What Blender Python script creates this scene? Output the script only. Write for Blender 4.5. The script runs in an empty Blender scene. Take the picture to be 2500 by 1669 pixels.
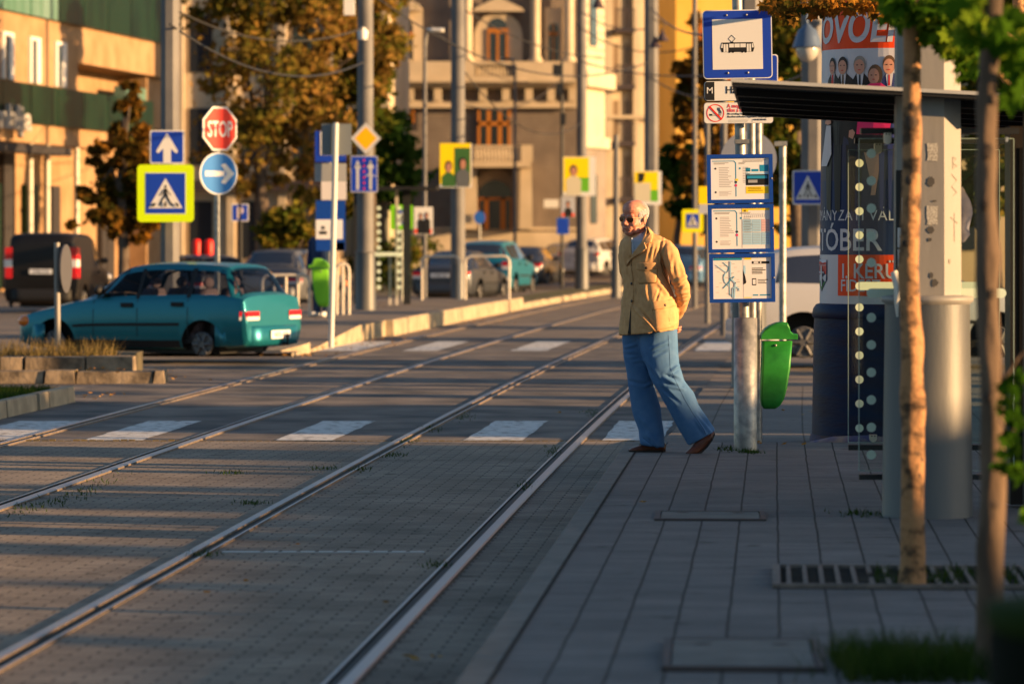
import bpy, bmesh, math, random
import numpy as np
from mathutils import Vector, Matrix
random.seed(7); np.random.seed(7)
R = math.radians
K = 9444.0; H = 1.72                     # focal length in photograph pixels, eye height above the rails
scene = bpy.context.scene
COL = scene.collection
# ---------------------------------------------------------------- camera
cam = bpy.data.cameras.new('camera'); cam_o = bpy.data.objects.new('camera', cam); COL.objects.link(cam_o)
cam_o.location = (0, 0, H); cam_o.rotation_euler = (R(90), 0, 0)
cam.sensor_width = 36; cam.lens = 36*K/2500; cam.shift_y = -262.5/2500
cam.clip_start = .5; cam.clip_end = 3000
cam.dof.use_dof = True; cam.dof.focus_distance = 27.1; cam.dof.aperture_fstop = 3.2
scene.camera = cam_o
# ---------------------------------------------------------------- sky, sun, exposure
SUN_EL, SUN_AZ = R(9.5), R(16)           # azimuth: degrees behind the camera's right
sd = Vector((math.cos(SUN_AZ)*math.cos(SUN_EL), -math.sin(SUN_AZ)*math.cos(SUN_EL), math.sin(SUN_EL)))
world = bpy.data.worlds.new('World'); scene.world = world; world.use_nodes = True
wn = world.node_tree; bg = wn.nodes['Background']
sky = wn.nodes.new('ShaderNodeTexSky'); sky.sky_type = 'NISHITA'; sky.sun_disc = False
sky.sun_elevation = SUN_EL; sky.sun_rotation = R(106); sky.air_density = 1.0; sky.dust_density = 1.0; sky.ozone_density = 2.0
wn.links.new(sky.outputs[0], bg.inputs[0]); bg.inputs[1].default_value = .072
sl = bpy.data.lights.new('sun', 'SUN'); sl.energy = 5.0; sl.angle = R(.42); sl.color = (1, .60, .27)
so = bpy.data.objects.new('sun', sl); COL.objects.link(so)
so.rotation_euler = (-sd).to_track_quat('-Z', 'Y').to_euler(); so.location = (60, -30, 30)
scene.view_settings.view_transform = 'Standard'; scene.view_settings.look = 'None'
scene.view_settings.exposure = 1.5; scene.view_settings.gamma = 1
scene.render.engine = 'CYCLES'

# ---------------------------------------------------------------- helpers
def P(px, py, Y): return Vector(((px-1250)*Y/K, Y, H-(py-572)*Y/K))
def PX(px, Y): return (px-1250)*Y/K
def PZ(py, Y): return H-(py-572)*Y/K
def XA(Y):                                # right rail of the near track
    if Y < 24: return .0675*(Y-24)
    d = min(Y, 125)-24; x = .0675*d+.000275*d*d
    if Y > 125: x += (.0675+.00055*101)*(Y-125)
    return x
MATS = {}
def mat(name, col, rough=.6, metal=0, col2=None, scale=4, bump=0, bscale=60, spec=.25, coat=0, contrast=(.35,.65), detail=4, stretch=None):
    if name in MATS: return MATS[name]
    m = bpy.data.materials.new(name); m.use_nodes = True; MATS[name] = m
    nt = m.node_tree; b = nt.nodes['Principled BSDF']
    b.inputs['Base Color'].default_value = (*col, 1); b.inputs['Roughness'].default_value = rough
    b.inputs['Metallic'].default_value = metal; b.inputs['Specular IOR Level'].default_value = spec
    b.inputs['Coat Weight'].default_value = coat; b.inputs['Coat Roughness'].default_value = .05
    tc = nt.nodes.new('ShaderNodeTexCoord'); src = tc.outputs['Object']
    if stretch:
        mp = nt.nodes.new('ShaderNodeMapping'); mp.inputs['Scale'].default_value = stretch
        nt.links.new(src, mp.inputs[0]); src = mp.outputs[0]
    if col2 is not None:
        n = nt.nodes.new('ShaderNodeTexNoise'); n.inputs['Scale'].default_value = scale; n.inputs['Detail'].default_value = detail
        nt.links.new(src, n.inputs['Vector'])
        r = nt.nodes.new('ShaderNodeValToRGB'); r.color_ramp.elements[0].position = contrast[0]; r.color_ramp.elements[1].position = contrast[1]
        r.color_ramp.elements[0].color = (*col, 1); r.color_ramp.elements[1].color = (*col2, 1)
        nt.links.new(n.outputs['Fac'], r.inputs[0]); nt.links.new(r.outputs[0], b.inputs['Base Color'])
    if bump:
        n2 = nt.nodes.new('ShaderNodeTexNoise'); n2.inputs['Scale'].default_value = bscale; n2.inputs['Detail'].default_value = 5
        nt.links.new(src, n2.inputs['Vector'])
        bp = nt.nodes.new('ShaderNodeBump'); bp.inputs['Strength'].default_value = bump; bp.inputs['Distance'].default_value = .01
        nt.links.new(n2.outputs['Fac'], bp.inputs['Height']); nt.links.new(bp.outputs[0], b.inputs['Normal'])
    return m
def glass(name, col, alpha=.25, rough=.03):
    if name in MATS: return MATS[name]
    m = bpy.data.materials.new(name); m.use_nodes = True; MATS[name] = m
    nt = m.node_tree; nt.nodes.remove(nt.nodes['Principled BSDF'])
    out = nt.nodes['Material Output']
    t = nt.nodes.new('ShaderNodeBsdfTransparent'); t.inputs[0].default_value = (*col, 1)
    g = nt.nodes.new('ShaderNodeBsdfGlossy'); g.inputs['Roughness'].default_value = rough
    fr = nt.nodes.new('ShaderNodeFresnel'); fr.inputs['IOR'].default_value = 1.28
    mx = nt.nodes.new('ShaderNodeMixShader')
    nt.links.new(fr.outputs[0], mx.inputs[0]); nt.links.new(t.outputs[0], mx.inputs[1]); nt.links.new(g.outputs[0], mx.inputs[2])
    nt.links.new(mx.outputs[0], out.inputs[0])
    return m
def leafmat(name, cols, trans=.5, bigscale=.5):
    """leaves: colour random per leaf plus a large-scale patchiness"""
    m = bpy.data.materials.new(name); m.use_nodes = True; MATS[name] = m
    nt = m.node_tree; nt.nodes.remove(nt.nodes['Principled BSDF']); out = nt.nodes['Material Output']
    geo = nt.nodes.new('ShaderNodeNewGeometry'); tc = nt.nodes.new('ShaderNodeTexCoord')
    n = nt.nodes.new('ShaderNodeTexNoise'); n.inputs['Scale'].default_value = bigscale; n.inputs['Detail'].default_value = 3
    nt.links.new(tc.outputs['Object'], n.inputs['Vector'])
    a = nt.nodes.new('ShaderNodeMath'); a.operation = 'MULTIPLY_ADD'; a.inputs[1].default_value = .45; 
    nt.links.new(geo.outputs['Random Per Island'], a.inputs[0])
    s = nt.nodes.new('ShaderNodeMath'); s.operation = 'MULTIPLY_ADD'; s.inputs[1].default_value = 1.6; s.inputs[2].default_value = -.5
    nt.links.new(n.outputs['Fac'], s.inputs[0]); nt.links.new(s.outputs[0], a.inputs[2])
    r = nt.nodes.new('ShaderNodeValToRGB'); el = r.color_ramp.elements
    while len(el) < len(cols): el.new(.5)
    for i, c in enumerate(cols): el[i].position = i/(len(cols)-1); el[i].color = (*c, 1)
    nt.links.new(a.outputs[0], r.inputs[0])
    d = nt.nodes.new('ShaderNodeBsdfDiffuse'); t = nt.nodes.new('ShaderNodeBsdfTranslucent'); mx = nt.nodes.new('ShaderNodeMixShader')
    mx.inputs[0].default_value = trans
    nt.links.new(r.outputs[0], d.inputs[0]); nt.links.new(r.outputs[0], t.inputs[0])
    nt.links.new(d.outputs[0], mx.inputs[1]); nt.links.new(t.outputs[0], mx.inputs[2]); nt.links.new(mx.outputs[0], out.inputs[0])
    return m

def tag(o, label=None, cat=None, group=None, kind=None):
    if label: o['label'] = label
    if cat: o['category'] = cat
    if group: o['group'] = group
    if kind: o['kind'] = kind
    return o
def empty(name, loc=(0,0,0), rz=0, label=None, cat=None, group=None):
    o = bpy.data.objects.new(name, None); COL.objects.link(o); o.location = loc; o.rotation_euler = (0, 0, rz)
    o.empty_display_size = .1
    return tag(o, label, cat, group)
def children(o): return [c for c in bpy.data.objects if c.parent == o]
def copy_tree(o, parent=None):
    c = o.copy(); COL.objects.link(c); c.parent = parent
    for ch in children(o): copy_tree(ch, c)
    return c
class MB:
    def __init__(s): s.v = []; s.f = []; s.mi = []; s.sm = []
    def add(s, vs, fs, mi=0, smooth=False):
        o = len(s.v); s.v += [tuple(x) for x in vs]
        for f in fs: s.f.append([o+i for i in f]); s.mi.append(mi); s.sm.append(smooth)
        return s
    def box(s, lo, hi, mi=0, rz=0, piv=None):
        x0,y0,z0 = lo; x1,y1,z1 = hi
        vs = [Vector(p) for p in [(x0,y0,z0),(x1,y0,z0),(x1,y1,z0),(x0,y1,z0),(x0,y0,z1),(x1,y0,z1),(x1,y1,z1),(x0,y1,z1)]]
        if rz:
            pv = Vector(piv) if piv else Vector(((x0+x1)/2,(y0+y1)/2,0)); M = Matrix.Rotation(rz, 3, 'Z')
            vs = [M@(p-pv)+pv for p in vs]
        return s.add(vs, [(0,3,2,1),(4,5,6,7),(0,1,5,4),(1,2,6,5),(2,3,7,6),(3,0,4,7)], mi)
    def tube(s, pts, rads, n=12, mi=0, smooth=True, caps=True, sx=1):
        pts = [Vector(p) for p in pts]; N = len(pts)
        if not hasattr(rads, '__len__'): rads = [rads]*N
        vs = []; up = None
        for i, p in enumerate(pts):
            t = (pts[min(i+1,N-1)]-pts[max(i-1,0)]).normalized()
            if up is None: up = Vector((0,1,0)) if abs(t.y) < .9 else Vector((1,0,0))
            a = (up-t*up.dot(t)).normalized(); b = t.cross(a); up = a
            for k in range(n):
                th = 2*math.pi*(k+.5)/n
                vs.append(p+(a*math.cos(th)*sx+b*math.sin(th))*rads[i])
        fs = [(i*n+k, i*n+(k+1)%n, (i+1)*n+(k+1)%n, (i+1)*n+k) for i in range(N-1) for k in range(n)]
        s.add(vs, fs, mi, smooth)
        if caps:
            s.add(vs[:n], [list(range(n))[::-1]], mi); s.add(vs[-n:], [list(range(n))], mi)
        return s
    def loft(s, rings, mi=0, smooth=True, caps=True, closed=True):
        n = len(rings[0]); vs = [p for r in rings for p in r]; m = n if closed else n-1
        fs = [(i*n+k, i*n+(k+1)%n, (i+1)*n+(k+1)%n, (i+1)*n+k) for i in range(len(rings)-1) for k in range(m)]
        if caps: fs += [list(range(n))[::-1], [len(vs)-n+k for k in range(n)]]
        return s.add(vs, fs, mi, smooth)
    def ell(s, c, r, nu=16, nv=10, mi=0, rot=None):
        rings = []
        for i in range(nv+1):
            ph = math.pi*i/nv; ring = []
            for k in range(nu):
                th = 2*math.pi*k/nu
                p = Vector((r[0]*math.sin(ph)*math.cos(th), r[1]*math.sin(ph)*math.sin(th), -r[2]*math.cos(ph)))
                if rot: p = rot@p
                ring.append(Vector(c)+p)
            rings.append(ring)
        return s.loft(rings, mi, True, False)
    def prism(s, poly, y0, y1, mi=0, axis='y'):
        """poly in (x,z), extruded along y (y0 = front, nearer the camera)"""
        n = len(poly); f = (lambda p, y: (p[0], y, p[1])) if axis == 'y' else ((lambda p, y: (p[0], p[1], y)) if axis == 'z' else (lambda p, y: (y, p[0], p[1])))
        vs = [f(p, y0) for p in poly]+[f(p, y1) for p in poly]
        fs = [list(range(n)), [n+k for k in range(n)][::-1]]+[(k, n+k, n+(k+1)%n, (k+1)%n) for k in range(n)]
        return s.add(vs, fs, mi)
    def build(s, name, mats, parent=None, loc=None, recalc=True, uv=None, weld=False):
        me = bpy.data.meshes.new(name); me.from_pydata(s.v, [], s.f)
        if not isinstance(mats, (list, tuple)): mats = [mats]
        for m in mats: me.materials.append(m)
        me.polygons.foreach_set('material_index', s.mi); me.polygons.foreach_set('use_smooth', s.sm)
        if recalc or weld:
            bm = bmesh.new(); bm.from_mesh(me)
            if weld: bmesh.ops.remove_doubles(bm, verts=bm.verts, dist=1e-5)
            if recalc: bmesh.ops.recalc_face_normals(bm, faces=bm.faces)
            bm.to_mesh(me); bm.free()
        o = bpy.data.objects.new(name, me); COL.objects.link(o)
        if parent is not None: o.parent = parent
        if loc is not None: o.location = loc
        return o
def circ(cx, cz, r, n=24, rz=None): return [(cx+r*math.cos(2*math.pi*(k+.5)/n), cz+(rz or r)*math.sin(2*math.pi*(k+.5)/n)) for k in range(n)]
def rrect(x0, z0, x1, z1, r, n=5):
    out = []
    for cx, cz, a in ((x1-r,z1-r,0),(x0+r,z1-r,90),(x0+r,z0+r,180),(x1-r,z0+r,270)):
        for k in range(n+1): out.append((cx+r*math.cos(R(a+90*k/n)), cz+r*math.sin(R(a+90*k/n))))
    return out
def text_mesh(txt, size, bold=0, shear=0, align='LEFT', space=1.0, extrude=.0008, xs=1.0):
    """returns verts, faces of the text in the xz plane, facing -y"""
    c = bpy.data.curves.new('t', 'FONT'); c.body = txt; c.size = size; c.offset = bold*size; c.shear = shear
    c.align_x = align; c.space_character = space; c.extrude = extrude; c.resolution_u = 3
    o = bpy.data.objects.new('t', c); COL.objects.link(o)
    dg = bpy.context.evaluated_depsgraph_get(); me = bpy.data.meshes.new_from_object(o.evaluated_get(dg))
    vs = [(v.co.x*xs, -v.co.z, v.co.y) for v in me.vertices]; fs = [list(p.vertices) for p in me.polygons]
    bpy.data.objects.remove(o); bpy.data.curves.remove(c); bpy.data.meshes.remove(me)
    return vs, fs
def put_text(mb, txt, x, z, size, y=-.004, mi=0, **kw):
    vs, fs = text_mesh(txt, size, **kw)
    mb.add([(a+x, b+y, c+z) for a, b, c in vs], fs, mi)
    return mb
def apply_mods(o):
    dg = bpy.context.evaluated_depsgraph_get(); dg.update()
    me = bpy.data.meshes.new_from_object(o.evaluated_get(dg)); old = o.data; o.modifiers.clear(); o.data = me
    bpy.data.meshes.remove(old)
def leaves(name, m, pts, size, parent=None, squash=.6, tri=False, up=.3):
    """cloud of small leaf faces; pts Nx3 array"""
    pts = np.asarray(pts); N = len(pts)
    a = np.random.normal(size=(N,3)); a /= np.linalg.norm(a, axis=1)[:,None]
    b = np.random.normal(size=(N,3)); b[:,2] += up; b -= a*(a*b).sum(1)[:,None]; b /= np.linalg.norm(b, axis=1)[:,None]
    s = size*np.random.uniform(.6, 1.4, (N,1)); c = np.cross(a, b)
    q = np.stack([pts-a*s, pts-b*s*squash+c*s*.15, pts+a*s, pts+b*s*squash+c*s*.15], 1).reshape(-1,3)
    me = bpy.data.meshes.new(name)
    me.vertices.add(4*N); me.vertices.foreach_set('co', q.ravel())
    me.loops.add(4*N); me.loops.foreach_set('vertex_index', np.arange(4*N))
    me.polygons.add(N); me.polygons.foreach_set('loop_start', np.arange(N)*4)
    me.update(calc_edges=True); me.materials.append(m)
    o = bpy.data.objects.new(name, me); COL.objects.link(o)
    if parent is not None: o.parent = parent
    return o
def blob_pts(blobs, n, shell=.55):
    """leaf positions in many small clumps placed inside the given ellipsoids (cx,cy,cz,rx,ry,rz)"""
    vol = np.array([b[3]*b[4]*b[5] for b in blobs]); pr = vol/vol.sum(); out = []
    nc = max(8, n//70)
    ids = np.random.choice(len(blobs), nc, p=pr)
    for i in ids:
        b = blobs[i]; d = np.random.normal(size=3); d /= np.linalg.norm(d); r = np.random.uniform(shell, 1)**.7
        c = np.array(b[:3])+d*r*np.array(b[3:6]); sc = min(b[3:6])*np.random.uniform(.09, .30)
        out.append(c+np.random.normal(size=(n//nc, 3))*sc*np.array([1,1,.7]))
    return np.concatenate(out)
# ================================================================ MATERIALS OF THE GROUND
def brickmat(name, c1, c2, mortar, bw, bh, off, msize, rough=.85, dirt=None, bump=.5, big=None, wob=0.0):
    m = bpy.data.materials.new(name); m.use_nodes = True; nt = m.node_tree; b = nt.nodes['Principled BSDF']; MATS[name] = m
    b.inputs['Roughness'].default_value = rough; b.inputs['Specular IOR Level'].default_value = .35
    uv = nt.nodes.new('ShaderNodeUVMap'); src = uv.outputs[0]
    if wob:
        wn_ = nt.nodes.new('ShaderNodeTexNoise'); wn_.inputs['Scale'].default_value = 2.5; nt.links.new(src, wn_.inputs['Vector'])
        va = nt.nodes.new('ShaderNodeVectorMath'); va.operation = 'MULTIPLY_ADD'; va.inputs[1].default_value = (wob, wob, 0)
        nt.links.new(wn_.outputs['Color'], va.inputs[0]); nt.links.new(src, va.inputs[2]); src = va.outputs[0]
    br = nt.nodes.new('ShaderNodeTexBrick'); nt.links.new(src, br.inputs['Vector'])
    br.inputs['Color1'].default_value = (*c1, 1); br.inputs['Color2'].default_value = (*c2, 1); br.inputs['Mortar'].default_value = (*mortar, 1)
    br.inputs['Scale'].default_value = 1; br.inputs['Mortar Size'].default_value = msize; br.inputs['Mortar Smooth'].default_value = .2
    br.inputs['Brick Width'].default_value = bw; br.inputs['Row Height'].default_value = bh; br.offset = off
    n = nt.nodes.new('ShaderNodeTexNoise'); n.inputs['Scale'].default_value = 1.3; n.inputs['Detail'].default_value = 8; n.inputs['Roughness'].default_value = .65
    nt.links.new(uv.outputs[0], n.inputs['Vector'])
    rp = nt.nodes.new('ShaderNodeValToRGB'); rp.color_ramp.elements[0].position = .3; rp.color_ramp.elements[1].position = .72
    rp.color_ramp.elements[0].color = (*(dirt or (.6,.58,.55)), 1); rp.color_ramp.elements[1].color = (1.15,1.12,1.08,1)
    nt.links.new(n.outputs['Fac'], rp.inputs[0])
    mx = nt.nodes.new('ShaderNodeMix'); mx.data_type = 'RGBA'; mx.blend_type = 'MULTIPLY'; mx.inputs[0].default_value = 1
    nt.links.new(br.outputs['Color'], mx.inputs[6]); nt.links.new(rp.outputs[0], mx.inputs[7]); nt.links.new(mx.outputs[2], b.inputs['Base Color'])
    st = nt.nodes.new('ShaderNodeTexNoise'); st.inputs['Scale'].default_value = 4.3; st.inputs['Detail'].default_value = 3; nt.links.new(uv.outputs[0], st.inputs['Vector'])
    sr = nt.nodes.new('ShaderNodeValToRGB'); sr.color_ramp.elements[0].position = .27; sr.color_ramp.elements[1].position = .37; sr.color_ramp.elements[0].color = (.45,.43,.40,1); sr.color_ramp.elements[1].color = (1,1,1,1)
    nt.links.new(st.outputs['Fac'], sr.inputs[0])
    mx2 = nt.nodes.new('ShaderNodeMix'); mx2.data_type = 'RGBA'; mx2.blend_type = 'MULTIPLY'; mx2.inputs[0].default_value = 1
    nt.links.new(mx.outputs[2], mx2.inputs[6]); nt.links.new(sr.outputs[0], mx2.inputs[7]); nt.links.new(mx2.outputs[2], b.inputs['Base Color'])
    n2 = nt.nodes.new('ShaderNodeTexNoise'); n2.inputs['Scale'].default_value = 60; n2.inputs['Detail'].default_value = 4; nt.links.new(uv.outputs[0], n2.inputs['Vector'])
    ad = nt.nodes.new('ShaderNodeMath'); ad.operation = 'MULTIPLY_ADD'; ad.inputs[1].default_value = -1.2
    nt.links.new(br.outputs['Fac'], ad.inputs[0]); nt.links.new(n2.outputs['Fac'], ad.inputs[2])
    bp = nt.nodes.new('ShaderNodeBump'); bp.inputs['Strength'].default_value = bump; bp.inputs['Distance'].default_value = .006
    nt.links.new(ad.outputs[0], bp.inputs['Height']); nt.links.new(bp.outputs[0], b.inputs['Normal'])
    return m
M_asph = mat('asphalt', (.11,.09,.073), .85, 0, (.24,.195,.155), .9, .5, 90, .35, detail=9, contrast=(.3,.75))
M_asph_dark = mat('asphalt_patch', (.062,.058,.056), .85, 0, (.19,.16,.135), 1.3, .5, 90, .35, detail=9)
M_pave = brickmat('track_pavers', (.235,.195,.155), (.305,.255,.20), (.06,.05,.04), .2, .1, .5, .006, dirt=(.60,.56,.52), wob=.008)
M_plat = brickmat('platform_pavers', (.150,.142,.138), (.205,.19,.182), (.02,.018,.016), .105, .2, 0, .006, rough=.8, dirt=(.66,.65,.65), bump=.6, wob=.012)
M_side = brickmat('sidewalk_slabs', (.13,.12,.115), (.16,.15,.14), (.05,.045,.04), .4, .4, .5, .008, dirt=(.7,.68,.65))
M_kerb = mat('kerb_concrete', (.24,.195,.135), .85, 0, (.38,.31,.21), 4, .4, 60, .3, detail=8)
M_kerbgrey = mat('kerb_grey_concrete', (.15,.14,.125), .85, 0, (.20,.185,.165), 5, .4, 70, .3, detail=8)
M_stone = mat('rough_stone', (.09,.07,.05), .9, 0, (.28,.215,.145), 5, 1.0, 18, .3, detail=8)
M_paint = mat('road_paint', (.16,.145,.13), .7, 0, (.55,.55,.53), 9, .3, 80, .3, detail=10, contrast=(.36,.47))
M_steel = mat('rail_steel', (.22,.25,.30), .36, .85, (.28,.28,.30), 3, .15, 40)
M_rust = mat('rail_side', (.12,.10,.085), .75, .4, (.20,.15,.11), 12, .4, 60)
M_black = mat('black', (.012,.012,.012), .6)
M_grass = leafmat('grass_blades', [(.02,.04,.008),(.035,.07,.012),(.08,.09,.025)], .3, 3)
M_drygrass = leafmat('dry_grass', [(.10,.09,.03),(.18,.13,.05),(.30,.22,.10)], .3, 3)
M_fallen = leafmat('fallen_leaf', [(.16,.07,.02),(.35,.17,.04),(.55,.32,.08)], .2, 3)

def strip(name, o0, o1, Y0, Y1, z, m, dY=1.0, nx=1, kind='structure', z1=None, parent=None, zf=None, swap=False):
    """ground strip following the tracks; o = metres right of the near rail; UV in metres (u along, v across)"""
    ys = np.linspace(Y0, Y1, max(2, int((Y1-Y0)/dY)+1)); xs = np.linspace(o0, o1, nx+1)
    vs = [(XA(Y)+o, Y, (zf(Y, o) if zf else z)) for Y in ys for o in xs]; n = nx+1
    fs = [(i*n+k, i*n+k+1, (i+1)*n+k+1, (i+1)*n+k) for i in range(len(ys)-1) for k in range(nx)]
    me = bpy.data.meshes.new(name); me.from_pydata(vs, [], fs); me.materials.append(m)
    uvl = me.uv_layers.new(name='UVMap')
    for l in me.loops:
        v = vs[l.vertex_index]; a_, b_ = v[1]*1.0023, v[0]-XA(v[1])-.65; uvl.data[l.index].uv = (b_, a_) if swap else (a_, b_)
    o = bpy.data.objects.new(name, me); COL.objects.link(o)
    if parent is None and kind: o['kind'] = kind
    if parent is not None: o.parent = parent
    return o
def slab(name, o0, o1, Y0, Y1, z0, z1, m, dY=1.0, parent=None, ends=True):
    """a solid kerb-like bar following the tracks"""
    ys = np.linspace(Y0, Y1, max(2, int((Y1-Y0)/dY)+1)); b = .012
    rings = [[(XA(Y)+o0,Y,z0),(XA(Y)+o0,Y,z1-b),(XA(Y)+o0+b,Y,z1),(XA(Y)+o1-b,Y,z1),(XA(Y)+o1,Y,z1-b),(XA(Y)+o1,Y,z0)] for Y in ys]
    mb = MB(); mb.loft(rings, 0, False, ends)
    return mb.build(name, m, parent)
# ---- ground
mb = MB(); mb.add([(-900,-200,-.004),(900,-200,-.004),(900,1500,-.004),(-900,1500,-.004)], [(0,1,2,3)])
tag(mb.build('ground', M_asph), kind='structure')
strip('track_paving', -9, .535, 3, 32.15, .004, M_pave, nx=8, swap=True)
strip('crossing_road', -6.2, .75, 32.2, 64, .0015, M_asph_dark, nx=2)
# ---- rails (grooved tram rails)
def rail(off, side):
    """side +1: groove on the left of the head (right-hand rail), -1: groove on the right"""
    prof = [(-.006,.0),(-.004,.016),(.004,.022),(.054,.022),(.058,.014),(.060,.005),(.106,.005),(.108,.017),(.124,.017),(.128,.0)]
    ys = list(np.arange(3, 60, .75))+list(np.arange(60, 170, 3)); rings = []
    for Y in ys: rings.append([(XA(Y)+off+(-side)*(px-.03), Y, pz) for px, pz in prof])
    mb = MB(); n = len(prof)
    vs = [p for r in rings for p in r]
    for k in range(n-1):
        mi = 0 if k in (1,2,7) else (2 if k in (4,5,6) else 1)
        mb.add([rings[i][kk] for i in range(len(rings)) for kk in (k,k+1)], [(2*i,2*i+1,2*i+3,2*i+2) for i in range(len(rings)-1)], mi, False)
    o = mb.build('rail', [M_steel, M_rust, M_black], weld=True); tag(o, kind='structure'); return o
rail(0, 1); rail(-1.5, -1); rail(-3.2, 1); rail(-4.7, -1)
# ---- near platform
PE = 28.3
strip('platform', .65, 9, 3, PE, .20, M_plat, dY=.7, nx=12, zf=lambda Y,o: .2)
# kerb stones of the platform edge, one metre each, read as one edging
mb = MB(); Y = 3.0
while Y < PE:
    y1 = min(Y+.99, PE); b = .01
    rings = []
    for yy in (Y, (Y+y1)/2, y1):
        x = XA(yy); rings.append([(x+.535,yy,0),(x+.535,yy,.19),(x+.547,yy,.202),(x+.646,yy,.202),(x+.652,yy,.19),(x+.652,yy,0)])
    mb.loft(rings, 0, False, True); Y += 1.0
tag(mb.build('platform_kerb', M_kerbgrey), kind='structure')
# dark open joint between kerb and slabs
strip('platform_joint', .650, .664, 3, PE, .2035, mat('joint_dark', (.012,.011,.010), .95), dY=.7)
# platform end face and the ramp down to the road beyond it
strip('pavement', .75, 9, PE, 43.5, .1, M_side, dY=.7, nx=4, zf=lambda Y,o: .195-.15*min(1,(Y-PE)/4.5)-.03*min(1, max(0,(Y-38)/4)))
mb = MB(); x = XA(PE)
mb.add([(x+.535,PE,0),(x+.76,PE,0),(x+.76,PE,.2),(x+.535,PE,.2)], [(0,1,2,3)])
tag(mb.build('platform_end', M_kerbgrey), kind='structure')
# side edge of the pavement ramp
mb = MB(); ys = np.linspace(PE, 43.5, 20)
zf = lambda Y: .195-.15*min(1,(Y-PE)/4.5)-.03*min(1, max(0,(Y-38)/4))
mb.add([p for Y in ys for p in ((XA(Y)+.75,Y,-.003),(XA(Y)+.75,Y,zf(Y)))], [(2*i,2*i+1,2*i+3,2*i+2) for i in range(19)])
tag(mb.build('pavement_edge', M_kerbgrey), kind='structure')
# ---- zebra crossings
def stripe(x0, x1, Y0, Y1, par, z=.0055):
    sl = XA(Y1)-XA(Y0); n = 8; mb = MB()
    rnd = lambda a: random.uniform(-a, a)
    L = [(x0+sl*i/n+rnd(.012), Y0+(Y1-Y0)*i/n, z) for i in range(n+1)]; Rr = [(x1+sl*i/n+rnd(.012), Y0+(Y1-Y0)*i/n, z) for i in range(n+1)]
    mb.add(L+Rr, [(i, n+1+i, n+2+i, i+1) for i in range(n)])
    return mb
mb = MB()
for (a, b) in ((-5.2,-4.15),(-3.58,-3.09),(-1.98,-1.5),(-.40,.085),(.745,1.25)):
    if a < -5: a, b = -4.77, -4.12
    t = stripe(a, b, 32.25, 35.6, None); mb.add(t.v, t.f)
tag(mb.build('zebra_crossing_marking', M_paint), kind='structure')
mb = MB()
for (a, b) in ((-2.95,-2.3),(-1.62,-1.12),(-.03,.5),(2.68,3.2),(4.0,4.5)):
    t = stripe(a, b, 57, 62, None); mb.add(t.v, t.f)
tag(mb.build('zebra_crossing_marking', M_paint), kind='structure')
# rough broken edge where pavers meet the asphalt
mb = MB()
for i in range(90):
    x = -4.9+i*.066; w = random.uniform(.0,.05); mb.box((x, 32.13, .001), (x+.05, 32.16+w, .006+(random.uniform(0,.012) if x < -2.6 else random.uniform(0,.003))))
tag(mb.build('paver_edge', mat('mossy_edge', (.07,.055,.03), .95, 0, (.16,.12,.05), 8)), kind='structure')
# ---- far (left) tram platform island
ZI = .26
strip('tram_island', -8.6, -5.42, 65.5, 89, ZI, M_asph, dY=2, nx=3)
strip('tram_island_ramp', -8.6, -5.42, 54.5, 65.5, .1, M_asph, dY=1, nx=3, zf=lambda Y,o: .05+.21*max(0,min(1,(Y-57)/5.0)) if Y < 65.4 else ZI)
mb = MB(); Y = 65.5
while Y < 88.9:
    L = random.choice((1.0,1.6,1.9)); y1 = min(Y+L-.03, 88.9); rings = []
    for yy in (Y, y1):
        x = XA(yy); rings.append([(x-5.42,yy,0),(x-5.42,yy,ZI+.012),(x-5.30,yy,ZI+.012),(x-5.285,yy,ZI-.01),(x-5.275,yy,0)])
    mb.loft(rings, 0, False, True); Y += L
tag(mb.build('tram_island_kerb', M_kerb), kind='structure')
mb = MB(); Y = 89
while Y < 175:
    L = random.choice((1.0,1.4,1.9)); y1 = Y+L-.05; h = .13+random.uniform(-.015,.015)
    rings = [[(XA(yy)-5.45,yy,0),(XA(yy)-5.45,yy,h),(XA(yy)-5.30,yy,h),(XA(yy)-5.27,yy,0)] for yy in (Y, y1)]
    mb.loft(rings, 0, False, True); Y += L
tag(mb.build('verge_kerb', M_kerb), kind='structure')
strip('verge', -6.6, -5.45, 89, 175, .12, mat('verge_soil', (.07,.07,.03), .95, 0, (.13,.11,.05), 3), dY=4)
mb = MB()    # dropped kerb stones at the near end of the island
for (px0,py0,px1,py1,z0) in ((872,833,921,815,.2),(687,867,757,863,.11)):
    Y0 = H*K/(py0-572); Y1 = H*K/(py1-572); x0 = PX(px0,Y0); x1 = PX(px1,Y1)
    mb.add([(x0,Y0,0),(x1,Y1,0),(x1,Y1,z0+.05),(x0,Y0,z0-.04),(x0-.3,Y0+.1,0),(x1-.1,Y1+.5,0),(x1-.1,Y1+.5,z0+.05),(x0-.3,Y0+.1,z0-.04)],
           [(0,1,2,3),(4,5,6,7),(3,2,6,7),(0,3,7,4),(1,2,6,5)])
tag(mb.build('dropped_kerb', M_kerb), kind='structure')
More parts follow.
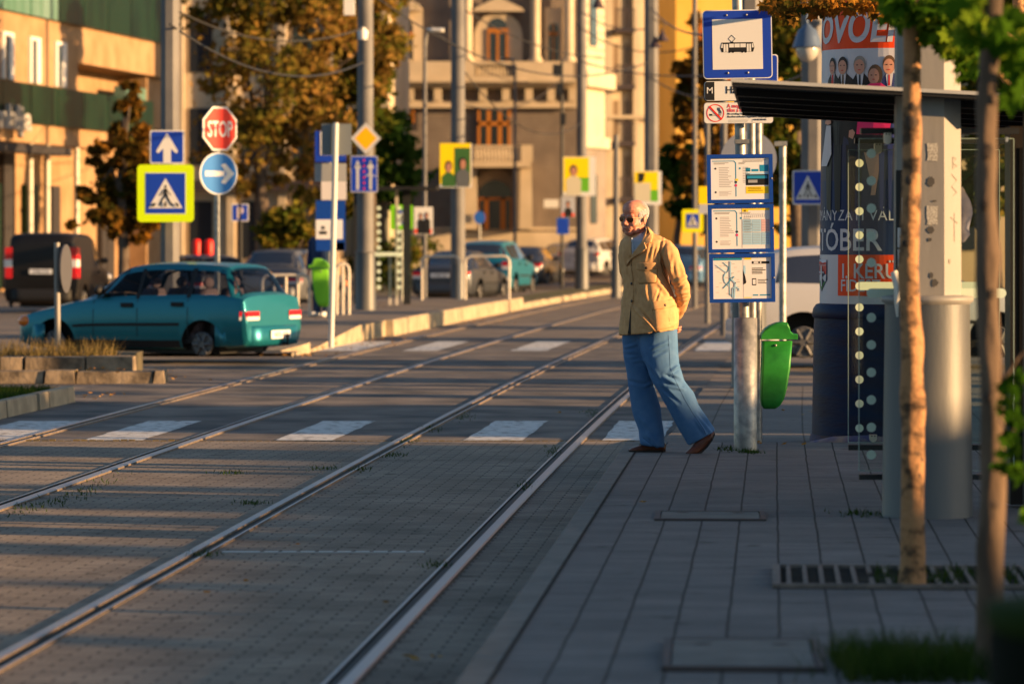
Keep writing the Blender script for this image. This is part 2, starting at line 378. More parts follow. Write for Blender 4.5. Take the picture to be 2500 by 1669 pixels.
# ---- green verge with concrete kerb, left of the tracks
mb = MB()
segs = [(-7.5,22,-4.96,35.0),(-4.94,35.2,-4.80,36.3),(-4.79,36.4,-4.62,37.6),(-4.60,37.75,-4.47,38.6),(-4.46,38.7,-4.32,39.6)]
kx = lambda Y: XA(Y)-5.62
for (y0,y1) in ((30.0,31.5),(31.55,33.2),(33.25,34.8),(34.85,36.3),(36.35,37.75),(37.9,38.35),(38.4,39.7)):
    rings = [[(kx(yy)-.12,yy,0),(kx(yy)-.12,yy,.16),(kx(yy)-.01,yy,.165),(kx(yy)+.0,yy,.15),(kx(yy)+.01,yy,0)] for yy in (y0,y1)]
    mb.loft(rings, 0, False, True)
tag(mb.build('verge_kerb', M_kerb), kind='structure')
M_soil = mat('soil', (.05,.045,.03), .95, 0, (.09,.075,.045), 6, .5, 40)
strip('green_verge', -9, -5.74, 30, 39.7, .12, M_soil, dY=1)
def blades(name, m, region, n, h, zf, w=.004, parent=None):
    xs = []; 
    P0 = np.array([region() for _ in range(n)])
    hh = h*np.random.uniform(.4,1.2,(n,1)); ang = np.random.uniform(0, 6.28, (n,1)); lean = np.random.normal(0,.45,(n,2))*hh
    base = np.concatenate([P0, np.array([[zf(p)] for p in P0])], 1)
    dx = np.concatenate([np.cos(ang), np.sin(ang), np.zeros((n,1))], 1)*w
    tip = base+np.concatenate([lean, hh], 1)
    q = np.stack([base-dx, base+dx, tip], 1).reshape(-1,3)
    me = bpy.data.meshes.new(name); me.vertices.add(3*n); me.vertices.foreach_set('co', q.ravel())
    me.loops.add(3*n); me.loops.foreach_set('vertex_index', np.arange(3*n)); me.polygons.add(n); me.polygons.foreach_set('loop_start', np.arange(n)*3)
    me.update(calc_edges=True); me.materials.append(m)
    o = bpy.data.objects.new(name, me); COL.objects.link(o)
    tag(o, kind='stuff')
    if parent is not None: o.parent = parent
    return o
U = random.uniform
o = blades('grass', M_grass, lambda: (lambda Y: (XA(Y)-U(5.76,7.5), Y))(U(32,39.5)), 26000, .09, lambda p: .11, .008)
tag(o, 'short green grass on the verge behind the concrete kerb', 'grass')
# two-step edging of rough stone blocks with soil and dry grass on top
edge = empty('stone_edging', (0,44.6,0), label='two stepped rows of rough stone blocks edging the verge', cat='stone edging')
mb = MB()
def stones(Yf, x0, x1, z0, z1, depth, lens):
    x = x0; i = 0
    while x < x1-.1:
        L = lens[i % len(lens)]; i += 1; e = min(x+L, x1); j = lambda: U(-.012,.012)
        y0 = Yf-44.6+U(-.02,.02); zt = z1+U(-.012,.012)
        vs = [(x+.012+j(),y0+j(),z0),(e-.012+j(),y0+j(),z0),(e-.02+j(),y0+.03,zt),(x+.02+j(),y0+.03,zt),(x,y0+depth,z0),(e,y0+depth,z0),(e-.015,y0+depth,zt),(x+.015,y0+depth,zt)]
        mb.add(vs, [(0,1,2,3),(3,2,6,7),(1,5,6,2),(0,3,7,4),(4,7,6,5)]); x = e
stones(44.6, -8.2, -4.0, 0, .14, .5, (.9,.66,.23,.44,.57,.36)); mb.build('lower_stone_row', M_stone, edge)
mb = MB(); stones(45.1, -8.2, -4.4, .0, .285, .5, (.72,.55,.44,.5,.3)); mb.build('upper_stone_row', M_stone, edge)
mb = MB(); mb.box((-9,45.55,0),(-4.6,48.2,.27)); tag(mb.build('soil_bed', M_soil), kind='structure')
o = blades('dry_grass', M_drygrass, lambda: (U(-6.2,-4.7)+.0, U(45.6,46.6)), 700, .22, lambda p: .26, .007)
tag(o, 'tufts of dry grass growing on the stone edging', 'grass')
# weeds along the rails, and moss
def weeds(name, spots, m, h, n, label):
    pts = []
    for (px, py, rx, ry) in spots:
        z = .2 if px > 1600 and py > 1090 else 0; Yc = (H-z)*K/(py-572)
        for _ in range(n): pts.append((PX(px,Yc)+random.gauss(0,1)*rx, Yc+random.gauss(0,1)*ry, z))
    it = iter(pts)
    o = blades(name, m, lambda: next(it)[:2], len(pts), h, lambda p: (.2 if p[0] > XA(p[1])+.6 and p[1] < 28.3 else .01), .004)
    return tag(o, label, 'weeds')
weeds('weed', [(965,1115,.05,.15),(1050,1050,.05,.3),(1000,1080,.04,.3),(880,1150,.04,.15),(565,1158,.07,.12),(790,1148,.07,.1),(615,1233,.05,.08),(500,1360,.05,.1),(1350,1105,.03,.4),(1290,1190,.04,.25),(1065,1385,.04,.12),(240,1190,.06,.6),(190,1215,.06,.5),(120,1235,.06,.4),(60,1248,.05,.4),(1130,1020,.06,.5),(1445,1010,.04,.5)], M_grass, .028, 60, 'small green weeds growing along the rails')
weeds('weed', [(1780,1097,.05,.15),(2108,1255,.07,.12),(1830,1104,.04,.1)], M_grass, .03, 110, 'tufts of weeds growing in the platform joints')
# fallen leaves
def leaf_litter(name, spots, label):
    pts = []
    for (px, py, rx, ry, n, z) in spots:
        Y = (H-z)*K/(py-572)
        for _ in range(n): pts.append((PX(px,Y)+random.gauss(0,1)*rx, Y+random.gauss(0,1)*ry, z+.018))
    o = leaves(name, M_fallen, pts, .028, squash=.7, up=0); o.scale = (1,1,1); 
    me = o.data
    for i, v in enumerate(me.vertices): 
        z0 = pts[i//4][2]; v.co.z = z0+(v.co.z-z0)*.35
    return tag(o, label, 'leaves', kind='stuff')
leaf_litter('fallen_leaves', [(1080,790,.5,3,70,0),(1180,775,.4,3,50,0),(910,830,.3,1.0,40,.03),(740,868,.4,.8,40,.02),(800,845,.4,1.5,30,.06),(880,745,.3,2,40,.27),(1350,735,.6,8,60,.0),(265,905,.3,.6,30,.15),(250,966,.15,.5,16,.02),(400,925,.2,.4,24,.02)], 'yellow fallen leaves along the far kerbs')
leaf_litter('fallen_leaves', [(600,1424,.003,.003,2,0.01),(1020,1612,.02,.02,2,0),(1072,1610,.02,.02,2,0),(725,1335,.005,.005,2,0),(505,1452,.003,.003,1,0),(940,1477,.003,.003,1,0),(1366,1010,.02,.02,2,0),(1570,1231,.003,.02,2,.2),(1960,1010,.1,.3,6,.2),(1905,1085,.1,.2,5,.2)], 'a few brown leaves lying on the track and platform')

# side of the island ramp
mb = MB(); ys = np.linspace(54.5, 65.5, 14)
zr = lambda Y: .05+.21*max(0,min(1,(Y-57)/5.0))
mb.add([p for Y in ys for p in ((XA(Y)-5.415,Y,-.003),(XA(Y)-5.415,Y,zr(Y)+.004))], [(2*i,2*i+1,2*i+3,2*i+2) for i in range(13)])
tag(mb.build('tram_island_ramp_kerb', M_kerb), kind='structure')
# ================================================================ FOREGROUND RIGHT
M_pole = mat('pole_grey_paint', (.20,.19,.175), .55, .0, (.25,.235,.21), 3, .12, 30, .5, stretch=(1,1,.25), detail=7)
M_galv = mat('galvanised_steel', (.24,.24,.23), .5, .6, (.38,.37,.34), 14, .12, 30, detail=6, contrast=(.4,.6))
M_darkmetal = mat('dark_metal', (.035,.037,.04), .45, .5)
M_roofblack = mat('shelter_black', (.013,.013,.014), .55, .0)
M_trim = mat('aluminium_trim', (.46,.45,.42), .5, .3)
M_white = mat('sign_white', (.66,.65,.62), .55)
M_blue = mat('sign_blue', (.003,.042,.40), .5, spec=.4)
M_casb = mat('case_blue', (.004,.05,.30), .5)
M_ink = mat('ink_black', (.015,.015,.016), .5)
M_red = mat('sign_red', (.72,.02,.01), .55)
M_inkgrey = mat('ink_grey', (.32,.32,.33), .6)
M_teal = mat('ink_teal', (.02,.25,.42), .5)
M_lblue = mat('ink_light_blue', (.35,.58,.75), .5)
M_yellow = mat('ink_yellow', (.85,.60,.03), .5)
M_frost = mat('frosted_dot', (.62,.74,.60), .6)
M_bark = mat('young_bark', (.075,.045,.025), .85, 0, (.36,.19,.085), 13, 1.0, 34, .25, stretch=(1,1,1.3), detail=9, contrast=(.36,.52))
M_barkdark = mat('bark_scar', (.045,.033,.026), .9, 0, (.10,.07,.05), 20)
M_mason = mat('painted_mauve', (.05,.04,.05), .6)

def octpole(label, cxp, Y, zb, base_d, base_top, shaft_d, shaft_d_top, h, group='grey octagonal tram line poles', n=8, cup=True, m=None):
    m = m or M_pole
    t = empty('tram_pole', (PX(cxp,Y), Y, zb), label=label, cat='pole', group=group)
    mb = MB(); mb.tube([(0,0,-.03),(0,0,.0),(0,0,base_top)], [base_d/2+.01, base_d/2, base_d/2*.93], 28); mb.build('base', mat('pole_base_grey', (.055,.064,.075), .5, .1, (.10,.10,.094), 2.5, .12, 30, .5, stretch=(1,1,.25), detail=7), t)
    if cup:
        mb = MB(); r = base_d/2*.93
        mb.tube([(0,0,base_top-.01),(0,0,base_top+.01),(0,0,base_top+.035),(0,0,base_top+.045)], [r*.98, r+.02, r+.02, r*.75], 28); mb.build('collar', m, t)
    mb = MB(); c = math.cos(R(22.5)); mb.tube([(0,0,base_top-.05),(0,0,h)], [shaft_d/2/c, shaft_d_top/2/c], n, smooth=n > 8); mb.build('shaft', m, t)
    return t
near_pole = octpole('thick grey tram pole with peeled stickers behind the thin tan tree trunk', 2264, 20.9, .2, .49, 1.15, .352, .30, 8.5)
# shabby details of the near pole: poster on the left face, peeled stickers, scribble
LX, LY = near_pole.location.x, near_pole.location.y
cf = .176
def on_face(ang, pts, off=.004):
    """pts (u,z) on the flat of the octagonal shaft whose normal points at angle ang (deg, 0 = towards the camera, + = right)"""
    a = R(ang); nrm = Vector((math.sin(a), -math.cos(a), 0)); ux = Vector((math.cos(a), math.sin(a), 0))
    return [nrm*(cf+off-.0031*max(0,z-1.1))+ux*u+Vector((0,0,z)) for u, z in pts]
def zz(py): return PZ(py, 20.75)-.2
mb = MB()
def facequad(ang, u0, u1, z0, z1, mi, off): mb.add(on_face(ang, [(u0,z0),(u1,z0),(u1,z1),(u0,z1)], off), [(0,1,2,3)], mi)
facequad(-45, -.074, .074, zz(697), zz(415), 0, .003)
facequad(-45, -.06, .06, zz(604), zz(556), 1, .0045); facequad(-45, -.06, .06, zz(650), zz(609), 1, .0045)
def facetext(ang, txt, u, z, size, mi, off, **kw):
    vs, fs = text_mesh(txt, size, extrude=0, **kw); a = on_face(ang, [(x+u, y3+z) for x, _, y3 in vs], off); mb.add(a, fs, mi)
facetext(-45, 'E', -.045, zz(543), .19, 1, .0055, bold=.02)
facetext(-45, 'ts', -.05, zz(596), .10, 0, .006); facetext(-45, 'TE', -.05, zz(644), .085, 0, .006, bold=.02); facetext(-45, 'NTE', -.055, zz(683), .06, 1, .006, shear=.3)
mb.build('torn_poster', [M_black, mat('poster_grey_white', (.62,.60,.58), .7)], near_pole)
mb = MB()      # loose sheet of the poster curling out to the right behind the shaft
pts = []
for i in range(9):
    py = 455+i*17; w = [.02,.045,.062,.07,.072,.066,.058,.062,.03][i]
    pts += [(.17,.05,zz(py)), (.17+w*.6,.02+.02*math.sin(i),zz(py+2)), (.17+w,.0+.03*math.sin(i*1.3),zz(py+U(-3,3)))]
mb.add(pts, [(3*i+k, 3*i+k+1, 3*i+k+4, 3*i+k+3) for i in range(8) for k in range(2)], 0, True)
mb.build('loose_sheet', mat('poster_back', (.26,.28,.36), .8, 0, (.40,.40,.45), 8), near_pole)
mb = MB()
SM_ = [mat('glue_residue', (.07,.065,.06), .8), mat('foil_scraps', (.50,.47,.40), .6, 0, (.25,.23,.2), 90), mat('pencil_scribble', (.20,.185,.165), .7)]
def ragged(ang, px, py, w, h, mi, off=.003, n=14):
    mb = MB()
    u = w; pts = []
    for k in range(n):
        th = 2*math.pi*k/n; pts.append((px+w/2*math.cos(th)*U(.65,1.1), zz(py)+h/2*math.sin(th)*U(.65,1.1)))
    mb.add(on_face(ang, pts, off), [list(range(n))], mi); mb.build('peeled_sticker', SM_, near_pole)
def ragrect(ang, u0, u1, p0, p1, mi, off=.003):
    mb = MB()
    pts = []
    for (a, b, c, d) in ((u0,zz(p1),u1,zz(p1)),(u1,zz(p1),u1,zz(p0)),(u1,zz(p0),u0,zz(p0)),(u0,zz(p0),u0,zz(p1))):
        for k in range(5): pts.append((a+(c-a)*k/5+U(-.004,.004), b+(d-b)*k/5+U(-.004,.004)))
    mb.add(on_face(ang, pts, off), [list(range(20))], mi); mb.build('peeled_sticker', SM_, near_pole)
ragrect(0, -.02, .038, 350, 393, 1); ragrect(0, -.02, .036, 503, 548, 1)
ragged(0, .0, 443, .05, .055, 0); ragged(0, .0, 562, .045, .04, 0); ragged(0, -.005, 585, .025, .025, 0); ragged(0, .002, 672, .02, .04, 0); ragged(0, .02, 690, .045, .045, 0)
ragged(0, .02, 491, .03, .01, 0); ragged(45, -.03, 637, .02, .03, 2)
mb = MB()
for (a, x0, y0, x1, y1) in ((45,.0,383,.0,412),(45,.0,383,.03,388),(45,.03,388,.0,398),(45,.0,398,.035,405),(45,.035,405,.0,412),(45,-.01,425,.035,440),(45,.035,440,-.01,455),(45,-.01,455,.035,470),(45,.035,470,.0,478),(45,-.02,530,.04,545),(45,.012,520,.012,590),(45,.02,565,.0,575)):
    d = .0022
    mb.add(on_face(a, [(x0-d,zz(y0)-d),(x0+d,zz(y0)+d),(x1+d,zz(y1)+d),(x1-d,zz(y1)-d)], .002), [(0,1,2,3)], 2)
mb.build('graffiti', SM_, near_pole)
mb = MB()      # torn plastic strip hanging at the collar
mb.tube([(-.20,-.20,1.32),(-.17,-.22,1.24),(-.19,-.235,1.15),(-.185,-.235,1.08)], [.02,.035,.012,.006], 7); mb.tube([(-.13,-.225,1.2),(-.14,-.25,1.1),(-.12,-.255,1.0),(-.13,-.25,.93)], [.02,.034,.04,.015], 6)
mb.build('plastic_strip', mat('white_plastic', (.62,.58,.5), .35), near_pole)

# ---- young street trees
def crooked(p0, p1, n, amp):
    out = []
    for i in range(n+1):
        t = i/n; p = Vector(p0).lerp(Vector(p1), t)
        out.append(p+Vector((math.sin(i*1.7)*amp, math.cos(i*2.3)*amp, 0)))
    return out
def trunk_mesh(pts, r0, r1, name, m, parent, knots=10, seed=1):
    rng = random.Random(seed); n = 18; rings = []; N = len(pts)
    # resample finely
    fine = []
    for i in range(N-1):
        for k in range(6): fine.append(pts[i].lerp(pts[i+1], k/6))
    fine.append(pts[-1]); F = len(fine)
    kn = [(rng.uniform(.03,.95), rng.uniform(0,6.28), rng.uniform(.08,.25)) for _ in range(knots)]
    for i, p in enumerate(fine):
        t = i/(F-1); r = r0+(r1-r0)*t; ring = []
        if t < .04: r *= 1+(.04-t)*6
        for k in range(n):
            th = 2*math.pi*k/n; rr = r*(1+.04*math.sin(3*th+i*.5)+.03*math.sin(5*th-i*.37))
            for (kt, ka, kr) in kn:
                d = ((t-kt)*F*.5)**2+((math.cos(th-ka)-1)*3)**2
                rr += r*kr*math.exp(-d)
            ring.append(p+Vector((rr*math.cos(th), rr*math.sin(th), 0)))
        rings.append(ring)
    mb = MB(); mb.loft(rings, 0, True, True)
    return mb.build(name, m, parent), fine, kn
def knots(name, fine, spots, r, parent, m=None):
    """dark scars of cut branches, low bumps on the bark"""
    for (t, ang, sz) in spots:
        mb = MB(); sz *= .8
        p = fine[min(len(fine)-1, int(t*(len(fine)-1)))]; a = R(ang); nrm = Vector((math.sin(a), -math.cos(a), 0))
        rot = Matrix.Rotation(a, 3, 'Z')
        mb.ell(p+nrm*(r*.93), (sz, sz*.3, sz*1.3), 12, 8, 0, rot)
        mb.build(name, m or M_barkdark, parent)
LEAFSHAPE = [(0,0),(.30,.05),(.42,.30),(.95,.28),(.62,.62),(.80,1.0),(.35,.88),(0,1.45)]
LEAFSHAPE = LEAFSHAPE+[(-x,y) for x, y in LEAFSHAPE[-2:0:-1]]
def big_leaves(name, m, pts, size, parent, droop=.8):
    mb = MB(); n = len(LEAFSHAPE)
    for p in pts:
        s = size*U(.6,1.15)*.6; rz = U(0,6.28); tilt = random.gauss(droop, .5); roll = random.gauss(0,.5); fold = U(.1,.4)
        M = Matrix.Rotation(rz,3,'Z')@Matrix.Rotation(-tilt,3,'X')@Matrix.Rotation(roll,3,'Y')
        vs = [Vector(p)+M@Vector((x*s, y*s, -abs(x)*s*fold-.12*s*y*y)) for x, y in LEAFSHAPE]; c = Vector(p)+M@Vector((0,.6*s,.03*s))
        mb.add(vs+[c], [(i,(i+1)%n,n) for i in range(n)])
    return mb.build(name, m, parent, recalc=False)
M_lgreen = leafmat('green_leaf', [(.012,.03,.004),(.03,.085,.006),(.08,.17,.012),(.26,.32,.025)], .5, 1.5)
M_lorange = leafmat('orange_leaf', [(.03,.05,.01),(.16,.08,.015),(.38,.15,.02),(.55,.28,.03)], .45, 2)
# trunk 1
t1 = empty('street_tree', (PX(2224,16.65), 16.65, .2), label='young tree with thin sunlit tan trunk in front of the thick grey pole', cat='tree', group='young trees on the platform')
Z1 = lambda py: PZ(py, 16.65)-.2
pts = [Vector((PX(x,16.65)-t1.location.x, 0, Z1(y))) for x, y in ((2226,1440),(2229,1330),(2228,1180),(2229,1060),(2227,930),(2221,780),(2219,640),(2223,500),(2226,380),(2225,260),(2227,150),(2224,90),(2229,-60))]
pts += [Vector((.03,.02,3.3)), Vector((.0,.0,4.2)), Vector((.02,0,5.0))]
ob, fine, _ = trunk_mesh(pts, .053, .028, 'trunk', M_bark, t1, 26, 3)
knots('knot', fine, [(.04,10,.02),(.09,40,.022),(.12,-25,.024),(.145,10,.03),(.17,60,.02),(.215,50,.016),(.235,-30,.02),(.30,60,.02),(.37,45,.014),(.43,-40,.014),(.50,-20,.022),(.52,10,.02),(.585,-10,.03),(.61,-5,.018)], .046, t1)
mb = MB()
br = [((0,0,2.62),(-.25,.15,2.9)),((0,0,2.72),(.5,-.2,2.92)),((0,0,2.9),(.7,.3,3.2)),((0,0,3.1),(-.5,.5,3.8)),((0,0,3.5),(.4,-.4,4.3)),((0,0,4),(-.3,.2,5))]
for a, b in br: mb = MB(); mb.tube(crooked(a, b, 4, .012), [.014,.011,.009,.007,.004], 6); mb.build('branch', M_bark, t1)
def scatter(cx, cy, cz, rx, ry, rz, n):
    out = []
    while len(out) < n:
        d = Vector((U(-1,1),U(-1,1),U(-1,1)))
        if d.length < 1: out.append((cx+d.x*rx, cy+d.y*ry, cz+d.z*rz))
    return out
lp = []
for (px, py, rx, rz, n) in ((2190,5,40,35,10),(2240,25,60,50,32),(2290,40,60,60,32),(2330,60,50,60,30),(2370,90,45,70,28),(2360,150,30,30,12),(2270,80,25,25,9),(2320,95,30,15,8)):
    s = 16.65/K
    lp += scatter(PX(px,16.65)-t1.location.x, 0, Z1(py), rx*s, .3, rz*s, n)
lp += scatter(0,0,3.6,1.0,1.0,.6,260)+scatter(0,0,4.6,.9,.9,.7,240)
lp = [p for p in lp if not (p[0] < .0 and p[2] < Z1(35)-.0 and p[0] > -.3)]
lp += [(a+U(-.04,.04), b+U(-.05,.05), c_+U(-.03,.03)) for a, b, c_ in lp[:120]]
big_leaves('crown', M_lgreen, lp, .105, t1)
# trunk 2
t2 = empty('street_tree', (PX(2408,13.4), 13.4, .2), label='blurred young tree nearest the camera at the right edge, standing in grass', cat='tree', group='young trees on the platform')
Z2 = lambda py: PZ(py, 13.4)-.2
pts = [Vector((PX(x,13.4)-t2.location.x, 0, Z2(y))) for x, y in ((2412,1645),(2416,1500),(2420,1330),(2424,1180),(2424,1040),(2419,900),(2412,740),(2406,600),(2406,450),(2409,330),(2414,200),(2423,60),(2424,-80))]
pts += [Vector((.03,.02,3.3)), Vector((.0,.0,4.4))]
M_bark2 = mat('grey_brown_bark', (.085,.06,.042), .9, 0, (.17,.115,.075), 9, 1.0, 28, .2, stretch=(1,1,.35), detail=8)
ob, fine, _ = trunk_mesh(pts, .048, .026, 'trunk', M_bark2, t2, 22, 9)
knots('knot', fine, [(.2,10,.02),(.33,-30,.02),(.45,20,.018),(.55,-10,.02),(.62,0,.028),(.7,30,.018),(.78,-20,.02)], .042, t2)
mb = MB()
for a, b in (((0,0,.95),(.16,-.05,1.15)),((0,0,.75),(.15,-.06,.9)),((0,0,2.3),(.3,.2,2.6)),((0,0,2.55),(-.4,.2,2.95)),((0,0,2.9),(.5,-.3,3.6))): mb = MB(); mb.tube(crooked(a, b, 4, .01), [.01,.008,.006,.005,.003], 6); mb.build('branch', M_bark2, t2)
for (px, py, rx, rz, n) in ((2470,930,25,28,13),(2455,985,25,35,14),(2485,1010,22,40,14),(2465,1060,20,22,9),(2450,1110,22,28,10),(2480,1120,18,22,8),(2490,1155,10,12,3),(2505,1235,10,18,4),(2500,900,14,20,6)):
    s = 13.2/K; big_leaves('low_shoot', M_lgreen, scatter(PX(px,13.2)-t2.location.x, -.2, Z2(py), rx*s, .10, rz*s, n), .060, t2)
lp = []
for (px, py, rx, rz, n) in ((2440,60,90,55,34),(2500,110,60,70,22),(2480,180,30,50,9),(2370,0,60,40,14)):
    s = 13.4/K; lp += scatter(PX(px,13.4)-t2.location.x, .1, Z2(py), rx*s, .3, rz*s, n)
lp += scatter(.2,0,3.5,1.1,1.1,.7,300)
big_leaves('crown', M_lgreen, lp, .12, t2)
# orange tree whose lowest twigs hang into the picture (its trunk stands right of the shelter)
t3 = empty('street_tree', (PX(2120,25)+1.75, 30.5, .2), label='tree with orange autumn leaves hanging over the shelter and the poster column', cat='tree')
mb = MB(); mb.tube([(0,0,-.02),(0,0,1.5),(-.05,0,3.0),(-.1,0,4.5)], [.07,.06,.05,.03], 10); mb.build('trunk', M_bark, t3)
mb = MB(); mb.tube([(-.05,0,2.6),(-1.0,-2.8,3.2),(-2.0,-5.0,3.25),(-2.4,-5.5,3.15)], [.03,.02,.012,.006], 6); mb.tube([(-.05,0,3.0),(-1.0,-2.2,3.5),(-1.9,-4.9,3.45)], [.03,.02,.008], 6); mb.build('branch', M_bark, t3)
lp = []; s = 25/K
for (px, py, rx, rz, n) in ((1885,8,30,14,26),(1930,12,45,18,60),(2000,6,40,18,50),(2060,8,45,14,45),(2120,8,50,18,60),(2160,22,30,14,24),(1990,28,14,12,8),(1925,42,12,12,9),(2185,10,22,14,22)):
    lp += scatter(PX(px,25)-t3.location.x, -5.5, PZ(py,25)-.2, rx*s, .5, rz*s, n)
lp += scatter(-1.2,-3.8,3.75,1.4,1.8,.45,520)
big_leaves('crown', M_lorange, lp, .085, t3)
# ---- tree grates, covers, drain
def grate(label, px, py0, py1, Xw):
    Y1 = (H-.2)*K/(py0-572); Y0 = (H-.2)*K/(py1-572); t = empty('tree_grate', (PX(px,Y0), Y0, .2), rz=-.066, label=label, cat='tree grate')
    D = Y1-Y0; mb = MB()
    mb.box((0,0,-.0),(Xw,D,.004)); mb.build('pit', mat('pit_earth', (.008,.007,.005), .95, 0, (.03,.024,.015), 14), t)
    mb = MB()
    for (a, b, c, d) in ((0,0,Xw,.035),(0,D-.035,Xw,D),(0,.035,.035,D-.035),(Xw-.035,.035,Xw,D-.035)): mb.box((a,b,.002),(c,d,.022))
    n = 16
    for i in range(1,n):
        x = Xw*i/n; mb.box((x-.010,.035,.008),(x+.010,D*.36,.020)); mb.box((x-.010,D*.62,.008),(x+.010,D-.035,.020))
        if x < .38 or x > .72: mb.box((x-.010,D*.36,.008),(x+.010,D*.62,.020))
    mb.build('bars', mat('grate_iron', (.12,.11,.10), .6, .3, (.20,.17,.15), 20), t)
    return t
g = grate('square iron tree grate around the thin tan trunk, weeds growing through', 1886, 1387, 1436, 1.15)
blades('weed', M_grass, lambda: (U(1.3,1.75), U(.05,1.0)), 700, .06, lambda p: .0, .004, parent=g)
blades('weed', M_grass, lambda: (U(.45,1.1), U(.1,.9)), 500, .05, lambda p: .0, .004, parent=g)
o = blades('grass', M_grass, lambda: (lambda y: (random.gauss(1.36,.13) if U(0,1) < .25 else U(1.14,1.85), y))(U(13.1,13.95)), 2600, .115, lambda p: .2, .0030)
tag(o, 'tuft of green grass around the foot of the nearest tree', 'grass')
def cover(label, x0, x1, py0, py1, lift):
    Y1 = (H-.2)*K/(py0-572); Y0 = (H-.2)*K/(py1-572); xa = PX(x0,Y0); xb = PX(x1,Y0)
    t = empty('manhole_cover', ((xa+xb)/2, (Y0+Y1)/2, .2), rz=-.05, label=label, cat='manhole cover', group='concrete manhole covers')
    w = (xb-xa)/2; d = (Y1-Y0)/2
    mb = MB(); mb.box((-w,-d,.0),(w,-d+.03,lift)); mb.box((-w,d-.03,0),(w,d,lift)); mb.box((-w,-d+.03,0),(-w+.03,d-.03,lift)); mb.box((w-.03,-d+.03,0),(w,d-.03,lift)); mb.build('frame', mat('cover_iron', (.07,.06,.06), .6, .5), t)
    mb = MB(); mb.box((-w+.035,-d+.035,0),(w-.035,d-.035,lift-.002)); mb.build('lid', M_kerbgrey, t)
    mb = MB()
    for cx in (-w*.5, w*.5): mb.add([(cx+.035*math.cos(a*.785),.55*d+.025*math.sin(a*.785),lift+.0005) for a in range(8)], [list(range(8))])
    mb.build('lifting_hole', M_black, t)
cover('square concrete cover with rusty frame in the platform near the bottom edge', 1632, 2032, 1568, 1640, .02)
cover('square concrete cover in the middle of the platform beyond the tree grate', 1604, 1878, 1251, 1271, .012)
mb = MB(); Yd = H*K/(1349.5-572)
mb.box((PX(543,Yd),Yd-.03,.003),(PX(1036,Yd),Yd+.03,.010),0)
for i in range(9): x = PX(640+i*44.5,Yd); mb.box((x-.011,Yd-.02,.0101),(x+.011,Yd+.02,.0112),1)
tag(mb.build('drain_channel', [mat('zinc', (.42,.42,.42), .5, .2), M_black]), 'narrow metal drain strip with slots crossing the near track', 'drain')
# dark green bin close to the camera at the right corner
t = empty('litter_bin', (PX(2412,7)+.28, 7, .2), label='dark green litter bin, very close and blurred in the bottom right corner', cat='litter bin')
zt = PZ(1475,7)-.2; mb = MB(); mb.tube([(0,0,.02),(0,0,.1),(0,0,zt-.05)], [.25,.27,.28], 28); mb.build('body', mat('dark_green', (.003,.006,.003), .9, spec=.1), t)
mb = MB(); mb.tube([(0,0,zt-.05),(0,0,zt-.03),(0,0,zt),(0,0,zt+.005)], [.27,.285,.28,.1], 28); mb.build('rim', mat('mossy_green', (.015,.03,.004), .9, spec=.1), t)

# ---- shelter
SH = empty('tram_shelter', (1.9, 21.1, .2), label='glass tram shelter with thin black roof and frosted dots on its panes', cat='shelter')
SL = SH.location
def shp(mb, name, m): 
    mb.v = [(a-SL.x, b-SL.y, c-SL.z) for a, b, c in mb.v]; return mb.build(name, m, SH)
Ya, Yb = 20.6, 24.5; za = PZ(194,Ya); sl_ = -.053
def roofpt(x, f, dz=0): return (x+.27*f, Ya+(Yb-Ya)*f, za+sl_*(x-1.17)+dz)
mb = MB(); vs = [roofpt(x,f,dz) for dz in (0,-.035) for x, f in ((1.17,0),(3.1,0),(3.1,1),(1.17,1))]
mb.add(vs, [(0,1,2,3),(7,6,5,4),(0,4,5,1),(1,5,6,2),(2,6,7,3),(3,7,4,0)])
for f in (.10,.32,.55,.8,.97):
    vs = [roofpt(x,ff,dz) for dz in (-.036,-.075) for x, ff in ((1.19,f-.012),(3.05,f-.012),(3.05,f+.012),(1.19,f+.012))]
    mb.add(vs, [(0,1,2,3),(7,6,5,4),(0,4,5,1),(1,5,6,2),(2,6,7,3),(3,7,4,0)])
shp(mb, 'roof', M_roofblack)
mb = MB(); vs = [roofpt(x,f,dz) for dz in (.004,-.015) for x, f in ((1.165,-.003),(3.1,-.003),(3.1,.004),(1.165,.004))]
mb.add(vs, [(0,1,2,3),(7,6,5,4),(0,4,5,1),(1,5,6,2),(2,6,7,3),(3,7,4,0)]); shp(mb, 'roof_trim', M_trim)
M_clear = glass('clear_pane', (.90,.94,.92))
